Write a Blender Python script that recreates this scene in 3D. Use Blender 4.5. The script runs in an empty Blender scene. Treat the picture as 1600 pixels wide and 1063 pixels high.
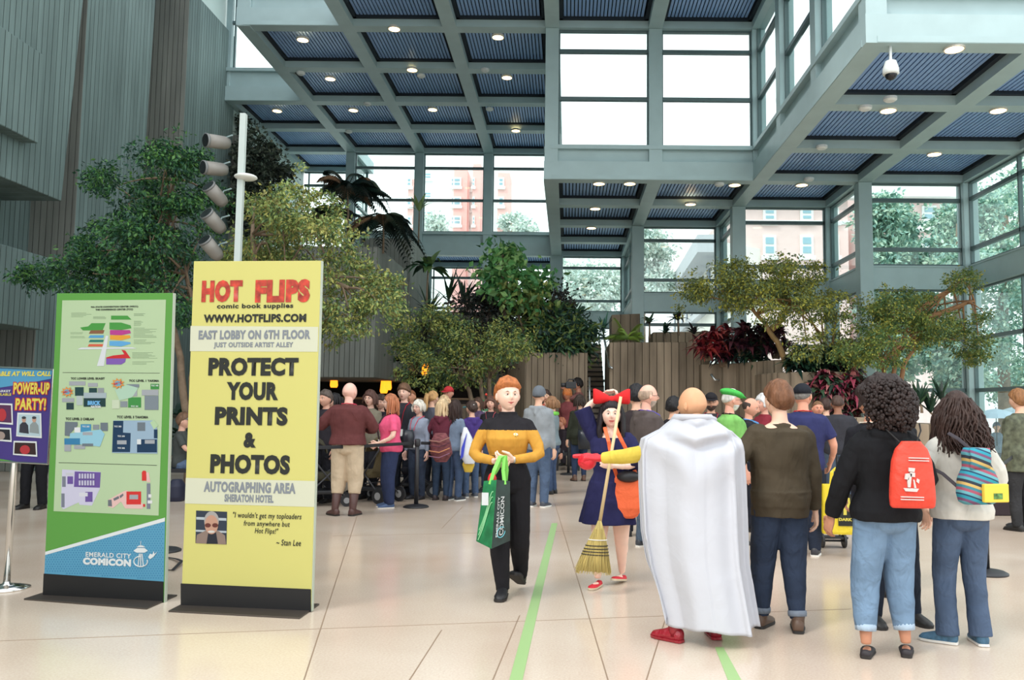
import bpy, bmesh, math, random
import numpy as np
from mathutils import Vector, Matrix, noise
random.seed(7); RNG = np.random.default_rng(7)
R = math.radians; PI = math.pi
sc = bpy.context.scene
COL = sc.collection
# ---------------------------------------------------------------- camera model
F = 1300.0; PX, PY = 888.0, 531.5; TH = math.atan(106.5 / 1300); RO = 0.008
CAM = Vector((0, 0, 1.5))
FW = Vector((0, math.cos(TH), math.sin(TH))); UP0 = Vector((0, -math.sin(TH), math.cos(TH))); RT0 = Vector((1, 0, 0))
CR = RT0 * math.cos(RO) + UP0 * math.sin(RO); CU = UP0 * math.cos(RO) - RT0 * math.sin(RO)
def ray(x, y): return FW + CR * ((x - PX) / F) + CU * ((PY - y) / F)
def at(x, y, Y):
    d = ray(x, y); return CAM + d * (Y / d.y)
def onz(x, y, z=0.0):
    d = ray(x, y); return CAM + d * ((z - CAM.z) / d.z)
def onx(x, y, X):
    d = ray(x, y); return CAM + d * (X / d.x)
cd = bpy.data.cameras.new('camera'); cam = bpy.data.objects.new('camera', cd); COL.objects.link(cam)
M3 = Matrix((CR, CU, -FW)).transposed()
cam.matrix_world = Matrix.Translation(CAM) @ M3.to_4x4()
cd.sensor_width = 36; cd.lens = 36 * F / 1600; cd.shift_x = -88 / 1600; cd.clip_end = 600
sc.camera = cam
# ---------------------------------------------------------------- materials
MATS = {}
def srgb(c):
    return tuple(((v / 255) / 12.92 if v / 255 <= .04045 else ((v / 255 + .055) / 1.055) ** 2.4) for v in c)
def mat(key, col=(128, 128, 128), rough=.6, metal=0., bump=None, spec=.5, emit=None, vary=None, trans=0., fabric=None, sub=0.):
    """col in sRGB bytes; bump=(scale, distance[, stretch]); vary=(scale, amount) tonal noise"""
    if key in MATS: return MATS[key]
    m = bpy.data.materials.new(key); m.use_nodes = True; nt = m.node_tree; N = nt.nodes; L = nt.links
    b = N['Principled BSDF']; c = srgb(col)
    b.inputs['Base Color'].default_value = (*c, 1); b.inputs['Roughness'].default_value = rough; b.inputs['Metallic'].default_value = metal
    b.inputs['Specular IOR Level'].default_value = spec
    if emit: b.inputs['Emission Color'].default_value = (*srgb(emit[0]), 1); b.inputs['Emission Strength'].default_value = emit[1]
    if trans: b.inputs['Transmission Weight'].default_value = trans
    if sub: b.inputs['Subsurface Weight'].default_value = sub; b.inputs['Subsurface Radius'].default_value = (.02, .008, .004); b.inputs['Subsurface Scale'].default_value = .5
    if vary or bump or fabric:
        tc = N.new('ShaderNodeTexCoord')
    if vary:
        mp = N.new('ShaderNodeMapping'); L.new(tc.outputs['Object'], mp.inputs[0])
        if len(vary) > 2: mp.inputs['Scale'].default_value = vary[2]
        n = N.new('ShaderNodeTexNoise'); n.inputs['Scale'].default_value = vary[0]; n.inputs['Detail'].default_value = 5; L.new(mp.outputs[0], n.inputs['Vector'])
        r = N.new('ShaderNodeMapRange'); r.inputs['From Min'].default_value = .3; r.inputs['From Max'].default_value = .7
        r.inputs['To Min'].default_value = 1 - vary[1]; r.inputs['To Max'].default_value = 1 + vary[1]; L.new(n.outputs[0], r.inputs[0])
        h = N.new('ShaderNodeVectorMath'); h.operation = 'SCALE'; h.inputs[0].default_value = c; L.new(r.outputs[0], h.inputs['Scale']); L.new(h.outputs[0], b.inputs['Base Color'])
    last = None
    if bump:
        mp = N.new('ShaderNodeMapping'); L.new(tc.outputs['Object'], mp.inputs[0])
        if len(bump) > 2: mp.inputs['Scale'].default_value = bump[2]
        n = N.new('ShaderNodeTexNoise'); n.inputs['Scale'].default_value = bump[0]; n.inputs['Detail'].default_value = 3; n.inputs['Distortion'].default_value = .6; L.new(mp.outputs[0], n.inputs['Vector'])
        bp = N.new('ShaderNodeBump'); bp.inputs['Strength'].default_value = 1; bp.inputs['Distance'].default_value = bump[1]; L.new(n.outputs[0], bp.inputs['Height']); L.new(bp.outputs[0], b.inputs['Normal']); last = bp
    MATS[key] = m; return m
def desat(c, k):
    g = sum(c) / 3; return tuple(int(round(v + (g - v) * k)) for v in c)
def cloth(col, wr=.03, rough=.85, key=None):
    col = desat(col, .10)
    return mat(key or 'cloth_%d_%d_%d_%g' % (*col, wr), col, rough, bump=(7, wr, (1, 1, .55)), spec=.2, vary=(9, .10))
def denim(col):
    col = desat(col, .42); return mat('denim_%d_%d_%d' % col, col, .85, bump=(9, .035, (1, 1, .7)), spec=.15, vary=(5, .22))
def skin(col=(228, 178, 152)): return mat('skin_%d_%d_%d' % col, col, .5, spec=.35, sub=.12, vary=(14, .05))
def hairm(col): return mat('hair_%d_%d_%d' % col, col, .55, spec=.35, bump=(60, .012, (1, 1, .12)), vary=(30, .35, (1, 1, .15)))
def plankmat(key, col, axis, w=.28, amt=.16, rough=.85, stain=.25):
    if key in MATS: return MATS[key]
    m = bpy.data.materials.new(key); m.use_nodes = True; nt = m.node_tree; N = nt.nodes; L = nt.links; b = N['Principled BSDF']
    b.inputs['Roughness'].default_value = rough; b.inputs['Specular IOR Level'].default_value = .2
    tc = N.new('ShaderNodeTexCoord'); sp = N.new('ShaderNodeSeparateXYZ'); L.new(tc.outputs['Object'], sp.inputs[0])
    def mth(op, a, bb=None, cl=False):
        n = N.new('ShaderNodeMath'); n.operation = op; n.use_clamp = cl
        for i, v in ((0, a), (1, bb)):
            if v is None: continue
            if isinstance(v, (int, float)): n.inputs[i].default_value = v
            else: L.new(v, n.inputs[i])
        return n.outputs[0]
    src = sp.outputs['XYZ'.index(axis)] if axis in 'XYZ' else mth('ADD', mth('MULTIPLY', sp.outputs[0], 1.0), sp.outputs[1])
    s = mth('DIVIDE', src, w); fr = mth('FRACT', s); fl = mth('FLOOR', s)
    wn = N.new('ShaderNodeTexWhiteNoise'); wn.noise_dimensions = '1D'; L.new(fl, wn.inputs['W'])
    e = mth('ABSOLUTE', mth('SUBTRACT', fr, .5)); groove = mth('MULTIPLY', mth('SUBTRACT', e, .44), 16, True)
    mp = N.new('ShaderNodeMapping'); mp.inputs['Scale'].default_value = (1.6, 1.6, .25); L.new(tc.outputs['Object'], mp.inputs[0])
    n1 = N.new('ShaderNodeTexNoise'); n1.inputs['Scale'].default_value = 1.7; n1.inputs['Detail'].default_value = 7; L.new(mp.outputs[0], n1.inputs['Vector'])
    mp2 = N.new('ShaderNodeMapping'); mp2.inputs['Scale'].default_value = (14, 14, .5); L.new(tc.outputs['Object'], mp2.inputs[0])
    n2 = N.new('ShaderNodeTexNoise'); n2.inputs['Scale'].default_value = 1.5; n2.inputs['Detail'].default_value = 4; L.new(mp2.outputs[0], n2.inputs['Vector'])
    t = mth('ADD', mth('MULTIPLY', mth('SUBTRACT', wn.outputs['Value'], .5), amt * 2), mth('MULTIPLY', mth('SUBTRACT', n1.outputs[0], .5), stain * 2.2))
    t = mth('ADD', t, mth('MULTIPLY', mth('SUBTRACT', n2.outputs[0], .5), .3))
    t = mth('MULTIPLY', mth('ADD', t, 1.0), mth('SUBTRACT', 1.0, mth('MULTIPLY', mth('MULTIPLY', groove, .42), mth('ADD', wn.outputs['Value'], .35))))
    h = N.new('ShaderNodeVectorMath'); h.operation = 'SCALE'; h.inputs[0].default_value = srgb(col); L.new(t, h.inputs['Scale']); L.new(h.outputs[0], b.inputs['Base Color'])
    bp = N.new('ShaderNodeBump'); bp.inputs['Distance'].default_value = .03; L.new(mth('SUBTRACT', mth('MULTIPLY', wn.outputs['Value'], .5), groove), bp.inputs['Height']); L.new(bp.outputs[0], b.inputs['Normal'])
    MATS[key] = m; return m
# ---------------------------------------------------------------- mesh building
class MB:
    def __init__(s): s.v = []; s.f = []; s.m = []; s.n = 0
    def add(s, vs, fs, mi=0):
        s.v.extend([tuple(v) for v in vs]); o = s.n; s.n += len(vs)
        for f in fs: s.f.append(tuple(i + o for i in f)); s.m.append(mi)
        return s
    def box(s, lo, hi, mi=0, M=None):
        x0, y0, z0 = lo; x1, y1, z1 = hi
        vs = [(x0,y0,z0),(x1,y0,z0),(x1,y1,z0),(x0,y1,z0),(x0,y0,z1),(x1,y0,z1),(x1,y1,z1),(x0,y1,z1)]
        if M is not None: vs = [M @ Vector(v) for v in vs]
        return s.add(vs, [(0,3,2,1),(4,5,6,7),(0,1,5,4),(1,2,6,5),(2,3,7,6),(3,0,4,7)], mi)
    def prism(s, pts, ext, mi=0):
        """pts: coplanar polygon (3D), ext: extrusion vector"""
        n = len(pts); e = Vector(ext); vs = [Vector(p) for p in pts] + [Vector(p) + e for p in pts]
        return s.add(vs, [tuple(range(n))[::-1], tuple(range(n, 2 * n))] + [(i, (i + 1) % n, n + (i + 1) % n, n + i) for i in range(n)], mi)
    def poly(s, pts, mi=0): return s.add(pts, [tuple(range(len(pts)))], mi)
    def loft(s, rings, cap=True, mi=0, closed=False):
        n = len(rings[0]); vs = [p for r in rings for p in r]; fs = []
        k = len(rings)
        for i in range(k - 1 + (1 if closed else 0)):
            a = i * n; b = ((i + 1) % k) * n
            for j in range(n): fs.append((a + j, a + (j + 1) % n, b + (j + 1) % n, b + j))
        if cap and not closed: fs.append(tuple(range(n))[::-1]); fs.append(tuple((k - 1) * n + j for j in range(n)))
        return s.add(vs, fs, mi)
    def tube(s, pts, rad, n=8, cap=True, mi=0, flat=None):
        """rad number or list (or (rx, ry) pairs); frames carried along the path"""
        pts = [Vector(p) for p in pts]; k = len(pts)
        if not isinstance(rad, (list, tuple)): rad = [rad] * k
        rings = []; up = None
        for i, p in enumerate(pts):
            t = (pts[min(i + 1, k - 1)] - pts[max(i - 1, 0)])
            if t.length < 1e-9: t = Vector((0, 0, 1))
            t.normalize()
            if up is None:
                up = Vector(flat) if flat else (Vector((0, 1, 0)) if abs(t.y) < .9 else Vector((1, 0, 0)))
            up = (up - t * up.dot(t)); up = up.normalized() if up.length > 1e-6 else t.orthogonal().normalized()
            sd = t.cross(up)
            r = rad[i]; rx, ry = r if isinstance(r, (tuple, list)) else (r, r)
            rings.append([p + sd * (math.cos(2 * PI * j / n) * rx) + up * (math.sin(2 * PI * j / n) * ry) for j in range(n)])
        return s.loft(rings, cap, mi)
    def ell(s, c, r, M=None, nu=16, nv=10, mi=0):
        c = Vector(c); vs = []; fs = []
        if not isinstance(r, (tuple, list)): r = (r, r, r)
        for i in range(nv + 1):
            a = PI * i / nv
            for j in range(nu):
                b = 2 * PI * j / nu; q = Vector((math.sin(a) * math.cos(b) * r[0], math.sin(a) * math.sin(b) * r[1], math.cos(a) * r[2]))
                if M is not None: q = M @ q
                vs.append(c + q)
        for i in range(nv):
            for j in range(nu): fs.append((i * nu + j, (i + 1) * nu + j, (i + 1) * nu + (j + 1) % nu, i * nu + (j + 1) % nu))
        return s.add(vs, fs, mi)
    def cyl(s, a, b, r, n=16, mi=0, r2=None): return s.tube([a, b], [r, r if r2 is None else r2], n, True, mi)
    def lathe(s, prof, c=(0, 0, 0), n=24, mi=0):
        c = Vector(c); return s.loft([[c + Vector((r * math.cos(2 * PI * j / n), r * math.sin(2 * PI * j / n), z)) for j in range(n)] for r, z in prof], True, mi)
    def mesh(s, name='m', weld=False):
        me = bpy.data.meshes.new(name); me.from_pydata(s.v, [], s.f)
        if any(s.m): me.polygons.foreach_set('material_index', s.m)
        me.validate(); me.update(); return me
    def build(s, name, mats, parent=None, smooth=False, bevel=0, M=None, fixn=True):
        me = s.mesh(name)
        if fixn:
            bm = bmesh.new(); bm.from_mesh(me); bmesh.ops.recalc_face_normals(bm, faces=bm.faces); bm.to_mesh(me); bm.free()
        return link(name, me, mats, parent, smooth, bevel)
def link(name, me, mats, parent=None, smooth=False, bevel=0):
    o = bpy.data.objects.new(name, me); COL.objects.link(o); me.name = name
    for m in (mats if isinstance(mats, (list, tuple)) else [mats]): me.materials.append(m)
    if smooth: me.polygons.foreach_set('use_smooth', [True] * len(me.polygons))
    if bevel:
        b = o.modifiers.new('b', 'BEVEL'); b.width = bevel; b.segments = 2; b.limit_method = 'ANGLE'
    if parent is not None: o.parent = parent
    return o
def remesh(mb, voxel, smooth=3, adapt=0, keep=None):
    me = mb.mesh('tmp'); bm = bmesh.new(); bm.from_mesh(me); bmesh.ops.remove_doubles(bm, verts=bm.verts, dist=1e-5); bmesh.ops.recalc_face_normals(bm, faces=bm.faces); bm.to_mesh(me); bm.free()
    o = bpy.data.objects.new('tmp', me); COL.objects.link(o)
    r = o.modifiers.new('r', 'REMESH'); r.mode = 'VOXEL'; r.voxel_size = voxel
    if smooth: s = o.modifiers.new('s', 'SMOOTH'); s.factor = .5; s.iterations = smooth
    dg = bpy.context.evaluated_depsgraph_get(); ev = o.evaluated_get(dg); out = bpy.data.meshes.new_from_object(ev)
    bpy.data.objects.remove(o); bpy.data.meshes.remove(me); out.materials.clear()
    return out
def tag(o, label=None, cat=None, group=None, kind=None):
    if label: o['label'] = label
    if cat: o['category'] = cat
    if group: o['group'] = group
    if kind: o['kind'] = kind
    return o
def empty(name, loc=(0, 0, 0), rz=0, label=None, cat=None, group=None, kind=None):
    o = bpy.data.objects.new(name, None); COL.objects.link(o); o.location = loc; o.rotation_euler = (0, 0, rz); o.empty_display_size = .1
    return tag(o, label, cat, group, kind)
def struct(o): o['kind'] = 'structure'; return o
def textmesh(s, bold=0.0, shear=0.0, font_space=1.0):
    c = bpy.data.curves.new('t', 'FONT'); c.body = s; c.size = 1; c.offset = bold; c.shear = shear; c.space_character = font_space; c.resolution_u = 3; c.align_x = 'LEFT'
    o = bpy.data.objects.new('t', c); COL.objects.link(o); dg = bpy.context.evaluated_depsgraph_get(); dg.update()
    me = bpy.data.meshes.new_from_object(o.evaluated_get(dg)); bpy.data.objects.remove(o); bpy.data.curves.remove(c); me.materials.clear()
    return me
def txt(s, toP, box, m, parent, bold=.02, shear=0, name='lettering', space=1.0, pts=None):
    """fits the string into a box (x0, y0, x1, y1); toP maps the box's coordinates to a 3D point in the parent's frame"""
    me = textmesh(s, bold, shear, space); n = len(me.vertices)
    co = np.empty(n * 3); me.vertices.foreach_get('co', co); co = co.reshape(-1, 3); lo = co.min(0); hi = co.max(0)
    x0, y0, x1, y1 = box; out = []
    for p in co:
        u = (p[0] - lo[0]) / (hi[0] - lo[0] + 1e-9); v = (p[1] - lo[1]) / (hi[1] - lo[1] + 1e-9)
        out.extend(toP(x0 + (x1 - x0) * u, y1 + (y0 - y1) * v))
    me.vertices.foreach_set('co', out); me.update()
    return link(name, me, m, parent)
# ================================================================ world and light
w = bpy.data.worlds.new('world'); sc.world = w; w.use_nodes = True; wn = w.node_tree; wn.nodes.clear()
_o = wn.nodes.new('ShaderNodeOutputWorld'); _b = wn.nodes.new('ShaderNodeBackground'); _t = wn.nodes.new('ShaderNodeTexCoord'); _s = wn.nodes.new('ShaderNodeSeparateXYZ')
_r = wn.nodes.new('ShaderNodeValToRGB'); _r.color_ramp.elements[0].position = .48; _r.color_ramp.elements[0].color = (.45, .50, .50, 1); _r.color_ramp.elements[1].position = .56; _r.color_ramp.elements[1].color = (.93, .98, 1.0, 1)
_m = wn.nodes.new('ShaderNodeMapRange'); _m.inputs['From Min'].default_value = -1; _m.inputs['From Max'].default_value = 1
wn.links.new(_t.outputs['Generated'], _s.inputs[0]); wn.links.new(_s.outputs[2], _m.inputs[0]); wn.links.new(_m.outputs[0], _r.inputs[0]); wn.links.new(_r.outputs[0], _b.inputs[0]); wn.links.new(_b.outputs[0], _o.inputs[0])
_b.inputs['Strength'].default_value = 1.35
sd = bpy.data.lights.new('sun', 'SUN'); sd.energy = .9; sd.angle = R(14); sd.color = (1, .96, .9); so = bpy.data.objects.new('sun', sd); COL.objects.link(so); so.rotation_euler = Vector((.62, .55, -.9)).to_track_quat('-Z', 'Y').to_euler()
sc.view_settings.view_transform = 'Standard'; sc.view_settings.look = 'None'; sc.view_settings.gamma = 1; sc.view_settings.use_curve_mapping = False; sc.view_settings.exposure = .72
# ================================================================ materials of the room
STEEL = mat('steel_paint', (170, 192, 194), .45, vary=(2, .05))
STEELD = mat('window_frame', (92, 112, 114), .45)
LOUV = mat('louvre_blue', (138, 172, 220), .4, .1)
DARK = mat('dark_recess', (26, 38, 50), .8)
CONC_Y = plankmat('board_concrete_y', (114, 132, 130), 'Y', .17, amt=.10, stain=.32)
CONC_X = plankmat('board_concrete_x', (132, 134, 128), 'X', .15, amt=.10, stain=.35)
PLANT_X = plankmat('board_concrete_planter', (154, 137, 118), 'S', .17, amt=.16, stain=.75)
PALE = mat('pale_panel', (196, 214, 208), .5, vary=(.7, .05))
def glassmat():
    m = bpy.data.materials.new('window_glass'); m.use_nodes = True; nt = m.node_tree; N = nt.nodes; L = nt.links; N.clear()
    o = N.new('ShaderNodeOutputMaterial'); t = N.new('ShaderNodeBsdfTransparent'); t.inputs[0].default_value = (.90, .965, .95, 1)
    g = N.new('ShaderNodeBsdfGlossy'); g.inputs['Roughness'].default_value = .03; lw = N.new('ShaderNodeLayerWeight'); lw.inputs[0].default_value = .5; pw = N.new('ShaderNodeMath'); pw.operation = 'POWER'; pw.inputs[1].default_value = 5; L.new(lw.outputs['Facing'], pw.inputs[0])
    f = N.new('ShaderNodeMath'); f.operation = 'MULTIPLY_ADD'; f.inputs[1].default_value = .5; f.inputs[2].default_value = .035; L.new(pw.outputs[0], f.inputs[0]); x = N.new('ShaderNodeMixShader')
    L.new(f.outputs[0], x.inputs[0]); L.new(t.outputs[0], x.inputs[1]); L.new(g.outputs[0], x.inputs[2]); L.new(x.outputs[0], o.inputs[0]); return m
GLASS = glassmat()
# ================================================================ floor
def floormat():
    m = bpy.data.materials.new('polished_floor'); m.use_nodes = True; nt = m.node_tree; N = nt.nodes; L = nt.links; b = N['Principled BSDF']
    tc = N.new('ShaderNodeTexCoord'); n1 = N.new('ShaderNodeTexNoise'); n1.inputs['Scale'].default_value = .55; n1.inputs['Detail'].default_value = 8; L.new(tc.outputs['Object'], n1.inputs['Vector'])
    n2 = N.new('ShaderNodeTexNoise'); n2.inputs['Scale'].default_value = 70; n2.inputs['Detail'].default_value = 3; L.new(tc.outputs['Object'], n2.inputs['Vector'])
    r = N.new('ShaderNodeValToRGB'); r.color_ramp.elements[0].position = .3; r.color_ramp.elements[0].color = (*srgb((196, 175, 156)), 1); r.color_ramp.elements[1].position = .7; r.color_ramp.elements[1].color = (*srgb((214, 198, 182)), 1)
    L.new(n1.outputs[0], r.inputs[0])
    mx = N.new('ShaderNodeMix'); mx.data_type = 'RGBA'; mx.blend_type = 'OVERLAY'; mx.inputs[0].default_value = .22; L.new(r.outputs[0], mx.inputs[6]); L.new(n2.outputs[0], mx.inputs[7]); L.new(mx.outputs[2], b.inputs['Base Color'])
    rr = N.new('ShaderNodeMapRange'); rr.inputs['To Min'].default_value = .12; rr.inputs['To Max'].default_value = .26; L.new(n1.outputs[0], rr.inputs[0]); L.new(rr.outputs[0], b.inputs['Roughness'])
    b.inputs['Specular IOR Level'].default_value = .6
    return m
fl = MB().box((-14, -6, -.2), (16, 37, 0)).build('floor', floormat()); struct(fl)
# saw cut joints in the floor (trims)
jm = mat('floor_joint', (140, 118, 98), .7)
def line_on_floor(a, b, wd, name, m, z=.0015):
    p = onz(*a); q = onz(*b); d = (q - p); d.z = 0; n = Vector((-d.y, d.x, 0)).normalized() * wd / 2
    mb = MB().prism([p - n, p + n, q + n, q - n], (0, 0, z)); return mb.build(name, m)
TR = [0]
def trim(mb, m, smooth=False, bevel=0):
    TR[0] += 1; return struct(mb.build('trim_%d' % TR[0], m, smooth=smooth, bevel=bevel))
for a, b in (((0, 1002), (900, 968)), ((900, 968), (1330, 952)), ((690, 826), (722, 793)), ((640, 1063), (690, 985)), ((770, 1063), (812, 962)), ((1080, 838), (1010, 1063)), ((520, 838), (1200, 824)), ((560, 800), (475, 1063)), ((950, 1063), (862, 770))):
    p = onz(*a); q = onz(*b); d = q - p; n = Vector((-d.y, d.x, 0)).normalized() * .004
    trim(MB().prism([p - n, p + n, q + n, q - n], (0, 0, .0012)), jm)
# ================================================================ grid of the building
GX = lambda k: -.5 + 2.8 * k
GY = lambda j: 22 + 2.81 * j
ZL, ZU = 7.6, 11.8
BW = .19
def ceiling(cells, z, name):
    root = empty(name, (0, 0, z), kind='structure'); cells = set(cells)
    mb = MB(); segs = set()
    for (i, j) in cells:
        segs.add(('x', i, j)); segs.add(('x', i, j + 1)); segs.add(('y', i, j)); segs.add(('y', i + 1, j))
    for (t, i, j) in segs:
        if t == 'x': mb.box((GX(i) + BW, GY(j) - BW, 0), (GX(i + 1) - BW, GY(j) + BW, .5))
        else: mb.box((GX(i) - BW, GY(j) + BW, 0), (GX(i) + BW, GY(j + 1) - BW, .5))
    for (i, j) in {(a + c, b + d) for (a, b) in cells for c in (0, 1) for d in (0, 1)}: mb.box((GX(i) - BW, GY(j) - BW, 0), (GX(i) + BW, GY(j) + BW, .5))
    mb.build('beam_grid', STEEL, root)
    for (i, j) in sorted(cells):
        p = MB(); x0, x1, y0, y1 = GX(i) + BW, GX(i + 1) - BW, GY(j) + BW, GY(j + 1) - BW
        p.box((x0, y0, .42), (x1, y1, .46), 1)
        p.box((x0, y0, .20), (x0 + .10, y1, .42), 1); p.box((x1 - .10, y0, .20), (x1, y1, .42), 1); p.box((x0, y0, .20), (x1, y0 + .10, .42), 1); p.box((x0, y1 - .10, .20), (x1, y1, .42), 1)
        n = 22; ww = (x1 - x0 - .24) / n
        for s in range(n):
            xs = x0 + .12 + s * ww
            p.box((xs, y0 + .12, .26), (xs + ww * .70, y1 - .12, .30))
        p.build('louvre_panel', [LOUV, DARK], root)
    return root
upper = [(i, j) for i in (0, 1) for j in (-3, -2, -1)] + [(i, j) for i in (-2, -1) for j in range(-3, 4)] + [(-3, j) for j in range(0, 4)] + [(-4, j) for j in range(2, 5)]
lower = [(0, j) for j in range(0, 4)] + [(1, 0), (1, 1)] + [(2, j) for j in range(-3, 1)] + [(3, j) for j in range(-3, 0)] + [(i, 4) for i in (-3, -2, -1)]
ceiling(upper, ZU, 'ceiling'); ceiling(lower, ZL, 'ceiling')
def roofslab(cells, z):
    mb = MB()
    for (i, j) in cells: mb.box((GX(i), GY(j), z), (GX(i + 1), GY(j + 1), z + .12))
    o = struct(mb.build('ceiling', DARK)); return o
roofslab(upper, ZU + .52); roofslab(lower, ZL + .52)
# high roof over the left void
hr = MB(); hr.box((-14, 13, 16.6), (-8.9, 27.8, 17)); trim(hr, LOUV)
# columns
def column(k, j, z0, z1, w=.18): trim(MB().box((GX(k) - w, GY(j) - w, z0 + (.03 if z0 in (ZL, ZU) else 0)), (GX(k) + w, GY(j) + w, z1 - .006)), STEEL, bevel=.012)
column(0, 0, ZL, ZU); column(1, 0, ZL, ZU); column(2, 0, ZL, ZU); column(2, -1, ZL, ZU); column(2, -2, ZL, ZU + .4); column(2, -3, ZL, ZU + 1.5)
column(3, 0, 0, ZL); column(4, 0, 0, ZL, .2); column(3, 1, 0, ZL); column(2, 1, 0, ZL, .2); column(2, 2, 0, ZL); column(1, 2, 0, ZL, .2); column(1, 4, 0, ZL); column(0, 4, 0, ZU, .26)
column(-1, 4, ZL, ZU); column(-2, 4, ZL, ZU); column(-3, 4, 5, ZU); column(-1, 4, 4, ZL); column(-2, 4, 4, ZL); column(-3, 0, ZU - .02, 17); column(-3, 2, ZU, 17, .12); column(-4, 2, ZU, 17, .1)
column(4, -2, 0, ZL, .2); column(4, -4, 0, ZL, .2); column(0, 5, 0, ZL); column(-1, 5, 0, ZL, .1); column(-2, 5, 0, ZL, .1)
# I-beams (recessed web between flanges)
def ibeam(a, b, z0, z1, fw=.20, ft=.11, wt=.06):
    a = Vector((a[0], a[1], 0)); b = Vector((b[0], b[1], 0)); d = (b - a).normalized(); n = Vector((-d.y, d.x, 0)); mb = MB()
    for (w_, p, q) in ((fw, z0, z0 + ft), (fw, z1 - ft, z1), (wt, z0 + ft, z1 - ft)):
        mb.prism([a - n * w_ + Vector((0, 0, p)), a + n * w_ + Vector((0, 0, p)), b + n * w_ + Vector((0, 0, p)), b - n * w_ + Vector((0, 0, p))], (0, 0, q - p))
    trim(mb, STEEL)
def kj(k, j): return (GX(k), GY(j))
for a, b in ((kj(0, 0), kj(2, 0)), (kj(2, 0), kj(2, -3)), (kj(2, -3), kj(5, -3)), (kj(-3, 4), kj(0, 4)), (kj(0, 0), kj(0, 4))): ibeam(a, b, ZL + .01, 8.55)
ibeam(kj(-3, 0), kj(-2, 0), ZU + .01, 12.85); ibeam(kj(-4, 2), kj(-3, 2), ZU + .01, 12.95)
for a, b in ((kj(4, 0), kj(3, 0)), (kj(4, 0), kj(4, -4)), (kj(3, 0), kj(3, 1)), (kj(3, 1), kj(2, 1)), (kj(2, 1), kj(2, 2)), (kj(2, 2), kj(1, 2)), (kj(1, 2), kj(1, 4)), (kj(1, 4), kj(0, 4)), (kj(0, 4), kj(0, 5)), (kj(0, 5), kj(-3, 5))):
    ibeam(a, b, 4.72, 5.35, .12, .04, .10)
# windows
WN = [0]
def window(a, b, z0, z1, tr=(), off=.0, mull=()):
    WN[0] += 1; a = Vector((a[0], a[1], 0)); b = Vector((b[0], b[1], 0)); L = (b - a).length; ang = math.atan2(b.y - a.y, b.x - a.x)
    r = empty('window_%d' % WN[0], (a.x, a.y, z0), ang, kind='structure'); H = z1 - z0; m = MB(); t = .05
    m.box((0, -t, 0), (L, t, t)); m.box((0, -t, H - t), (L, t, H)); m.box((.17, -t, t), (.17 + t, t, H - t)); m.box((L - .17 - t, -t, t), (L - .17, t, H - t))
    for z in tr: m.box((0, -t - .02, z - z0 - .05), (L, t, z - z0 + .05))
    for f_ in mull: m.box((L * f_ - .03, -t, 0), (L * f_ + .03, t, H))
    m.build('window_frame', STEELD, r)
    MB().box((.02, -.006, .03), (L - .02, .006, H - .03)).build('pane', GLASS, r)
    return r
TU = (11.2, 9.87)
for k in (0, 1): window(kj(k, 0), kj(k + 1, 0), 8.55, ZU, TU)
for j in (-3, -2, -1): window(kj(2, j), kj(2, j + 1), 8.55, ZU + .4, TU)
for j in range(0, 4): window(kj(0, j), kj(0, j + 1), 8.55, ZU, TU)
for k in (-3, -2, -1): window(kj(k, 4), kj(k + 1, 4), 8.55, ZU, TU)
window(kj(-4, 2), kj(-3, 2), 12.95, 16.6, (14.6,)); window(kj(-3, 0), kj(-2, 0), 12.85, 16.6, (14.6,)); window(kj(-4, 5), kj(-3, 5), 5.35, ZU, TU); window(kj(-3, 4), kj(-3, 5), 8.55, ZU, TU)
per = [(4, 0, 3, 0), (3, 0, 3, 1), (3, 1, 2, 1), (2, 1, 2, 2), (2, 2, 1, 2), (1, 2, 1, 3), (1, 3, 1, 4), (1, 4, 0, 4), (0, 4, 0, 5), (0, 5, -1, 5), (-1, 5, -2, 5), (-2, 5, -3, 5), (4, -1, 4, 0), (4, -2, 4, -1), (4, -3, 4, -2), (4, -4, 4, -3)]
for (a, b, c, d) in per:
    window(kj(a, b), kj(c, d), 5.35, ZL, (7.14, 5.8))
    window(kj(a, b), kj(c, d), .1, 4.72, (3.4, 2.05) if a >= 3 else (4.3, 2.6))
# ================================================================ concrete on the left
def blk(x0, x1, y0, y1, z0, z1, m=None, skew=0):
    mb = MB(); vs = [(x0, y0, z0), (x1, y0, z0), (x1, y1, z0), (x0, y1, z0), (x0, y0, z1), (x1, y0, z1), (x1, y1 - skew, z1), (x0, y1 - skew, z1)]
    mb.add(vs, [(0,3,2,1),(4,5,6,7),(0,1,5,4),(1,2,6,5),(2,3,7,6),(3,0,4,7)], 0)
    mb.m = [0, 0, 1, 0, 1, 0]; return mb
def wall(name, mb, mats=None): return struct(mb.build(name, mats or [CONC_Y, CONC_X], bevel=.02))
wall('wall_left', blk(-14.2, -13.0, -6, 28, 0, 15))
wall('wall_left', blk(-14, -11.05, 6, 17.8, 5.9, 15.5, skew=-.75))
wall('wall_left', blk(-14, -10.75, 6, 16.45, 6.75, 8.6))
wall('wall_left', blk(-14, -11.9, 19.75, 22.7, 4.55, 15.5, skew=-.35))
wall('wall_left', blk(-14, -11.95, 18.6, 22.5, 0, 4.56))
wall('wall_left', blk(-14, -11.4, 9, 18.0, 3.1, 4.7))
wall('wall_left', blk(-14, -11.2, 9, 15.9, 3.7, 4.65))
wall('wall_left', blk(-14, -11.5, 6, 14.6, 0, 2.4))
wall('wall_left', blk(-14, -11.7, 24.6, 28.2, 0, 14.3))
wall('wall_left', MB().box((-12.1, 28.2, 0), (-11.75, 36.1, 12.6)), [PALE])
wall('wall_left', MB().box((-12.1, 24.75, 11), (-11.9, 28.2, 16.6)), [PALE])
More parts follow.
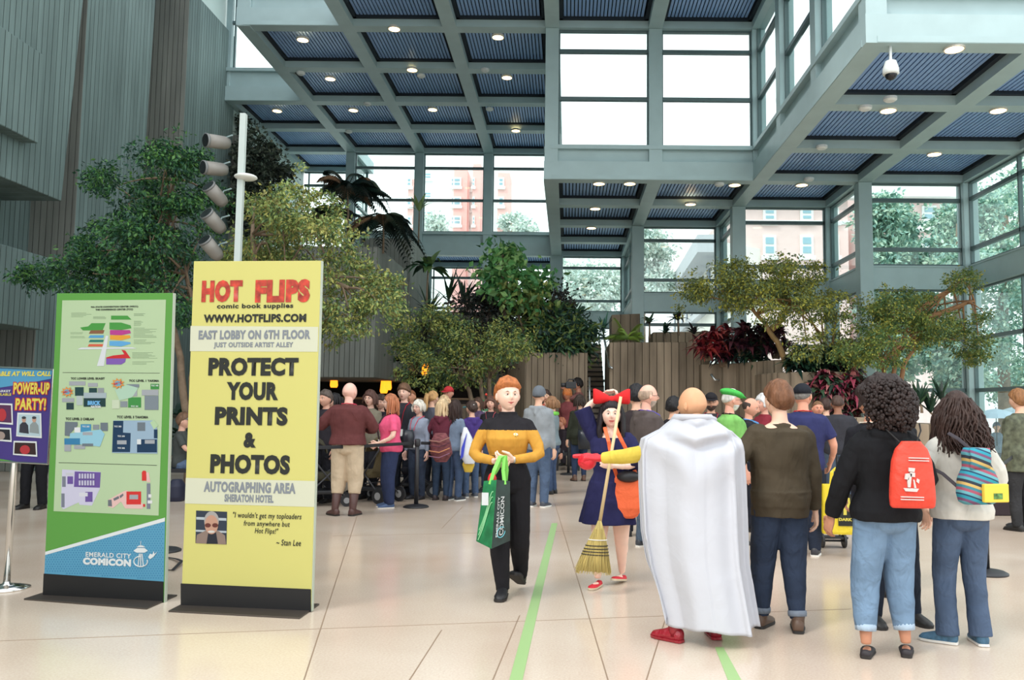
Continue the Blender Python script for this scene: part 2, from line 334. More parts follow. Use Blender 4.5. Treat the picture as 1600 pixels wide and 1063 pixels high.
# vine covered concrete pieces
wall('wall_left', blk(-12, -11.5, 28.3, 30.2, 4, 10.9))
# hanging concrete boxes over the bar
def facebox(x0, y0, x1, y1, Y, D, z0=None):
    a = at(x0, y1, Y); b = at(x1, y1, Y); t = at((x0 + x1) / 2, y0, Y); return (a.x, Y, a.z if z0 is None else z0), (b.x, Y + D, t.z)
def fb(name, x0, y0, x1, y1, Y, D, m, z0=None):
    lo, hi = facebox(x0, y0, x1, y1, Y, D, z0); mb = MB().box(lo, hi); return wall(name, mb, [m])
fb('wall_back', 430, 385, 586, 589, 24.5, 5, CONC_X); fb('wall_back', 586, 440, 637, 579, 27, 4, CONC_X)
fb('wall_back', 560, 372, 640, 470, 29, 4, CONC_X)
fb('wall_back', 637, 487, 760, 503, 28.5, 5, CONC_X); fb('wall_back', 755, 482, 795, 660, 27.5, 2, CONC_X, 0); fb('wall_back', 640, 500, 900, 560, 30.5, 3, CONC_X)
dk = mat('dark_bar_wall', (44, 36, 32), .8, vary=(1.5, .3))
wall('wall_back', MB().box((-11.7, 32.6, 0), (-1.6, 32.9, 4.6)), [dk])
wall('wall_back', MB().box((-11.7, 30, 3.2), (-2.2, 32.9, 3.4)), [dk])
wall('wall_back', MB().box((-11.7, 27, 2.95), (-4.5, 30.1, 3.15)), [dk])
# bar counter with a pale timber top
br = empty('bar_counter', (-5.2, 29.0, 0), 0, 'long dark bar counter with a pale timber top behind the waiting crowd', 'counter')
MB().box((-5.2, 0, 0), (2.0, .7, 1.75)).build('counter_front', mat('bar_front', (58, 44, 36), .6, vary=(3, .3)), br)
MB().box((-5.3, -.08, 1.75), (2.1, .8, 1.82)).build('counter_top', mat('bar_top', (170, 140, 105), .5), br)
for n, (x, y) in enumerate(((522, 594), (606, 598), (600, 603), (665, 575))):
    p = at(x, y, 27.6); p.z = min(p.z, 2.85)
    r = empty('pendant_lamp', p, 0, ['amber pendant lamp glowing above the bald man in the maroon sweater', 'taller amber pendant lamp glowing above the curly haired man', 'small amber pendant lamp hung low beside a taller amber one', 'small warm lamp glowing low in the leaves of the centre tree'][n], 'lamp', 'amber lamps over the bar')
    MB().lathe([(.02, .3), (.10, .16), (.13, -.18), (.10, -.25)]).build('lamp_shade', mat('amber_glow', (255, 150, 40), .4, emit=((255, 140, 30), 1.6)), r, smooth=True)
    MB().cyl((0, 0, .3), (0, 0, max(.35, 2.95 - p.z)), .012, 6).build('cord', DARK, r)
# ================================================================ planters and stairs
def planter(name, pts, zt, depth, label=None):
    """pts: plan outline of the front as pixel columns at given Y; closed behind by depth"""
    f = [Vector((at(x, 600, Y).x, Y, 0)) for x, Y in pts]; b = [Vector((p.x, p.y + depth, 0)) for p in f][::-1]
    mb = MB().prism(f + b, (0, 0, zt)); return wall('wall_planter', mb, [PLANT_X])
planter('a', [(790, 25.6), (820, 24.0), (918, 24.0)], 3.1, 5)
planter('b', [(952, 23.4), (1098, 23.0)], 3.36, 3)
planter('c', [(1096, 22.6), (1150, 22.0), (1200, 20.6), (1224, 20.2)], 2.72, 3)
planter('d', [(1190, 20.4), (1218, 19.6), (1290, 19.0), (1345, 19.2)], 2.38, 3)
planter('e', [(1335, 18.6), (1500, 17.8)], 1.22, 4); planter('i', [(1268, 18.2), (1372, 18.0)], 1.35, .9)
planter('f', [(1020, 26.0), (1110, 25.6)], 3.9, 1.5)
planter('g', [(955, 27.0), (1000, 26.6)], 4.55, 1.5)
planter('h', [(640, 27.6), (820, 26.6)], 1.6, .9)
st = MB(); x0 = at(918, 600, 24).x; x1 = at(951, 600, 24).x
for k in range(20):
    st.box((x0 + .041, 23.57 + .3 * k, .17 * (k + 1) + .30), (x1 - .018, 23.62 + .3 * k, .17 * (k + 1) + .352), 1); st.box((x0 + .04, 23.6 + .3 * k, 0), (x1 - .018, 23.9 + .3 * k + .02, .17 * (k + 1) + .35))  # thin dark strip added per step, standing in for the shadow line
sto = st.build('staircase', [mat('stair_concrete', (170, 156, 140), .8, vary=(3, .15)), mat('stair_shadow_strip', (62, 56, 52), .7)]); tag(sto, 'dark concrete staircase climbing between the two board-marked planters', 'stairs')
ls = MB()
for k in range(2): ls.box((at(845, 700, 23).x, 22.3 + .35 * k, 0), (x1 - .05, 23.58, .17 * (k + 1)))
tag(ls.build('step', mat('stair_concrete')), 'two wide low concrete steps at the foot of the staircase', 'steps')
# handrail
def handrail(pts, label):
    mb = MB().tube(pts, .035, 8); o = mb.build('handrail', mat('brushed_rail', (205, 208, 208), .25, .8), smooth=True); tag(o, label, 'handrail', 'stair handrails')
handrail([at(944, 528, 25.5), at(947, 545, 24.8), at(952, 573, 23.3), at(957, 576, 23.2)], 'bright metal handrail on the planter wall right of the stairs')
handrail([at(921, 590, 23.6), at(921.5, 640, 23.3)], 'upright metal handrail at the foot of the stairs left side')
handrail([at(1111, 585, 22.0), at(1117, 594, 21.95), at(1124, 594, 22.0)], 'small bent metal rail fixed on the curved planter wall')
# ================================================================ downlights, detectors, dome camera
glow = mat('lamp_glow', (255, 225, 170), .4, emit=((255, 214, 150), 5)); rim = mat('lamp_rim', (210, 205, 195), .4)
DL = [(473, 63, ZU, 'over the tall white window at upper left'), (616, 46, ZU, 'at top of big left ceiling, left one'), (778, 59, ZU, 'at top of big left ceiling near tall column'),
      (516, 124, ZU, 'on left edge rib of big ceiling, second down'), (644, 110, ZU, 'between louvre panels amid the big left ceiling'), (792, 122, ZU, 'beside the tall middle column, second one down'),
      (433, 174, ZU, 'nearest the left concrete wall beside the white lamp post'), (552, 173, ZU, 'on the fourth beam of the big ceiling, left of a matching light'), (676, 172, ZU, 'on the fourth beam of the big ceiling, middle'), (806, 205, ZU, 'lowest of those near the tall middle column'),
      (936, 288, ZL, 'left one of a pair below the big bright window'), (984, 288, ZL, 'right one of a pair below the big bright window'), (1148, 290, ZL, 'at the right end below the big bright window'), (930, 327, ZL, 'one beam behind the pair below the big window'),
      (1079, 320, ZL, 'between two panels in front of the stone building view'), (924, 357, ZL, 'furthest back in the narrow centre ceiling'), (1253, 290, ZL, 'at the back of the right ceiling above the brick building view'), (1388, 174, ZL, 'behind the dome camera on the right ceiling'),
      (1491, 78, ZL, 'largest and nearest, right of the dome camera'), (1560, 174, ZL, 'at the right picture edge on the right ceiling'), (1460, 242, ZL, 'above the right corner window on the right ceiling'), (636, 402, ZL, 'low one behind the palm fronds')]
for x, y, z, l in DL:
    p = onz(x, y, z - .03) if z != ZL or y < 380 else at(x, y, 29.5)
    r = empty('ceiling_light', p, 0, 'round ceiling light ' + l, 'ceiling light', 'round warm ceiling lights')
    MB().loft([[(rr * math.cos(2 * PI * q / 20), rr * math.sin(2 * PI * q / 20), zz) for q in range(20)] for rr, zz in ((.15, 0), (.175, 0), (.175, .06), (.15, .06))], closed=True).build('rim', rim, r); MB().lathe([(.0, .005), (.148, .005), (.148, .05), (0, .05)], n=20).build('lens', glow, r)
for n, (x, y, z) in enumerate(((470, 116, ZU), (574, 164, ZU), (545, 207, ZU), (658, 120, ZU), (758, 111, ZU), (765, 172, ZU), (1391, 157, ZL), (1352, 171, ZL), (1284, 232, ZL), (1264, 282, ZL), (1124, 290, ZL))):
    p = onz(x, y, z - .06); o = MB().lathe([(.09, -.02), (.13, .01), (.13, .06), (.02, .06)], p, 16).build('smoke_detector', mat('white_plastic', (225, 228, 226), .5), smooth=False)
    tag(o, 'small white smoke detector ' + ['under the left rib near the white post', 'under the third beam left of the middle', 'under the fourth beam of the big ceiling', 'beside the light in the middle of the big ceiling', 'under the big ceiling nearest the tall column', 'under the fourth rib near the tall column', 'just below the dome camera', 'left of the dome camera on the ceiling edge', 'on the right ceiling edge, third row', 'on the right ceiling edge near its back', 'on the beam above the stone building view'][n], 'smoke detector', 'white smoke detectors')
p = onz(1391, 74, ZL - .02); r = empty('security_camera', p, 0, 'white pendant dome security camera hanging from the right ceiling', 'security camera')
q = at(1391, 108, p.y); dz = q.z - p.z
wp = mat('white_plastic', (225, 228, 226), .5)
MB().cyl((0, 0, dz), (0, 0, .05), .025, 10).build('mounting_pole', wp, r, smooth=True)
MB().lathe([(.03, dz + .16), (.09, dz + .13), (.13, dz), (.135, dz - .08), (.11, dz - .1)]).build('housing', wp, r, smooth=True)
MB().ell((0, 0, dz - .1), (.1, .1, .09)).build('dome', mat('dome_black', (25, 25, 30), .1), r, smooth=True)
# ================================================================ foliage
def leafmats(key, cols): return [mat('%s_leaf_%d' % (key, i), c, .45, spec=.4) for i, c in enumerate(cols)]
def leafcloud(blobs, n, size, nm, rng, elong=2.2, droop=.5, cluster=True, shell=.55):
    """blobs: (centre, (rx, ry, rz)); leaves are folded two-quad blades gathered on twigs"""
    vol = np.array([b[1][0] * b[1][1] * b[1][2] for b in blobs]) ** .67; cnt = (n * vol / vol.sum()).astype(int)
    V = []; Fc = []; Mi = []; o = 0
    for (c, r), k in zip(blobs, cnt):
        tw = max(3, k // 9); d = rng.normal(size=(tw, 3)); d /= np.linalg.norm(d, axis=1)[:, None]; rad = shell + (1 - shell) * rng.random(tw) ** .6
        rad *= 1 + .36 * np.abs(rng.normal(size=tw)) - .10
        tc = np.array(c) + d * rad[:, None] * np.array(r)
        if size < .1 and elong < 3:
            kp = [noise.noise(Vector((q[0] * 1.9 + cnt[0] % 7, q[1] * 1.9, q[2] * 2.6))) > -.06 for q in tc]; tc = tc[kp]; d = d[kp]; tw = len(tc)
        tm = rng.integers(0, 97, tw)
        for t in range(tw):
            m = 10; p = tc[t] + rng.normal(size=(m, 3)) * size * 2.0 * np.array([1, 1, .6]) * (1 if size < .1 else .6); dirs = rng.normal(size=(m, 3)) + d[t] * .8 - np.array([0, 0, droop * 1.5]); dirs /= np.linalg.norm(dirs, axis=1)[:, None]
            s = np.cross(dirs, rng.normal(size=(m, 3))); s /= np.linalg.norm(s, axis=1)[:, None] + 1e-9; nn = np.cross(dirs, s); L = size * elong * (.6 + .7 * rng.random(m))[:, None]; W = L / elong * .5
            q = np.stack([p, p + dirs * L * .45 + s * W + nn * W * .35, p + dirs * L, p + dirs * L * .45 - s * W + nn * W * .35], 1)
            V.append(q.reshape(-1, 3))
            for a in range(m):
                Fc.append((o, o + 1, o + 2)); Fc.append((o, o + 2, o + 3)); mi = (tm[t] % nm) if rng.random() < .6 else int(rng.integers(0, nm)); Mi += [mi, mi]; o += 4
    me = bpy.data.meshes.new('foliage'); me.from_pydata(np.concatenate(V).tolist(), [], Fc); me.polygons.foreach_set('material_index', Mi); me.update(); return me
BARK = mat('bark', (132, 112, 92), .8, vary=(6, .25), bump=(12, .02)); BARKG = mat('bark_golden', (150, 120, 78), .75, vary=(6, .25))
def bez(a, b, bend, k=7):
    a = Vector(a); b = Vector(b); m = (a + b) / 2 + Vector(bend); return [(1 - t) ** 2 * a + 2 * t * (1 - t) * m + t * t * b for t in [i / (k - 1) for i in range(k)]]
def tree(name, label, Y, blobs, n, size, cols, trunks, seed, cat='tree', thick=.09, depth=.9, elong=2.2, bark=None, droop=.5, group=None, shell=.55):
    rng = np.random.default_rng(seed); bl = []
    for (x, y, r) in blobs:
        c = at(x, y, Y + rng.uniform(-depth, depth)); rr = r * Y / F; bl.append((tuple(c), (rr, rr * 1.1, rr * .85)))
    base = at(*trunks[0][0], Y); root = empty(name, (base.x, Y, max(0, base.z if len(trunks[0]) > 2 else 0)), 0, label, cat, group); off = Vector(root.location)
    bl = [(tuple(Vector(c) - off), r) for c, r in bl]
    mb = MB()
    for tr in trunks:
        pts = [at(x, y, Y) - off for x, y in tr if not isinstance(x, str)]
        P = []
        for i in range(len(pts) - 1): P += bez(pts[i], pts[i + 1], (random.uniform(-.1, .1), random.uniform(-.1, .1), 0), 5)[:-1]
        P.append(pts[-1])
        if tr is trunks[0] or tr[0][1] > 618: P = [Vector((P[0].x, P[0].y, (0 if tr[0][1] > 618 else -.6) - off.z * 0))] + P if (P[0].z > .05 and tr[0][1] > 618) else P
        k = len(P); mb.tube(P, [thick * (1 - .6 * i / k) for i in range(k)], 8)
        top = pts[-1]
        for c, r in bl:
            if (Vector(c) - top).length < 3.2 * r[0] + .3 * Y / 15: mb.tube(bez(P[-1 - random.randrange(0, min(4, k))], c, (0, 0, .15), 5), [thick * .38, thick * .3, thick * .22, thick * .16, thick * .08], 6)
    mb.build('trunk', bark or BARK, root, smooth=True)
    link('foliage', leafcloud(bl, n, size, len(cols), rng, elong, droop, shell=shell), leafmats(name + str(seed), cols), root)
    return root
G1 = [(30, 66, 46), (44, 88, 52), (60, 106, 58), (84, 128, 62), (38, 76, 60)]
G2 = [(124, 142, 78), (146, 158, 84), (100, 126, 72), (170, 168, 92), (80, 106, 68), (132, 128, 72)]
G3 = [(104, 124, 62), (140, 148, 76), (76, 100, 60), (160, 160, 84), (60, 84, 58)]
tree('ficus_tree', 'tall dark green weeping fig tree spreading behind the green map banner', 14.5,
     [(258, 262, 36), (282, 240, 30), (250, 300, 34), (180, 292, 30), (160, 275, 18), (200, 318, 26), (268, 340, 40), (235, 385, 50), (175, 385, 44), (145, 428, 38), (105, 430, 26), (62, 425, 22), (35, 432, 12), (225, 430, 46), (175, 440, 40), (285, 420, 36), (312, 250, 14), (330, 305, 20), (318, 360, 22), (290, 310, 26), (265, 470, 34), (295, 480, 26), (140, 395, 24)], 38000, .038, G1,
     [[(296, 665), (282, 560), (262, 470), (250, 400)], [(303, 668), (300, 590), (310, 520), (290, 430)], [(285, 400), (252, 350), (225, 338)], [(250, 400), (262, 340), (270, 280)]], 3, thick=.075)
tree('ficus_tree', 'yellow-green weeping fig tree rising behind the yellow banner', 14,
     [(470, 385, 52), (415, 375, 40), (385, 400, 26), (440, 330, 32), (400, 310, 20), (470, 295, 18), (385, 268, 12), (460, 265, 10), (505, 330, 28), (520, 385, 40), (548, 440, 44), (590, 470, 36), (545, 490, 34), (605, 445, 22), (425, 430, 40), (500, 450, 40), (520, 520, 22), (360, 420, 20), (490, 360, 34), (575, 500, 22)], 30000, .036, G2,
     [[(470, 660), (455, 560), (440, 440)], [(440, 480), (500, 430), (545, 450)], [(450, 500), (400, 420), (395, 350)]], 4, thick=.07)
tree('ficus_tree', 'low spreading green fig tree in the centre behind the short red-haired person', 20,
     [(672, 512, 36), (640, 545, 26), (700, 545, 40), (735, 560, 34), (665, 575, 34), (720, 520, 28), (770, 560, 28), (800, 545, 22), (640, 505, 22), (760, 540, 28), (700, 585, 26), (825, 530, 18), (680, 500, 20), (785, 520, 20), (750, 580, 22)], 24000, .040, G3,
     [[(757, 662), (752, 610), (743, 565)], [(748, 662), (733, 610), (712, 585)], [(765, 662), (764, 600), (764, 570)]], 5, thick=.07)
tree('ficus_tree', 'wide sunlit fig tree leaning over the curved planter at right of centre', 20.0,
     [(1085, 462, 22), (1110, 450, 30), (1140, 435, 28), (1150, 460, 30), (1180, 450, 36), (1215, 440, 34), (1245, 455, 38), (1280, 470, 32), (1310, 480, 26), (1200, 470, 34), (1250, 480, 30), (1155, 420, 16), (1225, 412, 20), (1335, 470, 18), (1265, 430, 22), (1075, 480, 14), (1262, 545, 22), (1300, 540, 26), (1330, 548, 26), (1240, 415, 14)], 32000, .038, [(110, 120, 64), (150, 150, 60), (164, 160, 64), (80, 98, 58), (118, 134, 86)],
     [[(1236, 590), (1215, 535), (1196, 505), (1172, 478)], [(1205, 515), (1225, 490), (1250, 470)], [(1225, 560), (1270, 550), (1300, 545)]], 6, thick=.085, bark=BARKG)
tree('ficus_tree', 'umbrella shaped fig tree standing before the right corner windows', 19.2,
     [(1395, 480, 30), (1425, 490, 34), (1455, 505, 32), (1480, 515, 26), (1508, 535, 26), (1530, 540, 16), (1370, 505, 30), (1350, 530, 28), (1385, 535, 30), (1420, 520, 28), (1440, 480, 22), (1330, 550, 24), (1380, 560, 22), (1506, 440, 20), (1515, 432, 12), (1525, 500, 9), (1540, 492, 7), (1525, 560, 14), (1410, 465, 18)], 30000, .034, [(92, 118, 62), (124, 140, 66), (158, 156, 68), (66, 98, 58), (112, 126, 66)],
     [[(1393, 625), (1398, 575), (1400, 545)], [(1385, 625), (1384, 590), (1370, 560)], [(1400, 625), (1412, 570), (1440, 520)], [(1430, 490), (1470, 462), (1500, 448)], [(1440, 500), (1500, 478), (1522, 470)]], 8, thick=.07, bark=mat('bark_orange', (165, 120, 84), .75, vary=(6, .2)))
# blades: palms, ferns, cordylines
def rosette(c, n, L, W, rng, up=.8, droop=.9, seg=6, pinnate=False, nm=3, spread=1.0):
    V = []; Fc = []; Mi = []
    def strip(p0, d, up_, L, W, dr, mi, seg=seg):
        o = len(V); s = d.cross(Vector((0, 0, 1))); s = s.normalized() if s.length > 1e-4 else Vector((1, 0, 0))
        for i in range(seg + 1):
            t = i / seg; p = p0 + d * (L * t) + Vector((0, 0, up_ * L * t - dr * L * t * t)); w = W * math.sin(PI * (.12 + .88 * t) ** .8) * .5 + .002
            V.extend([p - s * w, p + Vector((0, 0, -w * .25)), p + s * w])
        for i in range(seg):
            a = o + i * 3; Fc.extend([(a, a + 1, a + 4, a + 3), (a + 1, a + 2, a + 5, a + 4)]); Mi.extend([mi, mi])
    for k in range(n):
        a = rng.uniform(0, 2 * PI); e = rng.uniform(.15, 1); d = Vector((math.cos(a), math.sin(a), 0)) * (.35 + .65 * e) * spread; l = L * rng.uniform(.6, 1.1); u = up * (1.3 - e * .8); dr = droop * rng.uniform(.6, 1.2)
        if not pinnate: strip(Vector(c), d, u, l, W, dr, int(rng.integers(0, nm)))
        else:
            mi = int(rng.integers(0, nm)); strip(Vector(c), d, u, l, .02, dr, mi, 8); s = d.cross(Vector((0, 0, 1))).normalized()
            for q in range(3, 22):
                t = q / 21; p = Vector(c) + d * (l * t) + Vector((0, 0, u * l * t - dr * l * t * t)); ll = l * .27 * math.sin(PI * (t * .9 + .08)) + .03
                for sg in (-1, 1): strip(p, (s * sg + d.normalized() * .55).normalized(), .1, ll, W, .7, mi, 2)
    me = bpy.data.meshes.new('leaves'); me.from_pydata([tuple(v) for v in V], [], Fc); me.polygons.foreach_set('material_index', Mi); me.update(); return me
def plant(name, label, cat, px, py, Y, n, Lpx, Wpx, cols, seed, up=.9, droop=.9, pinnate=False, stem=0, group=None, spread=1.0, sub=None):
    if name in ('cordyline', 'croton') or (name == 'dracaena' and 60 <= seed < 70): sub = [(0, 0), (13, 9), (-12, 10), (5, -9), (-7, 18), (9, 20)]
    rng = np.random.default_rng(seed); c = at(px, py, Y); r = empty(name, (c.x, c.y, c.z - stem * Y / F), 0, label, cat, group); s = Y / F; h = stem * s
    pts = sub or [(0, 0)]
    for i, (dx, dy) in enumerate(pts):
        o = Vector((dx * s, rng.uniform(-.2, .2), h - dy * s))
        link('leaves', rosette(o, n, Lpx * s, Wpx * s, rng, up, droop, pinnate=pinnate, nm=len(cols), spread=spread), leafmats(name + str(seed), cols), r)
        MB().tube([Vector((dx * s * .3, 0, -.05)), Vector((dx * s * .6, 0, o.z * .5)), o], [.035, .03, .02], 6).build('stem', BARK, r, smooth=True)
    return r
DG = [(26, 52, 44), (40, 72, 54), (58, 88, 60)]; BR = [(36, 58, 50), (60, 72, 56), (128, 98, 74), (28, 46, 44)]
plant('palm', 'dark arching palm with brown tipped fronds high under the left ceiling', 'palm', 545, 300, 25, 30, 90, 4, BR, 11, .85, .95, True, 60)
plant('palm', 'drooping dark palm beside the left windows above the concrete boxes', 'palm', 600, 345, 25, 30, 80, 4, BR, 12, .6, 1.0, True, 50)
plant('palm', 'short palm crown behind the top of the yellow-green fig tree', 'palm', 520, 335, 26, 26, 66, 4, BR, 13, .8, .9, True, 40)
plant('dracaena', 'broad-leaved dark green plant below the left window wall', 'plant', 668, 420, 26, 22, 58, 13, [(34, 66, 46), (52, 96, 60), (96, 124, 70)], 14, .9, .75, False, 60)
plant('dracaena', 'thin upright bamboo-like plant on the ledge left of the leafy vine', 'plant', 700, 470, 27, 16, 45, 4, DG, 15, 1.6, .5, False, 18, sub=[(0, 0), (25, 5), (48, 8), (-30, 20)])
rb = np.random.default_rng(20)
def bush(name, label, cat, Y, blobs, n, size, cols, seed, elong=2, group=None, droop=.3, base=None):
    return tree(name, label, Y, blobs, n, size, cols, [[base or (blobs[0][0], blobs[0][1] + blobs[0][2]), (blobs[0][0], blobs[0][1])]], seed, cat, .05, .35, elong, None, droop, group)
bush('fiddle_leaf_fig', 'bright large-leaved green plant climbing in the centre beside the tall column', 'plant', 24.6, [(786, 398, 24), (778, 420, 22), (800, 430, 30), (820, 450, 30), (780, 445, 20), (850, 440, 20)], 900, .17, [(104, 160, 92), (72, 130, 76), (140, 180, 110)], 21, 1.5, base=(790, 500))
bush('fiddle_leaf_fig', 'yellowish large-leaved plant hanging below the bright green one', 'plant', 24.4, [(800, 462, 20), (825, 465, 22), (845, 475, 18), (835, 500, 20), (820, 530, 18)], 500, .16, [(120, 140, 74), (84, 118, 66), (158, 160, 90)], 22, 1.5, base=(830, 560))
bush('hanging_vine', 'dark tangle of hanging vines in the centre below the left windows', 'vine', 25.2, [(760, 460, 22), (775, 490, 30), (800, 500, 34), (790, 540, 34), (815, 560, 30), (840, 480, 26), (865, 470, 22), (740, 480, 16), (720, 480, 14), (860, 500, 22), (880, 470, 16)], 14000, .07, [(36, 44, 40), (52, 58, 46), (28, 36, 38), (70, 60, 56)], 23, base=(790, 600))
bush('shrub', 'dense green shrub on the planter left of the staircase', 'shrub', 24.8, [(860, 520, 30), (885, 535, 30), (850, 545, 26), (905, 520, 22), (880, 500, 20), (870, 555, 20)], 7000, .075, [(50, 84, 62), (74, 108, 70), (120, 136, 72), (40, 66, 58)], 24, 3.2, base=(880, 575))
bush('wall_vine', 'dark vine curtain covering the concrete wall behind the white post', 'vine', 28.6, [(395, 230, 22), (400, 260, 26), (385, 290, 26), (415, 290, 24), (400, 320, 26), (425, 250, 16), (380, 200, 14), (435, 270, 14), (360, 330, 20), (410, 350, 24)], 14000, .085, [(48, 60, 48), (70, 82, 66), (100, 108, 92), (36, 46, 40)], 25, base=(400, 395))
plant('fern', 'bright yellow-green fern at the top right of the staircase', 'fern', 980, 530, 24.5, 24, 44, .9, [(150, 180, 70), (120, 156, 70)], 31, 1.1, .8, True, 6)
plant('agave', 'small blue-green spiky plant at the top left of the staircase', 'plant', 943, 515, 26, 12, 20, 4, [(60, 110, 100), (90, 140, 120)], 32, 1.5, .3, False, 10)
for q, (x, y, n_, l) in enumerate(((1015, 505, 14, 'first dark reddish plant right of the bright fern'), (1040, 520, 14, 'small dark green plant in the middle of the tall planter'), (1060, 500, 18, 'tall thin plant before the lower window on the tall planter'), (1085, 522, 12, 'low dark green plant at the right end of the tall planter'))):
    plant('dracaena', l, 'plant', x, y, 23.8, n_, 26, 6, [(48, 40, 44), (40, 70, 50), (70, 96, 66)] if q != 1 else DG, 40 + q, 1.2, .8, False, 22, 'small plants on the tall planter')
RED = [(186, 66, 70), (140, 44, 58), (90, 34, 46), (210, 98, 92)]; MAR = [(58, 32, 44), (84, 40, 54), (40, 44, 44), (112, 58, 70)]
for q, (x, y, c_, l) in enumerate(((1108, 535, RED, 'bright red cordyline at the left end of the curved planter'), (1135, 530, RED, 'coral red cordyline second from the left on the curved planter'), (1160, 528, MAR, 'dark maroon cordyline below the leaning fig tree crown'), (1188, 525, MAR, 'tall maroon cordyline just left of the leaning trunk'), (1212, 532, MAR, 'maroon cordyline touching the leaning trunk'), (1130, 545, MAR, 'low dark cordyline beneath the bright red ones'), (1178, 545, DG, 'low dark green plant on the curved planter rim'))):
    plant('cordyline', l, 'plant', x, y, 22.2 - (.6 if x > 1150 else 0), 26, 36, 8, c_, 50 + q, 1.1, 1.0, False, 26, 'cordylines on the curved planter')
for q, (x, y, c_, l) in enumerate(((1250, 560, DG, 'dark green leafy plant right of the leaning trunk'), (1285, 562, DG, 'dark green leafy plant under the right end of the fig crown'), (1320, 570, MAR, 'maroon leafy plant at the right end of the straight planter'))):
    plant('dracaena', l, 'plant', x, y, 19.6, 30, 36, 9, c_, 60 + q, 1.0, 1.0, False, 14, 'leafy plants on the right planter')
CRO = [(150, 60, 80), (60, 84, 62), (40, 60, 50), (180, 110, 110), (96, 44, 60)]
for q, (x, y, l) in enumerate(((1300, 610, 'croton with pink and green leaves above the bald man in grey'), (1330, 595, 'croton with pink leaves left of the curly haired woman'), (1350, 622, 'dark croton just behind the man in sunglasses'), (1285, 595, 'outermost croton with long pink leaves at left'), (1320, 632, 'lowest croton with dark glossy leaves'))):
    plant('croton', l, 'plant', x, y, 18.9, 30, 34, 9, CRO, 70 + q, .9, 1.0, False, 20, 'crotons in the low planter')
for q, (x, y, l) in enumerate(((1440, 632, 'dark spiky plant between the two long haired women, left one'), (1470, 625, 'tall dark spiky plant left of the white sweater woman'), (1460, 645, 'low dark plant on the low concrete planter'))):
    plant('agave', l, 'plant', x, y, 18.2, 20, 30, 6, DG, 80 + q, 1.5, .4, False, 10, 'spiky plants on the low planter')
for q, (x, y, l) in enumerate(((283, 655, 'dark big-leaved plant seen in the gap between the banners'), (292, 690, 'lower dark plant seen in the gap between the banners'))):
    plant('dracaena', l, 'plant', x, y, 15.6, 24, 60, 14, DG, 90 + q, 1.0, .9, False, 66 + q * 0, 'plants in the gap between the banners')
plant('palm', 'thin airy shrub before the left apartment view', 'plant', 655, 330, 31, 16, 30, 5, [(110, 140, 90), (150, 170, 110)], 95, 1.6, .5, False, 60)
# ================================================================ outside
def bld(name, label, x0, x1, ytop, Y, D, m, wins, wm, floors_px, cornice=None):
    a = at(x0, 600, Y); b = at(x1, 600, Y); t = at((x0 + x1) / 2, ytop, Y); r = empty(name, (a.x, Y, 0), 0, label, 'building')
    W = b.x - a.x; MB().box((0, 0, -.5), (W, D, t.z)).build('wall', m, r)
    for (wx0, wy0, wx1, wy1) in wins:
        p = at(wx0, wy1, Y) - r.location; q = at(wx1, wy0, Y) - r.location; f = MB(); f.box((p.x, -.12, p.z), (q.x, .02, q.z)); f.box((p.x - .1, -.2, p.z - .25), (q.x + .1, .02, p.z)); fo = f.build('window', wm, r)
        MB().box((p.x + .15, -.16, p.z + .15), (q.x - .15, -.10, (p.z + q.z) / 2 - .08)).box((p.x + .15, -.16, (p.z + q.z) / 2 + .08), (q.x - .15, -.10, q.z - .15)).build('pane', mat('far_glass', (150, 186, 200), .2), fo)
    if cornice:
        for (cy0, cy1, e) in cornice:
            p = at(x0, cy1, Y) - r.location; q = at(x1, cy0, Y) - r.location; MB().box((-e, -e, p.z), (W + e, .0, q.z)).build('cornice', wm, r)
    return r
wt = mat('white_stone', (238, 240, 238), .7); rd = mat('far_red_brick', (243, 196, 190), .8); pk = mat('pink_brick', (235, 208, 204), .8, vary=(.6, .06)); cr_ = mat('cream_stone', (236, 230, 222), .7)  # far brick and stone lightened: the washed-out haze is put into the colour
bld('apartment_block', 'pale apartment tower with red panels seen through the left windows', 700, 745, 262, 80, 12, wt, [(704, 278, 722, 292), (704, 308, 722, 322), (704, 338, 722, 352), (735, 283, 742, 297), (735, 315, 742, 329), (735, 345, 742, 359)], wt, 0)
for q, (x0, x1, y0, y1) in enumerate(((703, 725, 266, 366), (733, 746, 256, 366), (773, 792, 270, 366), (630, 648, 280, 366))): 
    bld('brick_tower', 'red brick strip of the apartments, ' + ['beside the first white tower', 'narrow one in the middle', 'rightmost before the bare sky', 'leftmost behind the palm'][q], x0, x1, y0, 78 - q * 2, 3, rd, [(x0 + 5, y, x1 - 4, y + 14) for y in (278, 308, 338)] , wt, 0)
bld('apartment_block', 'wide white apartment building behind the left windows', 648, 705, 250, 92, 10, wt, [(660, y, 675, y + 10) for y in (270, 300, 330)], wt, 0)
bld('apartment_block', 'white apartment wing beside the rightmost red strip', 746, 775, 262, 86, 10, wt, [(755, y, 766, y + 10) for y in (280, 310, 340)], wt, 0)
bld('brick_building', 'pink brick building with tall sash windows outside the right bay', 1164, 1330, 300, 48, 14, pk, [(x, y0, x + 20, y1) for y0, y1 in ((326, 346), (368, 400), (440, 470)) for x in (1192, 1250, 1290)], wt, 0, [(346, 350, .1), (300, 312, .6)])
bld('brick_building', 'pink brick building behind the garden trees at far right', 1345, 1520, 270, 50, 14, pk, [(x, y0, x + 22, y1) for y0, y1 in ((322, 346), (372, 402), (430, 462)) for x in (1392, 1440, 1480)], wt, 0, [(350, 362, .3), (290, 312, .9)])
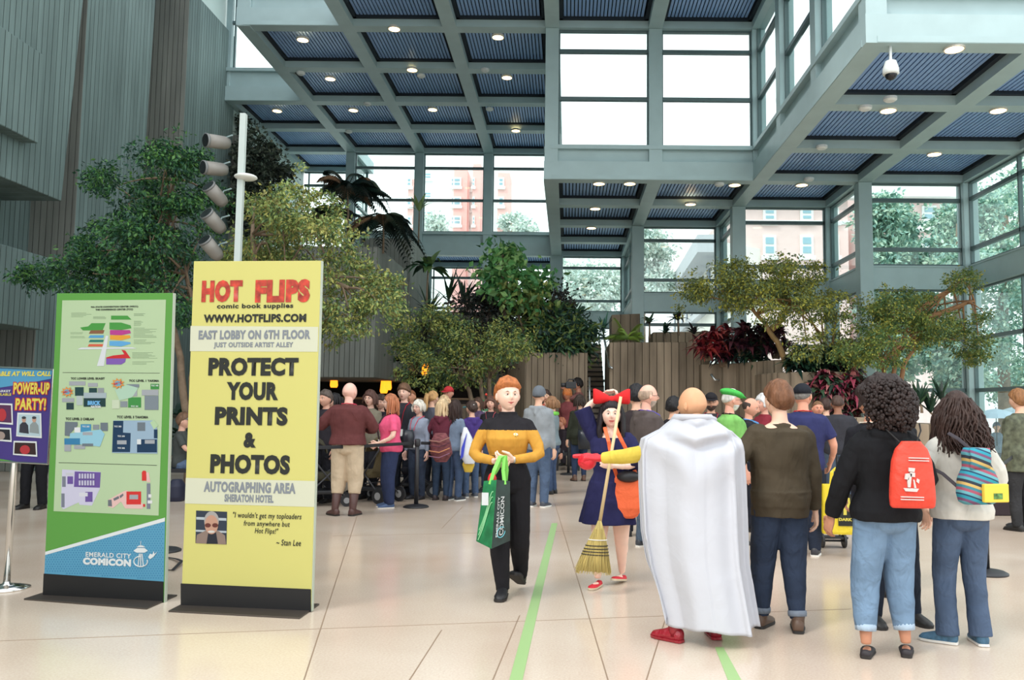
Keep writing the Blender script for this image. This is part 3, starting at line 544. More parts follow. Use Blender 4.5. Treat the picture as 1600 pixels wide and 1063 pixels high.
# oblique stone building with a big cornice
r = empty('stone_building', (0, 0, 0), 0, 'pale stone building with a heavy cornice receding outside the middle bay', 'building')
A = at(1126, 350, 46); B = at(1052, 392, 74); mb = MB(); up = Vector((0, 0, 1))
mb.prism([(A.x, A.y, -.5), (B.x, B.y, -.5), (B.x + 8, B.y + 6, -.5), (A.x + 8, A.y + 6, -.5)], (0, 0, A.z + .5 - 1)); mb.build('wall', cr_, r)
dv = Vector((B.x - A.x, B.y - A.y, 0)); nv = Vector((dv.y, -dv.x, 0)).normalized() * -1
if nv.x > 0: nv = -nv
for z0, z1, e in ((A.z - 1.6, A.z - .6, 1.3), (A.z - 4.4, A.z - 4.0, .4)): MB().prism([Vector((A.x, A.y, z0)) + nv * e, Vector((B.x, B.y, z0)) + nv * e, Vector((B.x, B.y, z0)), Vector((A.x, A.y, z0))], (0, 0, z1 - z0)).build('cornice', mat('stone_cornice', (196, 198, 204), .7), r)
for k in range(9):
    t = (k + .5) / 9; c = Vector((A.x, A.y, 0)) + dv * t; u = dv.normalized()
    for z in (A.z - 3.6, A.z - 7.6, A.z - 11):
        MB().prism([c - u * .5 + nv * .1 + up * z, c + u * .5 + nv * .1 + up * z, c + u * .5 - nv * .1 + up * z, c - u * .5 - nv * .1 + up * z], (0, 0, 1.8)).build('window', mat('far_glass2', (130, 140, 156), .3), r)
sg = struct(MB().box((-60, 37.2, -.6), (90, 160, -.5)).build('street_ground', mat('street', (190, 192, 190), .9, vary=(.4, .1))))
sg2 = struct(MB().box((16.1, -20, -.6), (90, 37.2, -.5)).build('street_ground', mat('street', (190, 192, 190), .9)))
FAR = [(206, 222, 214), (222, 232, 224), (190, 210, 204), (228, 236, 226)]  # outside leaves paled, window haze put into their colour
TEAL = [(150, 190, 176), (174, 206, 186), (198, 220, 198), (130, 170, 160)]  # nearer outside leaves, lightened with the same painted haze
def far_tree(label, Y, blobs, n, size, cols, seed): tree('street_tree', label, Y, blobs, n, size, cols, [[(blobs[0][0], 640), (blobs[0][0], blobs[0][1])]], seed, 'tree', .25, 2.0, 1.8, None, .2, 'outside trees')
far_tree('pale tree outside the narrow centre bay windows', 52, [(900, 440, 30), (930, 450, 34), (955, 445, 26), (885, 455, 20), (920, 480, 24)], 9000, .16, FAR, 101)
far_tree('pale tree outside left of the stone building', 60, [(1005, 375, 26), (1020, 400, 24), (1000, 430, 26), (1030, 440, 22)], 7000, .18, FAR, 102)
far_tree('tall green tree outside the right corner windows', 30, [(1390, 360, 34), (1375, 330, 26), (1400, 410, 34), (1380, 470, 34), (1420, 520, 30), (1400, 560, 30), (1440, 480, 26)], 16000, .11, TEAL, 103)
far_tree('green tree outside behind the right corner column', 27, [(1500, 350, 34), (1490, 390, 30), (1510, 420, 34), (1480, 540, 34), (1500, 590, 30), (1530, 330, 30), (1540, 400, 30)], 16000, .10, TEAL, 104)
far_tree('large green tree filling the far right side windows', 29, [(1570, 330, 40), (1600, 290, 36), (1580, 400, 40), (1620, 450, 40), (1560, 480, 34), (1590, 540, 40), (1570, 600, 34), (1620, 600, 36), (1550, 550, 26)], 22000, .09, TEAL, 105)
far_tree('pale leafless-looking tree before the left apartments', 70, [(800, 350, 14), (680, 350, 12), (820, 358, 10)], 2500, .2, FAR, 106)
# ================================================================ people
def lerp(a, b, t): return a + (b - a) * t
def ringz(z, cx, cy, rx, ry, n=24, pw=2.3):
    out = []
    for j in range(n):
        a = 2 * PI * j / n; c, s = math.cos(a), math.sin(a)
        out.append(Vector((cx + rx * abs(c) ** (2 / pw) * (1 if c > 0 else -1), cy + ry * abs(s) ** (2 / pw) * (1 if s > 0 else -1), z)))
    return out
def limb(mb, pts, rad, n=12):
    """rounded tapered chain with interpolated joints"""
    P = []; Q = []
    pts = [Vector(p) for p in pts]; k = len(pts)
    for i in range(k - 1):
        for t in (0, .33, .67): P.append(pts[i].lerp(pts[i + 1], t)); Q.append(lerp(rad[i], rad[i + 1], t))
    P.append(pts[-1]); Q.append(rad[-1])
    # soften the joints
    for _ in range(1): P = [P[0]] + [P[i] * .5 + (P[i - 1] + P[i + 1]) * .25 for i in range(1, len(P) - 1)] + [P[-1]]
    mb.tube(P, Q, n); 
def ik(a, b, l1, l2, pole):
    a = Vector(a); b = Vector(b); d = b - a; L = min(d.length, (l1 + l2) * .998); d = d.normalized(); b = a + d * L
    x = (l1 * l1 - l2 * l2 + L * L) / (2 * L); h = math.sqrt(max(0, l1 * l1 - x * x)); p = Vector(pole); p = (p - d * p.dot(d)); p = p.normalized() if p.length > 1e-5 else d.orthogonal()
    return a + d * x + p * h, b
def hand(mb, w, fd, pn, s, side, curl=.5, point=False, thumbin=.5, spreadf=1.0):
    """w wrist, fd finger direction, pn palm normal (out of the palm), side +1 = thumb towards +cross"""
    fd = Vector(fd).normalized(); pn = Vector(pn); pn = (pn - fd * pn.dot(fd)).normalized(); sd = fd.cross(pn) * side
    pl = .056 * s; pw = .024 * s; pt = .0095 * s
    mb.tube([w - fd * .008 * s, w + fd * pl * .35, w + fd * pl * .75, w + fd * pl * 1.05], [(pw * .62, pt * 1.1), (pw * .95, pt * 1.25), (pw * 1.05, pt * 1.1), (pw * .95, pt * .8)], 10, flat=pn)
    L = (.040, .046, .043, .034) if not point else (.034, .036, .034, .028); r = (.0054 if not point else .0078) * s
    if point: mb.ell(w + fd * pl * .75 + pn * .012 * s, (.030 * s, .024 * s, .026 * s), nu=12, nv=8)
    for q in range(4):
        o = w + fd * pl * (1.0 - .05 * abs(q - 1.2)) + sd * pw * (.78 - .52 * q); c = curl * (1 + .08 * q); d = fd + sd * (.10 - .07 * q) * spreadf; d.normalize()
        if point and q == 0: c = .05
        if point and q > 0: c = 1.5
        P = [o - d * .012 * s, o]; ang = 0; p = o
        for k_, f in enumerate((.42, .32, .26)):
            ang += c * (.75, 1.0, .7)[k_]; dd = d * math.cos(ang) + pn * math.sin(ang); p = p + dd * L[q] * s * f; P.append(p)
        mb.tube(P, [r * 1.05, r * 1.1, r, r * .92, r * .7], 7)
    o = w + fd * pl * .25 + sd * pw * .8; d1 = (sd * .8 + fd * .75 + pn * .35 * thumbin).normalized(); d2 = (sd * (.35 - .5 * thumbin) + fd * .9 + pn * .6 * thumbin).normalized()
    mb.tube([o - sd * pw * .5, o, o + d1 * .02 * s, o + d1 * .02 * s + d2 * .018 * s, o + d1 * .02 * s + d2 * .032 * s], [r * 1.5, r * 1.6, r * 1.35, r * 1.15, r * .75], 7)
def headverts(nu, nv, fem):
    V = []
    for i in range(nv + 1):
        a = PI * i / nv
        for j in range(nu):
            b = 2 * PI * j / nu; V.append((math.sin(a) * math.cos(b), math.sin(a) * math.sin(b), math.cos(a)))
    return np.array(V)
def g2(x, z, cx, cz, sx, sz): return np.exp(-((x - cx) / sx) ** 2 - ((z - cz) / sz) ** 2)
def headshape(D, fem=False, wide=1.0, child=False):
    x, y, z = D[:, 0].copy(), D[:, 1].copy(), D[:, 2].copy(); f = np.clip(y, 0, 1); zn = np.clip(-z, 0, 1)
    X = x * .0480 * wide; Y = y * .0575; Z = z * .066
    X *= 1 - (.36 if fem else .28) * zn ** 1.8
    back = np.clip(-y, 0, 1); Y += back * zn ** 1.2 * .030 * (1)   # occiput tucks in to the neck
    Y *= np.where(y > 0, .95, 1.0)
    Z += -back * zn * -.010
    # face relief
    Y += f * (.0155 * g2(x, z, 0, -.20, .11, .15) + .0085 * g2(x, z, 0, .0, .09, .22) )            # nose
    Y -= f * .0075 * (g2(x, z, .36, .03, .17, .12) + g2(x, z, -.36, .03, .17, .12))                # eye sockets
    Y += f * .0030 * (g2(x, z, .34, .20, .26, .07) + g2(x, z, -.34, .20, .26, .07))                # brows
    Y += f * (.0048 * g2(x, z, 0, -.47, .22, .055) + .0050 * g2(x, z, 0, -.58, .19, .05) - .0030 * g2(x, z, 0, -.525, .26, .02) - .003 * g2(x, z, 0, -.68, .2, .05))
    Y += f * .0080 * g2(x, z, 0, -.84, .30, .14); Y += f * .003 * (g2(x, z, .5, -.25, .2, .2) + g2(x, z, -.5, -.25, .2, .2))
    return np.stack([X, Y, Z], 1) * 1.0
def build_head(mb, C, s, M, fem, eyecol=3, nu=56, nv=56, wide=1.0, smile=.4):
    """mats: 0 skin 1 lips 2 white 3 iris 4 brow"""
    D = headverts(nu, nv, fem); P = headshape(D, fem, wide) * s; o = mb.n
    vs = [C + M @ Vector(p) for p in P.tolist()]; fs = []; mis = []
    for i in range(nv):
        for j in range(nu):
            f = (i * nu + j, (i + 1) * nu + j, (i + 1) * nu + (j + 1) % nu, i * nu + (j + 1) % nu)
            c = D[list(f)].mean(0); lip = c[1] > .3 and abs(c[0]) < .29 and (-.60 - .02 + smile * .22 * abs(c[0]) < c[2] < -.435 - .10 * abs(c[0]) + smile * .22 * abs(c[0])) and abs(c[2] + .52 - smile * .22 * abs(c[0])) < .10 * (1.02 - abs(c[0]) / .33)
            fs.append(f); mis.append(1 if lip else 0)
    mb.v.extend([tuple(v) for v in vs]); mb.n += len(vs)
    for f, m in zip(fs, mis): mb.f.append(tuple(k + o for k in f)); mb.m.append(m)
    for sg in (-1, 1):
        e = Vector((sg * .0165, .0455, .002)) * s; mb.ell(C + M @ e, (.0078 * s, .0052 * s, .0037 * s), M, 12, 8, 2); e2 = Vector((sg * .0162, .0490, .0018)) * s; mb.ell(C + M @ e2, (.0036 * s, .0021 * s, .0034 * s), M, 10, 6, 3); mb.ell(C + M @ (e + Vector((0, -.0010, .0046)) * s), (.0092 * s, .0058 * s, .0034 * s), M, 12, 8, 0); mb.ell(C + M @ (e + Vector((0, -.001, -.0042)) * s), (.0090 * s, .0050 * s, .0026 * s), M, 12, 8, 0)
        # upper lid and brow
        mb.tube([C + M @ (Vector((sg * a, b, c)) * s) for a, b, c in ((.0095, .0495, .0030), (.0165, .0512, .0046), (.0235, .0468, .0026))], [.0006 * s, .0009 * s, .0006 * s], 6, mi=4)
        mb.tube([C + M @ (Vector((sg * a, b, c)) * s) for a, b, c in ((.0075, .0530, .0115), (.0165, .0520, .0150), (.0270, .0430, .0115))], [.0013 * s, .0019 * s, .0008 * s], 6, mi=4)
        # ear
        ec = C + M @ (Vector((sg * .0475 * wide, -.004, -.006)) * s); E = M @ Matrix.Rotation(sg * .35, 3, 'Z'); mb.ell(ec, (.0050 * s, .0105 * s, .0165 * s), E, 12, 10, 0); mb.ell(ec + M @ (Vector((sg * .003, .003, 0)) * s), (.003 * s, .006 * s, .011 * s), E, 10, 8, 0)
    return P
def hair_cap(s, style, rng):
    """closed shell round the skull; grows out where there is hair and dips inside where there is none"""
    nu, nv = 56, 40; D = headverts(nu, nv, False); P = headshape(D); x, y, z = D[:, 0], D[:, 1], D[:, 2]
    front, side, backz, th = dict(short=(.50, .06, -.80, .20), pixie=(.50, .26, -.70, .26), crop=(.60, .12, -.45, .07), mop=(.36, -.05, -.62, .22), balding=(1.2, -.12, -.55, .05), long=(.50, -.35, -.9, .15), bob=(.40, -.5, -.9, .18), afro=(.45, -.55, -1.0, .70), tied=(.55, .0, -.6, .09))[style]
    u = y
    line = np.where(u > 0, side + (front - side) * np.clip(u, 0, 1) ** 1.2, side + (backz - side) * np.clip(-u, 0, 1) ** .8)
    if style == 'balding': m = np.clip((z - line) / .12, 0, 1) * np.clip((.60 - z) / .25, 0, 1) * np.clip((.30 - y) / .25, 0, 1)
    else: m = np.clip((z - line) / .10, 0, 1)
    m = m * m * (3 - 2 * m)
    nz = np.array([noise.noise(Vector((a * 3.2, b * 3.2, c * 3.2))) for a, b, c in D.tolist()]); nf = np.array([noise.noise(Vector((a * 13, b * 13, c * 6))) for a, b, c in D.tolist()])
    g = .93 + m * (th + .07) + m * nz * th * .35 + m * nf * (.03 if style != 'afro' else .10)
    Q = P * g[:, None]
    if style == 'pixie': g += m * .10 * np.clip(x * .8 + .2, 0, 1) * np.clip(y + .3, 0, 1)
    Q = P * g[:, None]
    if style in ('short', 'mop', 'bob', 'long'): Q[:, 2] += m * np.clip(z, 0, 1) * .004
    mb = MB(); fs = [(i * nu + j, (i + 1) * nu + j, (i + 1) * nu + (j + 1) % nu, i * nu + (j + 1) % nu) for i in range(nv) for j in range(nu)]
    mb.add([Vector(q) * s for q in Q.tolist()], fs); return mb
def strands(mb, s, L, n, wave, rng, a0=-115, a1=115, spread=1.0, r=.010, top=.01, out=.0, curlend=0, flare=.2):
    for k in range(n):
        a = R(lerp(a0, a1, (k + .5) / n) + rng.uniform(-5, 5)); rr = .047 * (1 + .1 * rng.uniform(-1, 1)); l = L * rng.uniform(.85, 1.05); P = []; ph = rng.uniform(0, 6.28); m = 10
        for i in range(m + 1):
            t = i / m; q = rr * (1.0 + .18 * math.sin(min(1, t * 2) * PI / 2) + flare * t) * lerp(.95, spread, min(1, t * 3.5)) + wave * math.sin(ph + t * 11) * (.3 + t)
            P.append(Vector((math.sin(a) * q * .95, -math.cos(a) * q * 1.1 - .004 - out * t, top + .03 - l * t)) * s + Vector((wave * math.cos(ph + t * 9) * (.3 + t), 0, 0)) * s)
        mb.tube(P, [r * s * (.8 if i == 0 else 1.0 - .55 * (i / m) ** 3) for i in range(m + 1)], 6)
LABELS = {}
SEED = [0]
def person(label, px, top, yaw, cloth_top, bottom, hair=None, skinc=(228, 180, 154), fem=False, bulk=1.0, belly=0, head=(0, 0), arms=None, feet=None, shoes=None, group=None, near=False, Y=None, h=None, x=None, extra=None, legs_bare=False, sit=False, lean=0, stance=.055, scale_h=None, roll=0, neck=.0, smile=.3, hs=1.08):
    """px: pixel between the feet; top: pixel row of the head's top; yaw 0 looks away from the camera, 180 at it, 90 to the picture's left"""
    SEED[0] += 1; rng = random.Random(SEED[0] * 13)
    if Y is None: base = onz(px[0], px[1])
    else: base = at(px[0], 640, Y); base.z = 0
    base.z = 0 if x is None else x
    Yd = base.y; tz = at(px[0], top, Yd).z
    H = h or (tz - base.z) / (1 + (.0 if not sit else 0)); s = H
    rz = R(yaw); root = empty('person', base, rz, label, 'person', group)
    Mi = Matrix.Rotation(-rz, 3, 'Z')
    def loc(x_, y_, dY=0):   # pixel at this person's depth (+dY) -> local coordinates in units of height
        p = at(x_, y_, Yd + dY) - base; return (Mi @ p) / s
    V = lambda a, b, c: Vector((a, b, c)) * s
    vox = .007 if near else (.011 if Yd < 12 else .015)
    W = bulk; D_ = lerp(1, bulk, 1.1)
    dz = -.235 if sit else 0
    # torso rings (z, rx, ry, cy)
    if fem: T = [(.475, .070, .055, 0), (.50, .092, .068, -.006), (.535, .097, .070, -.006), (.57, .088, .062, 0), (.61, .074, .054, .003), (.65, .074, .056, .006), (.69, .083, .066, .012), (.725, .088, .070, .014), (.768, .091, .058, .006), (.797, .082, .048, 0), (.817, .060, .041, -.004), (.836, .038, .035, -.004)]
    else: T = [(.475, .068, .055, 0), (.50, .086, .066, -.004), (.535, .092, .068, -.004), (.57, .088, .064, 0), (.61, .084, .060, .003), (.65, .088, .062, .004), (.69, .096, .066, .005), (.73, .102, .067, .005), (.772, .102, .060, .002), (.799, .091, .051, -.002), (.820, .068, .044, -.004), (.840, .042, .038, -.004)]
    def tor(z0, z1, off, fl=0, topoff=None):
        out = []; zs = [t for t in T if z0 - .001 <= t[0] <= z1 + .001]
        def samp(z):
            for a, b in zip(T[:-1], T[1:]):
                if a[0] <= z <= b[0]: t = (z - a[0]) / (b[0] - a[0]); return tuple(lerp(a[i], b[i], t) for i in range(4))
            q = T[0] if z < T[0][0] else T[-1]; return (z, *q[1:])
        L_ = sorted(set([z0] + [t[0] for t in zs] + [z1]))
        for z in L_:
            q = samp(z); bw = 1 + belly * math.exp(-((z - .60) / .07) ** 2); w_ = W if z < .80 else lerp(W, 1, min(1, (z - .80) / .03)); d_ = D_ if z < .8 else lerp(D_, 1, min(1, (z - .8) / .03))
            e = off if z < .8 else (off if topoff is None else topoff); e += fl * max(0, (.6 - z))
            out.append([Vector((p.x, p.y + lean * (z - .5) * s, p.z)) for p in ringz((z + dz) * s, 0, (q[3] + belly * .03 * math.exp(-((z - .60) / .07) ** 2)) * s, (q[1] * w_ * (1 + .3 * (bw - 1)) + e) * s, (q[2] * d_ * bw + e) * s)])
        return out
    lz = lambda z: lean * (z - .5)
    # joints
    sh = {}; el = {}; wr = {}; hn = {}
    arms = arms or {}
    for S, sg in (('R', 1), ('L', -1)):
        a = arms.get(S, {}); shp = V(sg * (.084 if fem else .094) * lerp(1, W, .75), lz(.79) - .002, .791 + dz)
        raise_ = a.get('raise', 0); shp += V(0, 0, raise_)
        tgt = a.get('w', (sg * (.135 + .05 * (W - 1)), .03, .475 + dz)); tgt = Vector(tgt) * s
        pole = Vector(a.get('pole', (sg * .5, -1, -.1))); e_, w_ = ik(shp, tgt, .170 * s, .150 * s, pole); sh[S], el[S], wr[S] = shp, e_, w_
    # legs
    ft = {}; kn = {}; hp = {}
    feet = feet or {}
    for S, sg in (('R', 1), ('L', -1)):
        f = feet.get(S, (sg * stance, 0, .042)); hpz = V(sg * .047 * lerp(1, W, .5), 0, .50 + dz)
        pole = (sg * .1, 1, .1) if not sit else (sg * .1, .5, 1)
        k_, a_ = ik(hpz, Vector(f[:3]) * s, .235 * s, .225 * s, pole); hp[S], kn[S], ft[S] = hpz, k_, a_
    # ---- body: one continuous mesh
    sk = skin(skinc); mb = MB(); mb.loft(tor(.475, .832, -.006))
    nb = V(0, lz(.83) - .006, .80 + dz); HC = V(0, lz(.9) + .012 + neck, .927 + dz) + V(0, 0, 0)
    mb.tube([nb, V(0, lz(.85) - .004, .845 + dz), V(0, lz(.88) + neck * .6, .875 + dz), V(0, lz(.9) + .004 + neck, .91 + dz)], [(.046 * s, .036 * s), (.031 * s * lerp(1, W, .4), .032 * s), (.029 * s * lerp(1, W, .5), .031 * s), (.030 * s, .033 * s)], 14, flat=(0, 1, 0))
    for S in 'RL':
        limb(mb, [sh[S], el[S], wr[S]], [.028 * s * lerp(1, W, .7), .0215 * s * lerp(1, W, .6), .0135 * s])
        mb.ell(sh[S], .025 * s, nu=10, nv=8)
        th = lerp(1, W, .8) * (1.12 if legs_bare else .86); limb(mb, [hp[S], kn[S], ft[S] + V(0, 0, .0)], [.052 * s * th, .033 * s * th, .0185 * s], 14)
        mid = kn[S].lerp(ft[S], .32) + V(0, -.008, 0); mb.ell(mid, (.028 * s * th, .030 * s * th, .07 * s), nu=12, nv=8)
        sg = 1 if S == 'R' else -1; f = feet.get(S, (0,)); mb.ell(ft[S] + Matrix.Rotation(R(f[4] if len(f) > 4 else -sg * 8), 3, 'Z') @ (Matrix.Rotation(R(-(f[3] if len(f) > 3 else 0)), 3, 'X') @ V(0, .026, -.026)), (.017 * s, .040 * s, .011 * s), Matrix.Rotation(R(f[4] if len(f) > 4 else -sg * 8), 3, 'Z') @ Matrix.Rotation(R(-(f[3] if len(f) > 3 else 0)), 3, 'X'), nu=12, nv=8)
    body = remesh(mb, .010 if near else .016, 4)
    bm_ = MB(); body_n = len(body.vertices)
    co = np.empty(body_n * 3); body.vertices.foreach_get('co', co); bm_.add(co.reshape(-1, 3).tolist(), [tuple(p.vertices) for p in body.polygons])
    bpy.data.meshes.remove(body)
    hm = MB(); hms = []
    for S, sg in (('R', 1), ('L', -1)):
        hm = MB(); hms.append(hm); a = arms.get(S, {}); hsz = s * (1.38 if a.get('glove') else 1.04); fd = Vector(a.get('fd', (wr[S] - el[S]) / s)); pn = Vector(a.get('pn', (-sg, .25, 0)))
        hand(hm, wr[S], fd, pn, hsz, -sg if a.get('flip') else sg * (1 if fd.normalized().cross(pn).y * 0 == 0 else 1) * (1 if (fd.normalized().cross(pn) * sg).dot(Vector(a.get('th', (0, 1, 0)))) > 0 else -1), a.get('curl', .45), a.get('point', False))
        limb(hm, [el[S].lerp(wr[S], .55), wr[S] + fd.normalized() * .006 * s], [.0172 * s * lerp(1, W, .5), .0125 * s])
    gl = (arms.get('R', {}).get('glove') or arms.get('L', {}).get('glove'))
    for hm in hms:
        hq = remesh(hm, .0035 if near else (.005 if Yd < 9 else .0065), 2 if Yd < 9 else 1)
        n_ = len(hq.vertices); co = np.empty(n_ * 3); hq.vertices.foreach_get('co', co)
        if gl: link('glove', hq, gl, root, smooth=True)
        else: bm_.add(co.reshape(-1, 3).tolist(), [tuple(p.vertices) for p in hq.polygons]); bpy.data.meshes.remove(hq)
    HS = hs; HM = HS * (Matrix.Rotation(R(head[0]), 3, 'Z') @ Matrix.Rotation(R(head[1]), 3, 'X') @ Matrix.Rotation(R(roll), 3, 'Y'))
    nn = 56 if near else (40 if Yd < 14 else 28)
    build_head(bm_, HC, s, HM, fem, nu=nn, nv=nn, smile=smile)
    hc = (hair[1] if hair else (90, 70, 55))
    bo = bm_.build('body', [sk, mat('lips_' + ('f' if fem else 'm'), (196, 106, 100) if fem else (190, 122, 108), .4), mat('eye_white', (232, 228, 222), .25), mat('iris', (58, 44, 36), .2), hairm(tuple(int(c * .7) for c in hc)) if sum(hc) > 150 else hairm(hc)], root, smooth=True, fixn=False)
    # ---- hair
    if hair:
        st_, hcol = hair[0], hair[1]; hmt = hairm(hcol)
        hb = hair_cap(s, {'ponytail': 'tied', 'bun': 'tied', 'wavy': 'long', 'curlylong': 'long'}.get(st_, st_), rng); sb = MB()
        L_ = hair[2] if len(hair) > 2 else .16
        if st_ == 'long': strands(sb, s, L_, 60 if near else 22, .003, rng, -118, 118, r=.0085 if near else .010)
        if st_ == 'bob': strands(sb, s, L_ if len(hair) > 2 else .095, 26 if near else 16, .002, rng, -125, 125, r=.013)
        if st_ == 'wavy': strands(sb, s, L_, 120, .011, rng, -120, 120, r=.0050, flare=.5, spread=1.06); strands(sb, s, L_ * .97, 120, .012, rng, -112, 112, r=.0042, spread=1.22, flare=.5, top=.02); strands(sb, s, L_ * .9, 90, .012, rng, -100, 100, r=.0042, spread=1.3, flare=.45, top=.0)
        if st_ == 'ponytail': sb.tube([V(0, -.055, .02), V(0, -.085, .03), V(0, -.10, -.02), V(0, -.095, -.08), V(0, -.09, -L_)], [.012 * s, .022 * s, .024 * s, .02 * s, .006 * s], 10)
        if st_ == 'bun': sb.ell(V(0, -.062, .03), (.03 * s, .026 * s, .028 * s))
        if st_ == 'afro':
            D = headverts(20, 14, False)
            for _ in range(2600 if near else 90):
                d = Vector((rng.gauss(0, 1), rng.gauss(-.15, 1), rng.gauss(.05, 1))).normalized()
                if d.y > .42 and d.z < .45: continue
                if d.z < -.88: continue
                rr = (.088 + .014 * rng.random()) * (1 + .12 * max(0, -d.y)) * (1 + .12 * max(0, -d.z)); sb.ell(Vector((d.x * rr * 1.05, d.y * rr * .95 - .012, d.z * rr * .98 - .002)) * s, rng.uniform(.0045, .009) * s, nu=6, nv=4)
        allb = MB(); 
        for src in (hb, sb):
            if src.n: allb.add([HC + HM @ (Vector(v)) for v in src.v], src.f)
        ho = allb.build('hair', hmt, root, smooth=True, fixn=False)
    # ---- upper garment
    ct = cloth_top; tm = ct['m']; e = ct.get('off', .010); hem = ct.get('hem', .49); mb = MB()
    top_z = ct.get('neck', .835)
    mb.loft(tor(max(hem, .475), top_z, e, ct.get('flare', 0), ct.get('noff', .004)))
    if hem < .475:
        rr = tor(.475, .54, e + .006, ct.get('flare', 0)); fl_ = ct.get('hemw', .11); nR = 28
        rgs = [];
        for t in (0, .2, .45, .7, 1):
            z = lerp(.56, hem, t); wx = lerp(.094 * W + e, fl_, t) * s; wy = lerp(.074 * D_ + e, fl_ * .8, t) * s; rg = []
            for j in range(56):
                a = 2 * PI * j / 56; k_ = 1 + ct.get('fold', .05) * t * math.sin(a * 9 + 1.3) + ct.get('fold', .05) * .5 * t * math.sin(a * 5); rg.append(Vector((math.cos(a) * wx * k_ + ct.get('swx', 0) * t * s, math.sin(a) * wy * k_ + lz(z) * s, (z + dz) * s)))
            rgs.append(rg)
        mb.loft(rgs)
    sl = ct.get('sleeve', 'long'); ar = ct.get('armr', .0)
    for S in 'RL':
        if ct.get('only') and S not in ct['only']: continue
        th = lerp(1, W, .7); a_, b_, c_ = sh[S], el[S], wr[S]
        mb.ell(a_ + V(0, 0, -.004), (.031 * s * th, .034 * s * th, .031 * s), nu=12, nv=8)
        inn = V((-.04 if S == 'R' else .04), 0, .004)
        if sl == 'long': limb(mb, [a_ + inn, a_, b_, c_.lerp(b_, .04)], [(.026 + ar * .5) * s * th, (.031 + ar * .7) * s * th, (.027 + ar) * s * th, (.019 + ar * .8) * s])
        elif sl == 'elbow': limb(mb, [a_ + inn, a_, b_.lerp(a_, -.05)], [.027 * s * th, (.032 + ar * .5) * s * th, (.033 + ar) * s * th])
        elif sl == 'push': limb(mb, [a_ + inn, a_, b_, b_.lerp(c_, .35)], [.032 * s * th, (.036 + ar) * s * th, (.030 + ar) * s * th, (.024 + ar) * s])
        elif sl == 'short': limb(mb, [a_ + inn, a_, a_.lerp(b_, .72)], [.027 * s * th, (.032 + ar) * s * th, (.033 + ar) * s * th])
    if ct.get('hood'): mb.tube([V(-.06, .01, .815 + dz), V(-.055, -.045, .82 + dz), V(0, -.066, .808 + dz), V(.055, -.045, .82 + dz), V(.06, .01, .815 + dz)], [.014 * s, .022 * s, .027 * s, .022 * s, .014 * s], 10); mb.tube([V(-.03, -.05, .80 + dz), V(0, -.07, .775 + dz), V(.03, -.05, .80 + dz)], [.02 * s, .03 * s, .02 * s], 10)
    if ct.get('collar'): mb.tube([V(-.050, .02, .800 + dz), V(-.046, -.026, .815 + dz), V(0, -.046, .822 + dz), V(.046, -.026, .815 + dz), V(.050, .02, .800 + dz)], [(.008 * s, .014 * s)] * 5, 8, flat=(0, 0, 1))
    gm = remesh(mb, vox, 3 if near else 2); nvx = len(gm.vertices)
    # soft cloth folds as real relief
    co = np.empty(nvx * 3); gm.vertices.foreach_get('co', co); no = np.empty(nvx * 3); gm.vertices.foreach_get('normal', no); co = co.reshape(-1, 3); no = no.reshape(-1, 3); amp = ct.get('wr', .005) * (1 if near else .8)
    k_ = np.array([noise.noise(Vector((p[0] * 7 + p[2] * 5 + SEED[0], p[1] * 7, p[2] * 7 - p[0] * 3))) + .5 * noise.noise(Vector((p[0] * 16 + SEED[0], p[1] * 16, p[2] * 16))) for p in co.tolist()]) * amp
    co += no * k_[:, None]; gm.vertices.foreach_set('co', co.reshape(-1)); gm.update()
    go = link(ct.get('name', 'shirt'), gm, tm if isinstance(tm, (list, tuple)) else [tm], root, smooth=True)
    if ct.get('paint'):
        fn = ct['paint']; ms = []
        for p in gm.polygons: c = p.center / s; ms.append(fn(c.x, c.y, c.z))
        gm.polygons.foreach_set('material_index', ms)
    # ---- lower garment
    if bottom:
        mb = MB(); e = bottom.get('off', .005); mb.loft(tor(.475, bottom.get('waist', .60), e)); hemz = bottom.get('len', 1.0)
        r_ = bottom.get('r', (.058, .044, .038, .036))
        for S in 'RL':
            th = lerp(1, W, .85); a_, k2, f_ = hp[S], kn[S], ft[S] - V(0, 0, .012)
            end = k2.lerp(f_, hemz); mid = k2.lerp(end, .5)
            limb(mb, [a_ + V(0, 0, .02), a_.lerp(k2, .35), k2, mid, end], [r_[0] * s * th, r_[0] * .93 * s * th, r_[1] * s * th, r_[2] * s * th, r_[3] * s], 16)
        if not fem or True: mb.ell(V(0, -.030, .495 + dz), (.075 * s * W, .052 * s * D_, .045 * s), nu=14, nv=10)
        lm = remesh(mb, vox, 3); nvx = len(lm.vertices); co = np.empty(nvx * 3); lm.vertices.foreach_get('co', co); no = np.empty(nvx * 3); lm.vertices.foreach_get('normal', no); co = co.reshape(-1, 3); no = no.reshape(-1, 3)
        k_ = np.array([noise.noise(Vector((p[0] * 6, p[1] * 6 + SEED[0], p[2] * 14))) * (1.0 if p[2] < .30 * s else .5) + .4 * noise.noise(Vector((p[0] * 14, p[1] * 14, p[2] * 26))) for p in co.tolist()]) * bottom.get('wr', .004)
        co += no * k_[:, None]; lm.vertices.foreach_set('co', co.reshape(-1)); lm.update(); lo_ = link(bottom.get('name', 'trousers'), lm, bottom['m'], root, smooth=True)
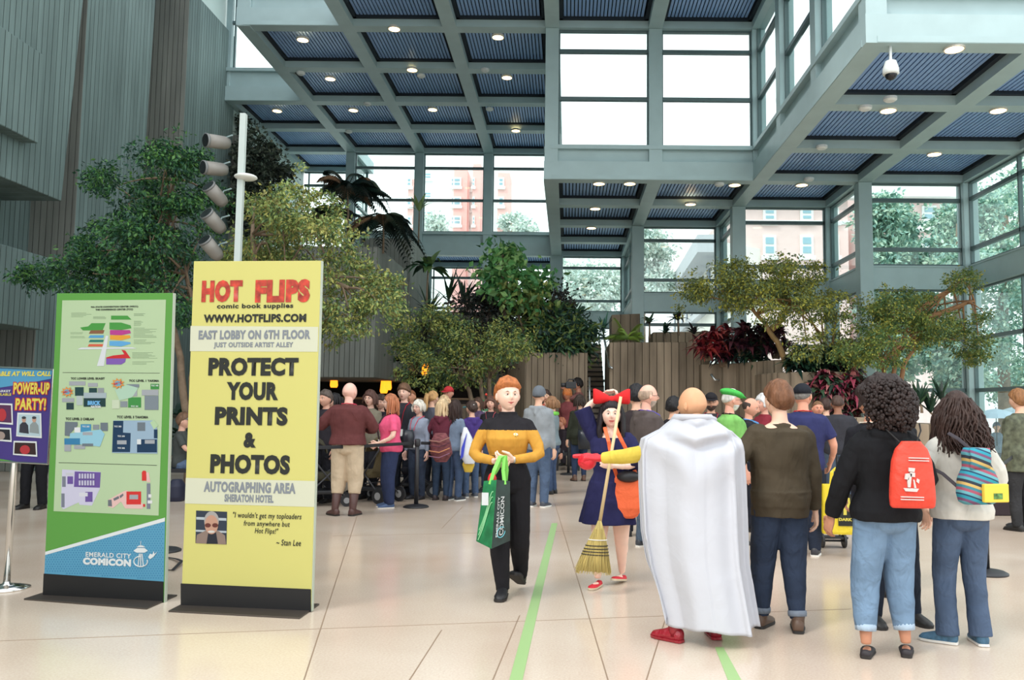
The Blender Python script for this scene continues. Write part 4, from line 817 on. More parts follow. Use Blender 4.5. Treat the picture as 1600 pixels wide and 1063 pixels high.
    # ---- shoes
    if shoes:
        for S, sg in (('R', 1), ('L', -1)):
            f = feet.get(S, (0, 0, 0)); pitch = f[3] if len(f) > 3 else 0; yw = f[4] if len(f) > 4 else -sg * 8
            mbs = MB(); A_ = ft[S]; kind = shoes['k']; U = Matrix.Rotation(R(yw), 3, 'Z') @ Matrix.Rotation(R(-pitch), 3, 'X'); rg = []; so_ = []
            prof = [(-.038, .012, .016, .034), (-.033, .020, .000, .050), (-.012, .023, .0, .062), (.015, .024, .0, .054), (.045, .027, .0, .040), (.072, .028, .0, .032), (.096, .022, .0, .025), (.107, .010, .002, .014)]
            if kind == 'flat': prof = [(-.034, .012, .004, .020), (-.028, .018, .0, .030), (-.010, .019, .0, .026), (.015, .021, .0, .020), (.045, .024, .0, .022), (.070, .025, .0, .021), (.090, .018, .0, .016), (.098, .008, .002, .010)]
            for t, w_, z0, z1 in prof:
                ring = []; ring2 = []
                for j in range(14):
                    a = 2 * PI * j / 14; c, q = math.cos(a), math.sin(a); zz = (z0 + z1) / 2 + (z1 - z0) / 2 * (q if q > 0 else max(q * 1.6, -1)); ring.append(A_ + U @ V(w_ * c * (1 if q > 0 else 1.05), t, zz - .042)); ring2.append(A_ + U @ V(w_ * 1.10 * c, t * 1.02, (.010 if q > 0 else 0) - .043))
                rg.append(ring); so_.append(ring2)
            mbs.loft(rg)
            if kind == 'boot': mbs.tube([A_ + U @ V(0, -.006, -.02), A_ + V(0, -.004, .01), A_.lerp(kn[S], shoes.get('hgt', .25)), A_.lerp(kn[S], shoes.get('hgt', .25) + .01)], [.024 * s, .026 * s, shoes.get('tr', .030) * s, (shoes.get('tr', .030) - .004) * s], 16)
            so2 = mbs.build('boot' if kind == 'boot' else 'shoe', shoes['m'], root, smooth=True)
            MB().loft(so_).build('sole', shoes.get('sole', mat('sole_dark', (40, 36, 34), .7)), so2, smooth=False)
    info = dict(root=root, s=s, V=V, HC=HC, HM=HM, sh=sh, el=el, wr=wr, hp=hp, kn=kn, ft=ft, loc=loc, base=base, Y=Yd, dz=dz, tor=tor, W=W)
    for fn in (extra or []): fn(info)
    return info
# ---- accessories (children: clothing and worn things)
def hcap(col, brim=True, back=0, name='cap', brimcol=None):
    def f(I):
        s = I['s']; mb = MB(); rgs = []
        for t in (0, .3, .55, .75, .9, 1.0):
            a = t * PI / 2; r = math.cos(a); z = .014 + math.sin(a) * .058; rgs.append([I['HC'] + I['HM'] @ (Vector((math.cos(b) * .051 * (r * .96 + .04), math.sin(b) * .064 * (r * .96 + .04) - .003, z)) * s) for b in [2 * PI * k / 24 for k in range(24)]])
        mb.loft(rgs); 
        o = mb.build(name, cloth(col), I['root'], smooth=True)
        if brim:
            sg = -1 if back else 1; m2 = MB(); up = [Vector((math.sin(a) * .046, (math.cos(a) * (.064 + (.045 if abs(a) < 2 else 0)) * 1) * sg if True else 0, .016 - .010 * math.cos(a))) for a in [PI * (k / 12 - .5) for k in range(13)]]
            P = [I['HC'] + I['HM'] @ (Vector((math.sin(a) * .048, sg * (.045 + math.cos(a) * .062), .018 - .012 * math.cos(a))) * s) for a in [PI * (k / 12 - .5) for k in range(13)]]
            m2.prism(P, I['HM'] @ Vector((0, 0, .004 * s))); m2.build('brim', cloth(brimcol or col), o)
    return f
def beanie(col):
    def f(I):
        s = I['s']; mb = MB(); rgs = []
        for z, r in ((-.012, .97), (.006, 1.02), (.03, 1.0), (.052, .84), (.068, .55), (.076, .2)): rgs.append([I['HC'] + I['HM'] @ (Vector((math.cos(b) * .051 * r, math.sin(b) * .064 * r - .004, z)) * s) for b in [2 * PI * k / 24 for k in range(24)]])
        mb.loft(rgs); mb.build('beanie', mat('knit_%d' % col[0], col, .95, bump=(90, .01)), I['root'], smooth=True)
    return f
def flatcap(col):
    def f(I):
        s = I['s']; mb = MB(); mb.ell(I['HC'] + I['HM'] @ (Vector((0, .002, .040)) * s), (.062 * s, .078 * s, .028 * s), I['HM'] @ Matrix.Rotation(-.18, 3, 'X'), 24, 12); mb.ell(I['HC'] + I['HM'] @ (Vector((0, .062, .026)) * s), (.042 * s, .032 * s, .007 * s), I['HM'] @ Matrix.Rotation(-.25, 3, 'X'), 20, 8)
        me = remesh(mb, .006, 3); link('flat_cap', me, cloth(col), I['root'], smooth=True)
    return f
def lanyard(col, dz=.60, name='lanyard', badge=True):
    def f(I):
        s = I['s']; V = I['V']; T = I['tor'](.60, .83, .02); mb = MB(); d = I['dz']
        fy = lambda z: max(p.y for p in min(T, key=lambda r: abs(r[0].z / s - z - d))) + .004 * s
        P = [V(-.045, -.030, .838 + d), V(-.055, .015, .83 + d)] + [Vector((-.04 * s * (1 - t) - .004 * s, fy(lerp(.81, dz, t)), lerp(.81, dz, t) * s + d * s)) for t in (0, .3, .6, 1)]
        Q = [Vector((-p.x, p.y, p.z)) for p in P]; mb.tube(P, [(.006 * s, .002 * s)] * len(P), 6); mb.tube(Q, [(.006 * s, .002 * s)] * len(P), 6); mb.tube([P[0], V(0, -.046, .842 + d), Q[0]], [(.003 * s, .006 * s)] * 3, 6)
        o = mb.build(name, cloth(col), I['root'])
        if badge: p = P[-1]; MB().box((-.028 * s, p.y, p.z - .075 * s), (.028 * s, p.y + .006 * s, p.z)).build('badge', mat('badge_paper', (226, 226, 222), .4), o)
    return f
def glasses(col=(40, 36, 36), dark=False):
    def f(I):
        s = I['s']; mb = MB(); A = lambda a, b, c: I['HC'] + I['HM'] @ (Vector((a, b, c)) * s)
        for sg in (-1, 1):
            P = [A(sg * (.0175 + math.cos(t) * .0115), .0565 - abs(math.cos(t)) * .002, .001 + math.sin(t) * .0085) for t in [2 * PI * k / 12 for k in range(13)]]; mb.tube(P, .0010 * s, 5); mb.tube([A(sg * .029, .055, .003), A(sg * .046, .03, .003), A(sg * .048, -.005, .002)], .0011 * s, 5)
            if dark: mb.prism(P[:12], I['HM'] @ Vector((0, .001 * s, 0)))
        mb.tube([A(-.006, .058, .003), A(.006, .058, .003)], .0011 * s, 5); mb.build('glasses', mat('glasses_frame', col, .3), I['root'])
    return f
def beard(col, full=True):
    def f(I):
        s = I['s']; nu, nv = 40, 40; D = headverts(nu, nv, False); P = headshape(D); x, y, z = D.T
        m = np.clip((-.38 - z) / .08, 0, 1) * np.clip((y + .1) / .2, 0, 1) * (1 - g2(x, z, 0, -.53, .2, .06) * 1.0); m = np.clip(m, 0, 1)
        Q = P * (.93 + m * .13)[:, None]; mb = MB(); mb.add([I['HC'] + I['HM'] @ (Vector(q) * s) for q in Q.tolist()], [(i * nu + j, (i + 1) * nu + j, (i + 1) * nu + (j + 1) % nu, i * nu + (j + 1) % nu) for i in range(nv) for j in range(nu)]); mb.build('beard', hairm(col), I['root'], smooth=True, fixn=False)
    return f
SH = lambda c, k='shoe', **kw: dict(m=mat('shoe_%d_%d_%d' % c, c, .5), k=k, **kw)
WHS = mat('sole_white', (225, 222, 216), .6)
BLK = (26, 26, 30)
def top(col, name='shirt', **k): return dict(m=cloth(col) if isinstance(col, tuple) else col, name=name, **k)
JEANS = lambda c=(48, 68, 100), **k: dict(m=denim(c), name='jeans', **k)
SLIM = dict(r=(.056, .040, .034, .026)); STR = dict(r=(.058, .043, .038, .036))
# ---------------------------------------------------------------- 1 person in mustard and black costume
def sf_paint(x, y, z):
    if y > .088 or abs(x) > .12: return 1 if z > .765 else 0
    if z > .765: return 1
    if z > .80: return 1
    if abs(x) < .11:
        lim = .655 - (.035 * max(0, 1 - abs(x) / .03) if y > 0 else 0) + .12 * max(0, abs(x) - .085)
        lim = .645 + .03 * (1 - min(1, abs(x) / .08)) * 0 - .022 * max(0, 1 - abs(x) / .035)
        if z < lim: return 1
    return 0
BLC = cloth((34, 32, 36))
I = person('person in a mustard and black costume top walking toward us with a green bag', (790, 930), 594, 176, top([cloth((204, 146, 52)), BLC], 'costume_top', paint=sf_paint, hem=.50, off=.004, noff=.006, neck=.85, wr=.0035), dict(m=mat('black_trousers', (30, 29, 33), .8, bump=(6, .02, (1, 1, .5)), spec=.2), name='trousers', r=(.056, .046, .038, .031)),
    hair=('pixie', (176, 104, 56)), fem=True, skinc=(240, 200, 180), bulk=1.12, head=(24, 2), near=True, smile=.9, hs=1.12,
    arms=dict(R=dict(w=(.045, .115, .625), pole=(1, -.45, -.3), curl=.9, pn=(-.3, -.5, .8), fd=(-.8, .4, -.35)), L=dict(w=(-.045, .12, .632), pole=(-1, -.4, -.3), curl=.6, pn=(.2, -.6, .6), fd=(.9, .3, .05))),
    feet=dict(R=(.006, .05, .045, 0, 0), L=(-.055, -.13, .075, -28, -14)), shoes=SH((24, 24, 28), 'boot', hgt=.3, tr=.029))
def badge_sf(I):
    V = I['V']; s = I['s']; mb = MB(); mb.ell(V(-.048, .082, .745), (.012 * s, .003 * s, .007 * s)); o = mb.build('badge', mat('badge_silver', (225, 222, 205), .3, .5), I['root'], smooth=True)
    MB().prism([V(-.048, .084, .758), V(-.054, .084, .735), V(-.048, .084, .741), V(-.042, .084, .735)], (0, .004 * s, 0)).build('emblem', mat('badge_gold', (235, 205, 120), .3, .6), o)
    mb = MB(); w = I['wr']['L']; d = (w - I['el']['L']).normalized()
    mb.tube([w - d * .006, w + d * .006], [.0165 * s, .0165 * s], 14); mb.build('bracelet', mat('bracelet', (200, 196, 190), .3, .6), I['root'], smooth=True)
badge_sf(I); SF = I
# ---------------------------------------------------------------- 2 person in navy dress with the red bow
NAVY = cloth((36, 36, 78))
I = person('person in a navy dress with a huge red hair bow, holding a straw broom', (955, 915), 627, 168, dict(m=NAVY, name='dress', sleeve='elbow', hem=.335, hemw=.155, flare=0, neck=.80, noff=.004, off=.010, armr=.012, fold=.055, wr=.006, swx=.02), None,
    hair=('long', (34, 28, 32), .20), fem=True, legs_bare=True, skinc=(240, 202, 184), bulk=1.22, head=(10, 2), near=True, smile=.8, hs=1.16, h=None,
    arms=dict(R=dict(w=(.05, -.035, 1.04), pole=(1, .3, -.1), raise_=0, curl=.8, fd=(-.9, 0, .3), pn=(0, .3, -1)), L=dict(w=(-.03, .17, .655), pole=(-1, -.3, -.5), curl=1.35, fd=(.75, .45, .3), pn=(.5, -.5, .2), th=(0, 0, 1))),
    feet=dict(R=(.065, .06, .045, 0, -12), L=(-.045, -.10, .048, -10, -20)), shoes=dict(m=mat('shoe_red', (206, 36, 52), .6), k='flat', sole=mat('rope_sole', (216, 200, 172), .8)))
KI = I
def bow(I):
    s = I['s']; HC = I['HC']; mb = MB(); M_ = I['HM']
    for sg in (-1, 1):
        rg = []
        for t, w_, hh in ((0, .012, .012), (.025, .018, .020), (.055, .024, .032), (.078, .022, .038), (.088, .010, .034)):
            rg.append([HC + M_ @ (Vector((sg * t, +.022 + math.cos(a) * w_, .070 + t * .18 + math.sin(a) * hh)) * s) for a in [2 * PI * k / 16 for k in range(16)]])
        mb.loft(rg)
    mb.ell(HC + M_ @ (Vector((0, .022, .070)) * s), (.02 * s, .022 * s, .02 * s))
    link('hair_bow', remesh(mb, .006, 3), cloth((222, 36, 38), .02), I['root'], smooth=True)
bow(I)
# ---------------------------------------------------------------- 3 bald person with the white cape
RB = mat('red_leather', (150, 24, 40), .3, spec=.6, bump=(12, .02))
I = person('bald person in a long white cape pointing left with a red glove', (1086, 1000), 605, 18, top((214, 186, 66), 'yellow_suit', off=.006, armr=.007), dict(m=cloth((236, 200, 60)), name='suit_trousers', r=(.056, .04, .034, .03), len=.7),
    skinc=(214, 160, 122), near=True, head=(26, 0), bulk=1.04, neck=.002,
    arms=dict(L=dict(**{'raise': -.03}, w=(-.33, .235, .70), pole=(0, -.2, -1), curl=1.0, point=True, fd=(-.95, .31, .05), pn=(0, .1, -1), glove=mat('red_glove', (206, 30, 44), .4, bump=(12, .01)))),
    feet=dict(R=(.088, 0, .045, 0, -16), L=(-.09, 0, .045, 0, 30)), shoes=dict(m=RB, k='boot', hgt=.6, tr=.045, sole=RB))
CP = I
def cape(I):
    s = I['s']; b = I['base']; nu, nv = 150, 90; V_ = []
    # outline in pixels (row, left, right)
    prof = [(648, 1056, 1112), (655, 1048, 1120), (668, 1028, 1143), (684, 1004, 1156), (705, 1000, 1161), (760, 1001, 1164), (830, 1005, 1166), (880, 1014, 1168), (930, 1028, 1176), (975, 1038, 1184)]
    rows = []
    for y, l, r in prof:
        p = at(l, y, b.y - .02); q = at(r, y, b.y - .02); rows.append((p.z, p.x, q.x))
    def smp(v):
        f = v * (len(rows) - 1); i = min(int(f), len(rows) - 2); t = f - i
        return tuple(lerp(rows[i][k], rows[i + 1][k], t) for k in range(3))
    Mi = Matrix.Rotation(-I['root'].rotation_euler.z, 3, 'Z'); mb = MB()
    def P(u, v, off=0):
        z, xl, xr = smp(v ** 1.0); a = lerp(-112, 112, u); cx = (xl + xr) / 2; hw = (xr - xl) / 2; dp = lerp(.10, .17, min(1, v * 2.2)) + .10 * v
        sa = math.sin(R(a)); ca = math.cos(R(a)); x = cx + hw * sa * (1 if abs(sa) < 1 else 1); y = b.y - dp * ca + .02
        # vertical folds, deeper toward the hem; swags across the upper back
        am = .062 * max(0, v - .10) ** .7; ph = u * 30 + 2.2 * math.sin(u * 7) + v * 1.3
        w1 = math.sin(ph); f = am * ((abs(w1) ** .6 * (1 if w1 > 0 else -1)) * .55 + .6 * math.sin(u * 13 + 2 - v * 2) + .25 * math.sin(ph * 2.3 + 1)) * (1 - .25 * ca)
        sv = (v * 2.5 - (1 - abs(u - .5) * 2) * .75); sw = .040 * math.sin(sv * 12 + math.sin(u * 5)) * math.exp(-((v - .34) / .18) ** 2) * max(0, 1 - abs(u - .55) * 2.3)
        y -= f + sw + off; x += am * .4 * math.cos(ph)
        hem = (.012 * math.sin(u * 17) - (.055 * (u - .45))) * max(0, (v - .8) / .2)
        hem += .16 * max(0, 1 - u * 5) * max(0, (v - .75) / .25)
        drop = (.03 * (abs(sa) ** 2)) * max(0, 1 - abs(v - .2) * 5)
        return Vector((x, y, z + hem - drop))
    g = [[P(i / nu, j / nv) for i in range(nu + 1)] for j in range(nv + 1)]; vs = [Mi @ (p - b) for r_ in g for p in r_]; fs = [(j * (nu + 1) + i, j * (nu + 1) + i + 1, (j + 1) * (nu + 1) + i + 1, (j + 1) * (nu + 1) + i) for j in range(nv) for i in range(nu)]
    mb.add(vs, fs); o = mb.build('cape', mat('white_cape', (190, 191, 198), .7, bump=(5, .01), spec=.2), I['root'], smooth=True); sl = o.modifiers.new('s', 'SOLIDIFY'); sl.thickness = .006; sl.offset = 1
    cb = MB(); V = I['V']
    cb.tube([Mi @ (at(x, y, b.y + dy) - b) for x, y, dy in ((1062, 662, .08), (1052, 656, .0), (1066, 652, -.09), (1084, 652, -.11), (1104, 652, -.09), (1116, 656, .0), (1108, 662, .08))], [.02] * 7, 10); cb.build('cape_collar', MATS['white_cape'], I['root'], smooth=True)
cape(I)
# ---------------------------------------------------------------- 4 person in dark olive blazer
I = person('person in a dark olive blazer, jeans and ankle boots seen from behind', (1222, 985), 598, 4, top((72, 62, 48), 'blazer', hem=.455, hemw=.112, off=.018, armr=.008, collar=1, neck=.812, fold=.02, wr=.011), JEANS((38, 56, 88), r=(.060, .046, .038, .030), len=.93),
    hair=('short', (112, 74, 50)), skinc=(232, 190, 166), near=True, bulk=1.15, head=(18, 0), arms=dict(R=dict(w=(.155, .02, .455), pole=(.6, -1, 0)), L=dict(w=(-.17, .08, .56), pole=(-.8, -1, 0))),
    feet=dict(R=(.055, -.03, .045, 0, -18), L=(-.07, .05, .045, 0, -38)), shoes=SH((92, 70, 56), 'boot', hgt=.22, tr=.026))
OL = I
mb = MB()
for S in 'RL':
    a = I['ft'][S]; k = I['kn'][S]; p = a.lerp(k, .17); q = a.lerp(k, .07); mb = MB().tube([q, q.lerp(p, .5), p], [.036 * I['s'], .038 * I['s'], .037 * I['s']], 18); mb.build('jeans_cuff', denim((112, 128, 150)), I['root'], smooth=True)
mb = MB().tube([I['V'](0, -.083, .475), I['V'](0, -.090, .55)], [.0015, .0015], 5).build('vent_seam', mat('seam_dark', (24, 20, 16), .9), I['root'])
# ---------------------------------------------------------------- 5 curly haired person in black hoodie
I = person('person with big curly dark hair, black hoodie and a red drawstring bag', (1388, 1026), 603, 6, top((22, 22, 25), 'hoodie', hem=.50, off=.020, armr=.012, hood=1, wr=.010), JEANS((92, 132, 176), r=(.060, .048, .042, .037), len=.74),
    hair=('afro', (44, 32, 30)), skinc=(188, 132, 104), fem=True, near=True, bulk=1.15, legs_bare=True, head=(48, 0), arms=dict(R=dict(w=(.13, .10, .56), pole=(.8, -1, 0)), L=dict(w=(-.17, .09, .50), pole=(-.9, -1, 0))),
    feet=dict(R=(.070, 0, .045, 0, -28), L=(-.085, 0, .045, 0, -32)), shoes=dict(m=mat('flat_check', (40, 34, 38), .6), k='flat', sole=mat('sole_dark', (40, 36, 34), .7)))
AF = I
for S in 'RL':
    a = I['ft'][S]; k = I['kn'][S]; p = a.lerp(k, .33); q = a.lerp(k, .22); MB().tube([q, q.lerp(p, .5), p], [.0375 * I['s'], .039 * I['s'], .0385 * I['s']], 18).build('jeans_cuff', denim((150, 180, 210)), I['root'], smooth=True)
# ---------------------------------------------------------------- 6 person in white fleece
I = person('person with long wavy brown hair in a white fleece with a woven backpack', (1508, 1008), 615, 2, top((206, 202, 192), 'fleece', hem=.50, off=.017, armr=.010, hood=1, wr=.006), JEANS((62, 88, 128), r=(.056, .042, .038, .045)),
    hair=('wavy', (56, 38, 32), .20), skinc=(224, 176, 150), fem=True, near=True, bulk=1.10, head=(-8, 0), arms=dict(R=dict(w=(.11, .13, .60), pole=(.9, -1, -.3)), L=dict(w=(-.12, .12, .62), pole=(-.9, -1, -.3))),
    feet=dict(R=(.065, 0, .045, 0, -10), L=(-.06, .02, .045, 0, 55)), shoes=dict(m=mat('trainer_teal', (60, 96, 120), .6, vary=(30, .4)), k='shoe', sole=WHS))
WF = I
# ---------------------------------------------------------------- right group
person('person in black with a dark cap standing behind the curly haired one', (1395, 974), 597, 190, top((28, 28, 32)), JEANS((30, 40, 62), **STR), hair=('short', (40, 32, 30)), bulk=1.05, stance=.09, shoes=SH((30, 28, 28)), extra=[hcap((26, 28, 40), back=1)], near=False)
person('person in dark sunglasses and black patterned shirt behind the curly haired one', (1366, 930), 610, -30, top((30, 30, 36), sleeve='short'), JEANS((28, 34, 50), **STR), hair=('crop', (52, 40, 38)), skinc=(210, 150, 124), head=(-20, 0), shoes=SH((30, 28, 28)), extra=[glasses(dark=True), lanyard((214, 204, 186), badge=False)], bulk=.95)
person('person in a navy tee and black cap holding the yellow bag', (1258, 868), 600, -14, top((44, 48, 92), sleeve='short', off=.014), JEANS((32, 44, 70), **STR), hair=('crop', (120, 116, 112)), skinc=(218, 156, 130), head=(-24, 0), bulk=1.2, shoes=SH((50, 50, 56), sole=WHS),
       arms=dict(R=dict(w=(.155, .10, .53), pole=(.7, -1, 0))), extra=[hcap((30, 32, 40)), lanyard((200, 40, 50), badge=False)])
person('bald person in a dark grey tee seen from behind by the red leaved plants', (1312, 800), 618, -12, top((52, 52, 58), sleeve='short', off=.014), JEANS((62, 84, 112), **STR), hair=('crop', (74, 54, 46)), skinc=(150, 104, 82), bulk=1.25, arms=dict(R=dict(w=(.10, .14, .6), pole=(1, -1, 0))), shoes=SH((30, 28, 28)))
person('person in a bright green flat cap and lime green tee facing right', (1142, 850), 608, -72, top((120, 184, 92), sleeve='short', off=.014), JEANS((50, 60, 84), **STR), hair=('crop', (214, 210, 204)), skinc=(226, 166, 144), bulk=1.15, belly=.1, head=(-4, -4), shoes=SH((60, 56, 50)), extra=[flatcap((66, 176, 74)), beard((222, 218, 214)), lanyard((30, 30, 34)), glasses((120, 110, 100))])
person('dark haired person with receding hair and blue lanyard beside the green cap', (1172, 830), 622, -105, top((34, 34, 40), sleeve='short'), JEANS((34, 38, 52), **STR), hair=('balding', (60, 48, 42)), skinc=(216, 158, 134), head=(-12, -14), shoes=SH((30, 28, 28)), extra=[lanyard((90, 150, 210))], arms=dict(R=dict(w=(.06, .16, .60), pole=(1, -1, 0)), L=dict(w=(-.06, .16, .60), pole=(-1, -1, 0))))
person('bearded person in a dark snapback cap and red lanyard behind the caped one', (1112, 812), 614, 172, top((54, 52, 56)), JEANS((30, 34, 48), **STR), hair=('crop', (48, 38, 34)), skinc=(220, 168, 142), shoes=SH((30, 28, 28)), extra=[hcap((34, 32, 36)), beard((70, 54, 46)), lanyard((206, 50, 70)), glasses()])
person('balding person with glasses in a brown hooded jacket facing right', (1010, 856), 601, -62, top((84, 74, 72), 'hooded_jacket', hem=.50, off=.016, hood=1), JEANS((70, 92, 120), **STR), hair=('balding', (176, 150, 130)), skinc=(232, 176, 156), bulk=1.12, head=(-8, 0), shoes=SH((60, 64, 72), sole=WHS), extra=[glasses(), beard((190, 172, 160)), lanyard((96, 84, 170))])
person('black haired person in dark jacket turned away behind the red bow', (994, 838), 603, 0, top((52, 44, 46)), JEANS((34, 38, 52), **STR), hair=('mop', (26, 24, 28)), shoes=SH((30, 28, 28)))
person('person with black hair half hidden behind the balding one in brown', (1052, 826), 622, -30, top((38, 34, 38)), JEANS((34, 38, 52), **STR), hair=('mop', (28, 26, 28)), shoes=SH((30, 28, 28)))
person('white haired person in a dark red top left of the olive blazer', (1196, 806), 617, 120, top((130, 36, 50), sleeve='short'), JEANS((40, 46, 64), **STR), hair=('bob', (206, 204, 204), .08), skinc=(226, 170, 150), fem=True, shoes=SH((30, 28, 28)))
person('ruddy faced person glimpsed between the black cap and the bald person', (1280, 790), 627, 176, top((60, 50, 60)), JEANS((40, 46, 64), **STR), hair=('crop', (120, 86, 60)), skinc=(218, 148, 122), shoes=SH((30, 28, 28)))
person('dark haired person glimpsed left of the bald one in grey', (1293, 785), 624, 10, top((44, 40, 44)), JEANS((40, 46, 64), **STR), hair=('mop', (60, 40, 34)), shoes=SH((30, 28, 28)))
# ---------------------------------------------------------------- centre back
person('person in a grey beanie and grey hooded sweatshirt behind the mustard costume', (840, 792), 604, -18, top((140, 146, 152), 'hoodie', hem=.47, hemw=.10, off=.018, hood=1), JEANS((66, 92, 136), **STR), hair=('crop', (70, 56, 48)), bulk=1.08, shoes=SH((70, 74, 84), sole=WHS), extra=[beanie((104, 110, 118))], arms=dict(R=dict(w=(.13, .03, .46))))
person('brown haired person in grey jacket with a bright green collar', (862, 772), 621, 70, top((120, 134, 142), 'jacket', hem=.50, off=.012), JEANS((48, 74, 122), **STR), hair=('bob', (142, 104, 74), .08), fem=True, skinc=(230, 182, 160), shoes=SH((34, 34, 38)), head=(6, 0), extra=[lambda I: MB().tube([I['V'](-.045, .02, .82), I['V'](-.04, -.04, .83), I['V'](.04, -.04, .83), I['V'](.045, .02, .82)], .022 * I['s'], 8).build('green_collar', cloth((120, 206, 80)), I['root'], smooth=True)])
person('long haired person in orange top far behind the grey beanie', (852, 742), 610, 175, top((206, 88, 66)), JEANS((40, 46, 64), **STR), hair=('long', (62, 44, 38), .14), fem=True, shoes=SH((30, 28, 28)))
person('person in a long dark green coat carrying a black shoulder bag', (905, 752), 618, 12, top((46, 50, 38), 'coat', hem=.42, hemw=.105, off=.016), JEANS((34, 54, 96), **SLIM), hair=('bob', (54, 42, 36), .10), fem=True, bulk=1.05, shoes=SH((96, 68, 54), 'boot', hgt=.2, tr=.025))
person('person in plaid with headphones filming beside the stairs', (903, 722), 592, 100, top((150, 96, 92)), JEANS((60, 60, 70), **STR), hair=('short', (36, 30, 30)), shoes=SH((30, 28, 28)), arms=dict(R=dict(w=(.04, .17, .86), pole=(1, 0, -1)), L=dict(w=(-.04, .17, .86), pole=(-1, 0, -1))), skinc=(200, 140, 116), extra=[lambda I: MB().tube([I['HC'] + I['V'](math.sin(a) * .054, 0, math.cos(a) * .070) for a in [PI * (k / 10 - .5) for k in range(11)]], .007 * I['s'], 6).ell(I['HC'] + I['V'](.05, 0, 0), .02 * I['s']).ell(I['HC'] + I['V'](-.05, 0, 0), .02 * I['s']).build('headphones', mat('headphone', (30, 30, 34), .4), I['root'], smooth=True)])
person('person in an orange headscarf and maroon top left of the one filming', (886, 728), 608, 150, top((140, 70, 72)), JEANS((60, 50, 60), **STR), hair=('mop', (214, 130, 74)), fem=True, skinc=(196, 130, 100), shoes=SH((30, 28, 28)), extra=[beanie((226, 130, 70))])
person('person sitting low by the barrier in dark clothes and pale trousers', (878, 735), 660, 100, top((52, 44, 50)), JEANS((120, 128, 140), **STR), hair=('short', (190, 120, 90)), sit=True, h=1.62, x=0.02, feet=dict(R=(.06, .22, .045), L=(-.06, .22, .045)), shoes=SH((60, 40, 40)), skinc=(222, 160, 136))
# ---------------------------------------------------------------- left queue
MAROON = (98, 50, 50)
BI = person('bald heavyset person in a maroon sweater, cream trousers and tall brown boots', (540, 806), 598, -6, top(MAROON, 'sweater', hem=.53, off=.022, armr=.014, flare=.1, wr=.008), dict(m=cloth((198, 176, 148)), name='trousers', r=(.064, .052, .046, .044), len=.45), hair=None, skinc=(236, 186, 170), bulk=1.18, belly=.12, head=(-12, 0), stance=.09,
    arms=dict(L=dict(w=(-.26, .10, .70), pole=(-.6, -.6, -1)), R=dict(w=(.10, .16, .64), pole=(1, -.9, -.2))), shoes=SH((80, 52, 48), 'boot', hgt=.72, tr=.040), feet=dict(R=(.055, 0, .045, 0, -10), L=(-.075, -.02, .045, 0, 50)), extra=[lanyard((214, 60, 84), badge=False)])
PK = person('person in a bright pink tee and navy trousers facing left in the queue', (608, 793), 617, 108, top((236, 84, 126), sleeve='short', off=.014, hem=.49), dict(m=cloth((44, 54, 88)), name='trousers', r=(.062, .050, .044, .040)), hair=('long', (176, 110, 76), .14), fem=True, bulk=1.22, belly=.08, skinc=(240, 196, 178), head=(-8, 4), arms=dict(R=dict(w=(.09, .10, .56), pole=(.4, -1, 0)), L=dict(w=(-.10, .12, .57), pole=(-.4, -1, 0))), shoes=SH((66, 88, 126), sole=WHS), extra=[glasses(), lanyard((60, 50, 56))])
person('curly brown haired person in a dark shirt behind the pink tee', (628, 776), 601, 170, top((48, 48, 54), sleeve='short'), JEANS((40, 46, 64), **STR), hair=('mop', (106, 76, 56)), skinc=(232, 186, 166), shoes=SH((30, 28, 28)), extra=[lanyard((196, 40, 60))])
person('white haired person in a grey-blue top right of the pink tee', (652, 780), 626, 150, top((138, 146, 164), 'cardigan', hem=.5), JEANS((46, 60, 92), **STR), hair=('bob', (222, 214, 202), .08), fem=True, skinc=(232, 186, 168), bulk=1.1, shoes=SH((40, 38, 44)), extra=[glasses(), lanyard((220, 90, 110))])
person('blonde person in a maroon hooded top carrying a striped woven bag', (688, 782), 624, -10, top((104, 42, 58), 'hooded_top', off=.014, hood=1, hem=.52), JEANS((38, 62, 98), **SLIM), hair=('long', (206, 178, 140), .15), fem=True, head=(16, 0), shoes=SH((50, 40, 44)), arms=dict(L=dict(w=(-.09, .14, .58), pole=(-1, -1, 0)), R=dict(w=(.10, .12, .60), pole=(1, -1, 0))))
person('tall blonde ponytailed person behind the maroon hooded top', (672, 768), 611, -30, top((90, 92, 104)), JEANS((40, 46, 64), **STR), hair=('ponytail', (206, 158, 104), .12), fem=True, shoes=SH((30, 28, 28)))
person('elderly blond person in a red top and glasses behind the maroon hood', (692, 764), 619, 160, top((200, 50, 72)), JEANS((40, 46, 64), **STR), hair=('bob', (226, 190, 148), .07), fem=True, skinc=(230, 174, 150), shoes=SH((30, 28, 28)), extra=[glasses()])
person('person in a red cap standing taller in the queue', (698, 750), 604, 190, top((110, 110, 120)), JEANS((40, 46, 64), **STR), hair=('crop', (60, 46, 40)), skinc=(214, 154, 130), shoes=SH((30, 28, 28)), extra=[hcap((212, 52, 58))], head=(-30, 0))
person('young person with long dark hair and grey bow headband in the queue', (708, 782), 626, -25, top((112, 128, 150), sleeve='short'), JEANS((52, 80, 128), **STR), hair=('long', (52, 36, 32), .19), fem=True, shoes=SH((50, 54, 64), sole=WHS), arms=dict(L=dict(w=(-.08, .14, .60), pole=(-1, -1, 0))))
DB = person('young person in a grey cap and purple hoodie with a white drawstring bag', (735, 777), 628, 30, top((74, 54, 128), 'hoodie', off=.016, hood=1), JEANS((60, 90, 140), **STR), hair=('short', (60, 44, 38)), shoes=SH((80, 86, 98), sole=WHS), extra=[hcap((196, 192, 186), brimcol=(110, 200, 214))], head=(20, 0))
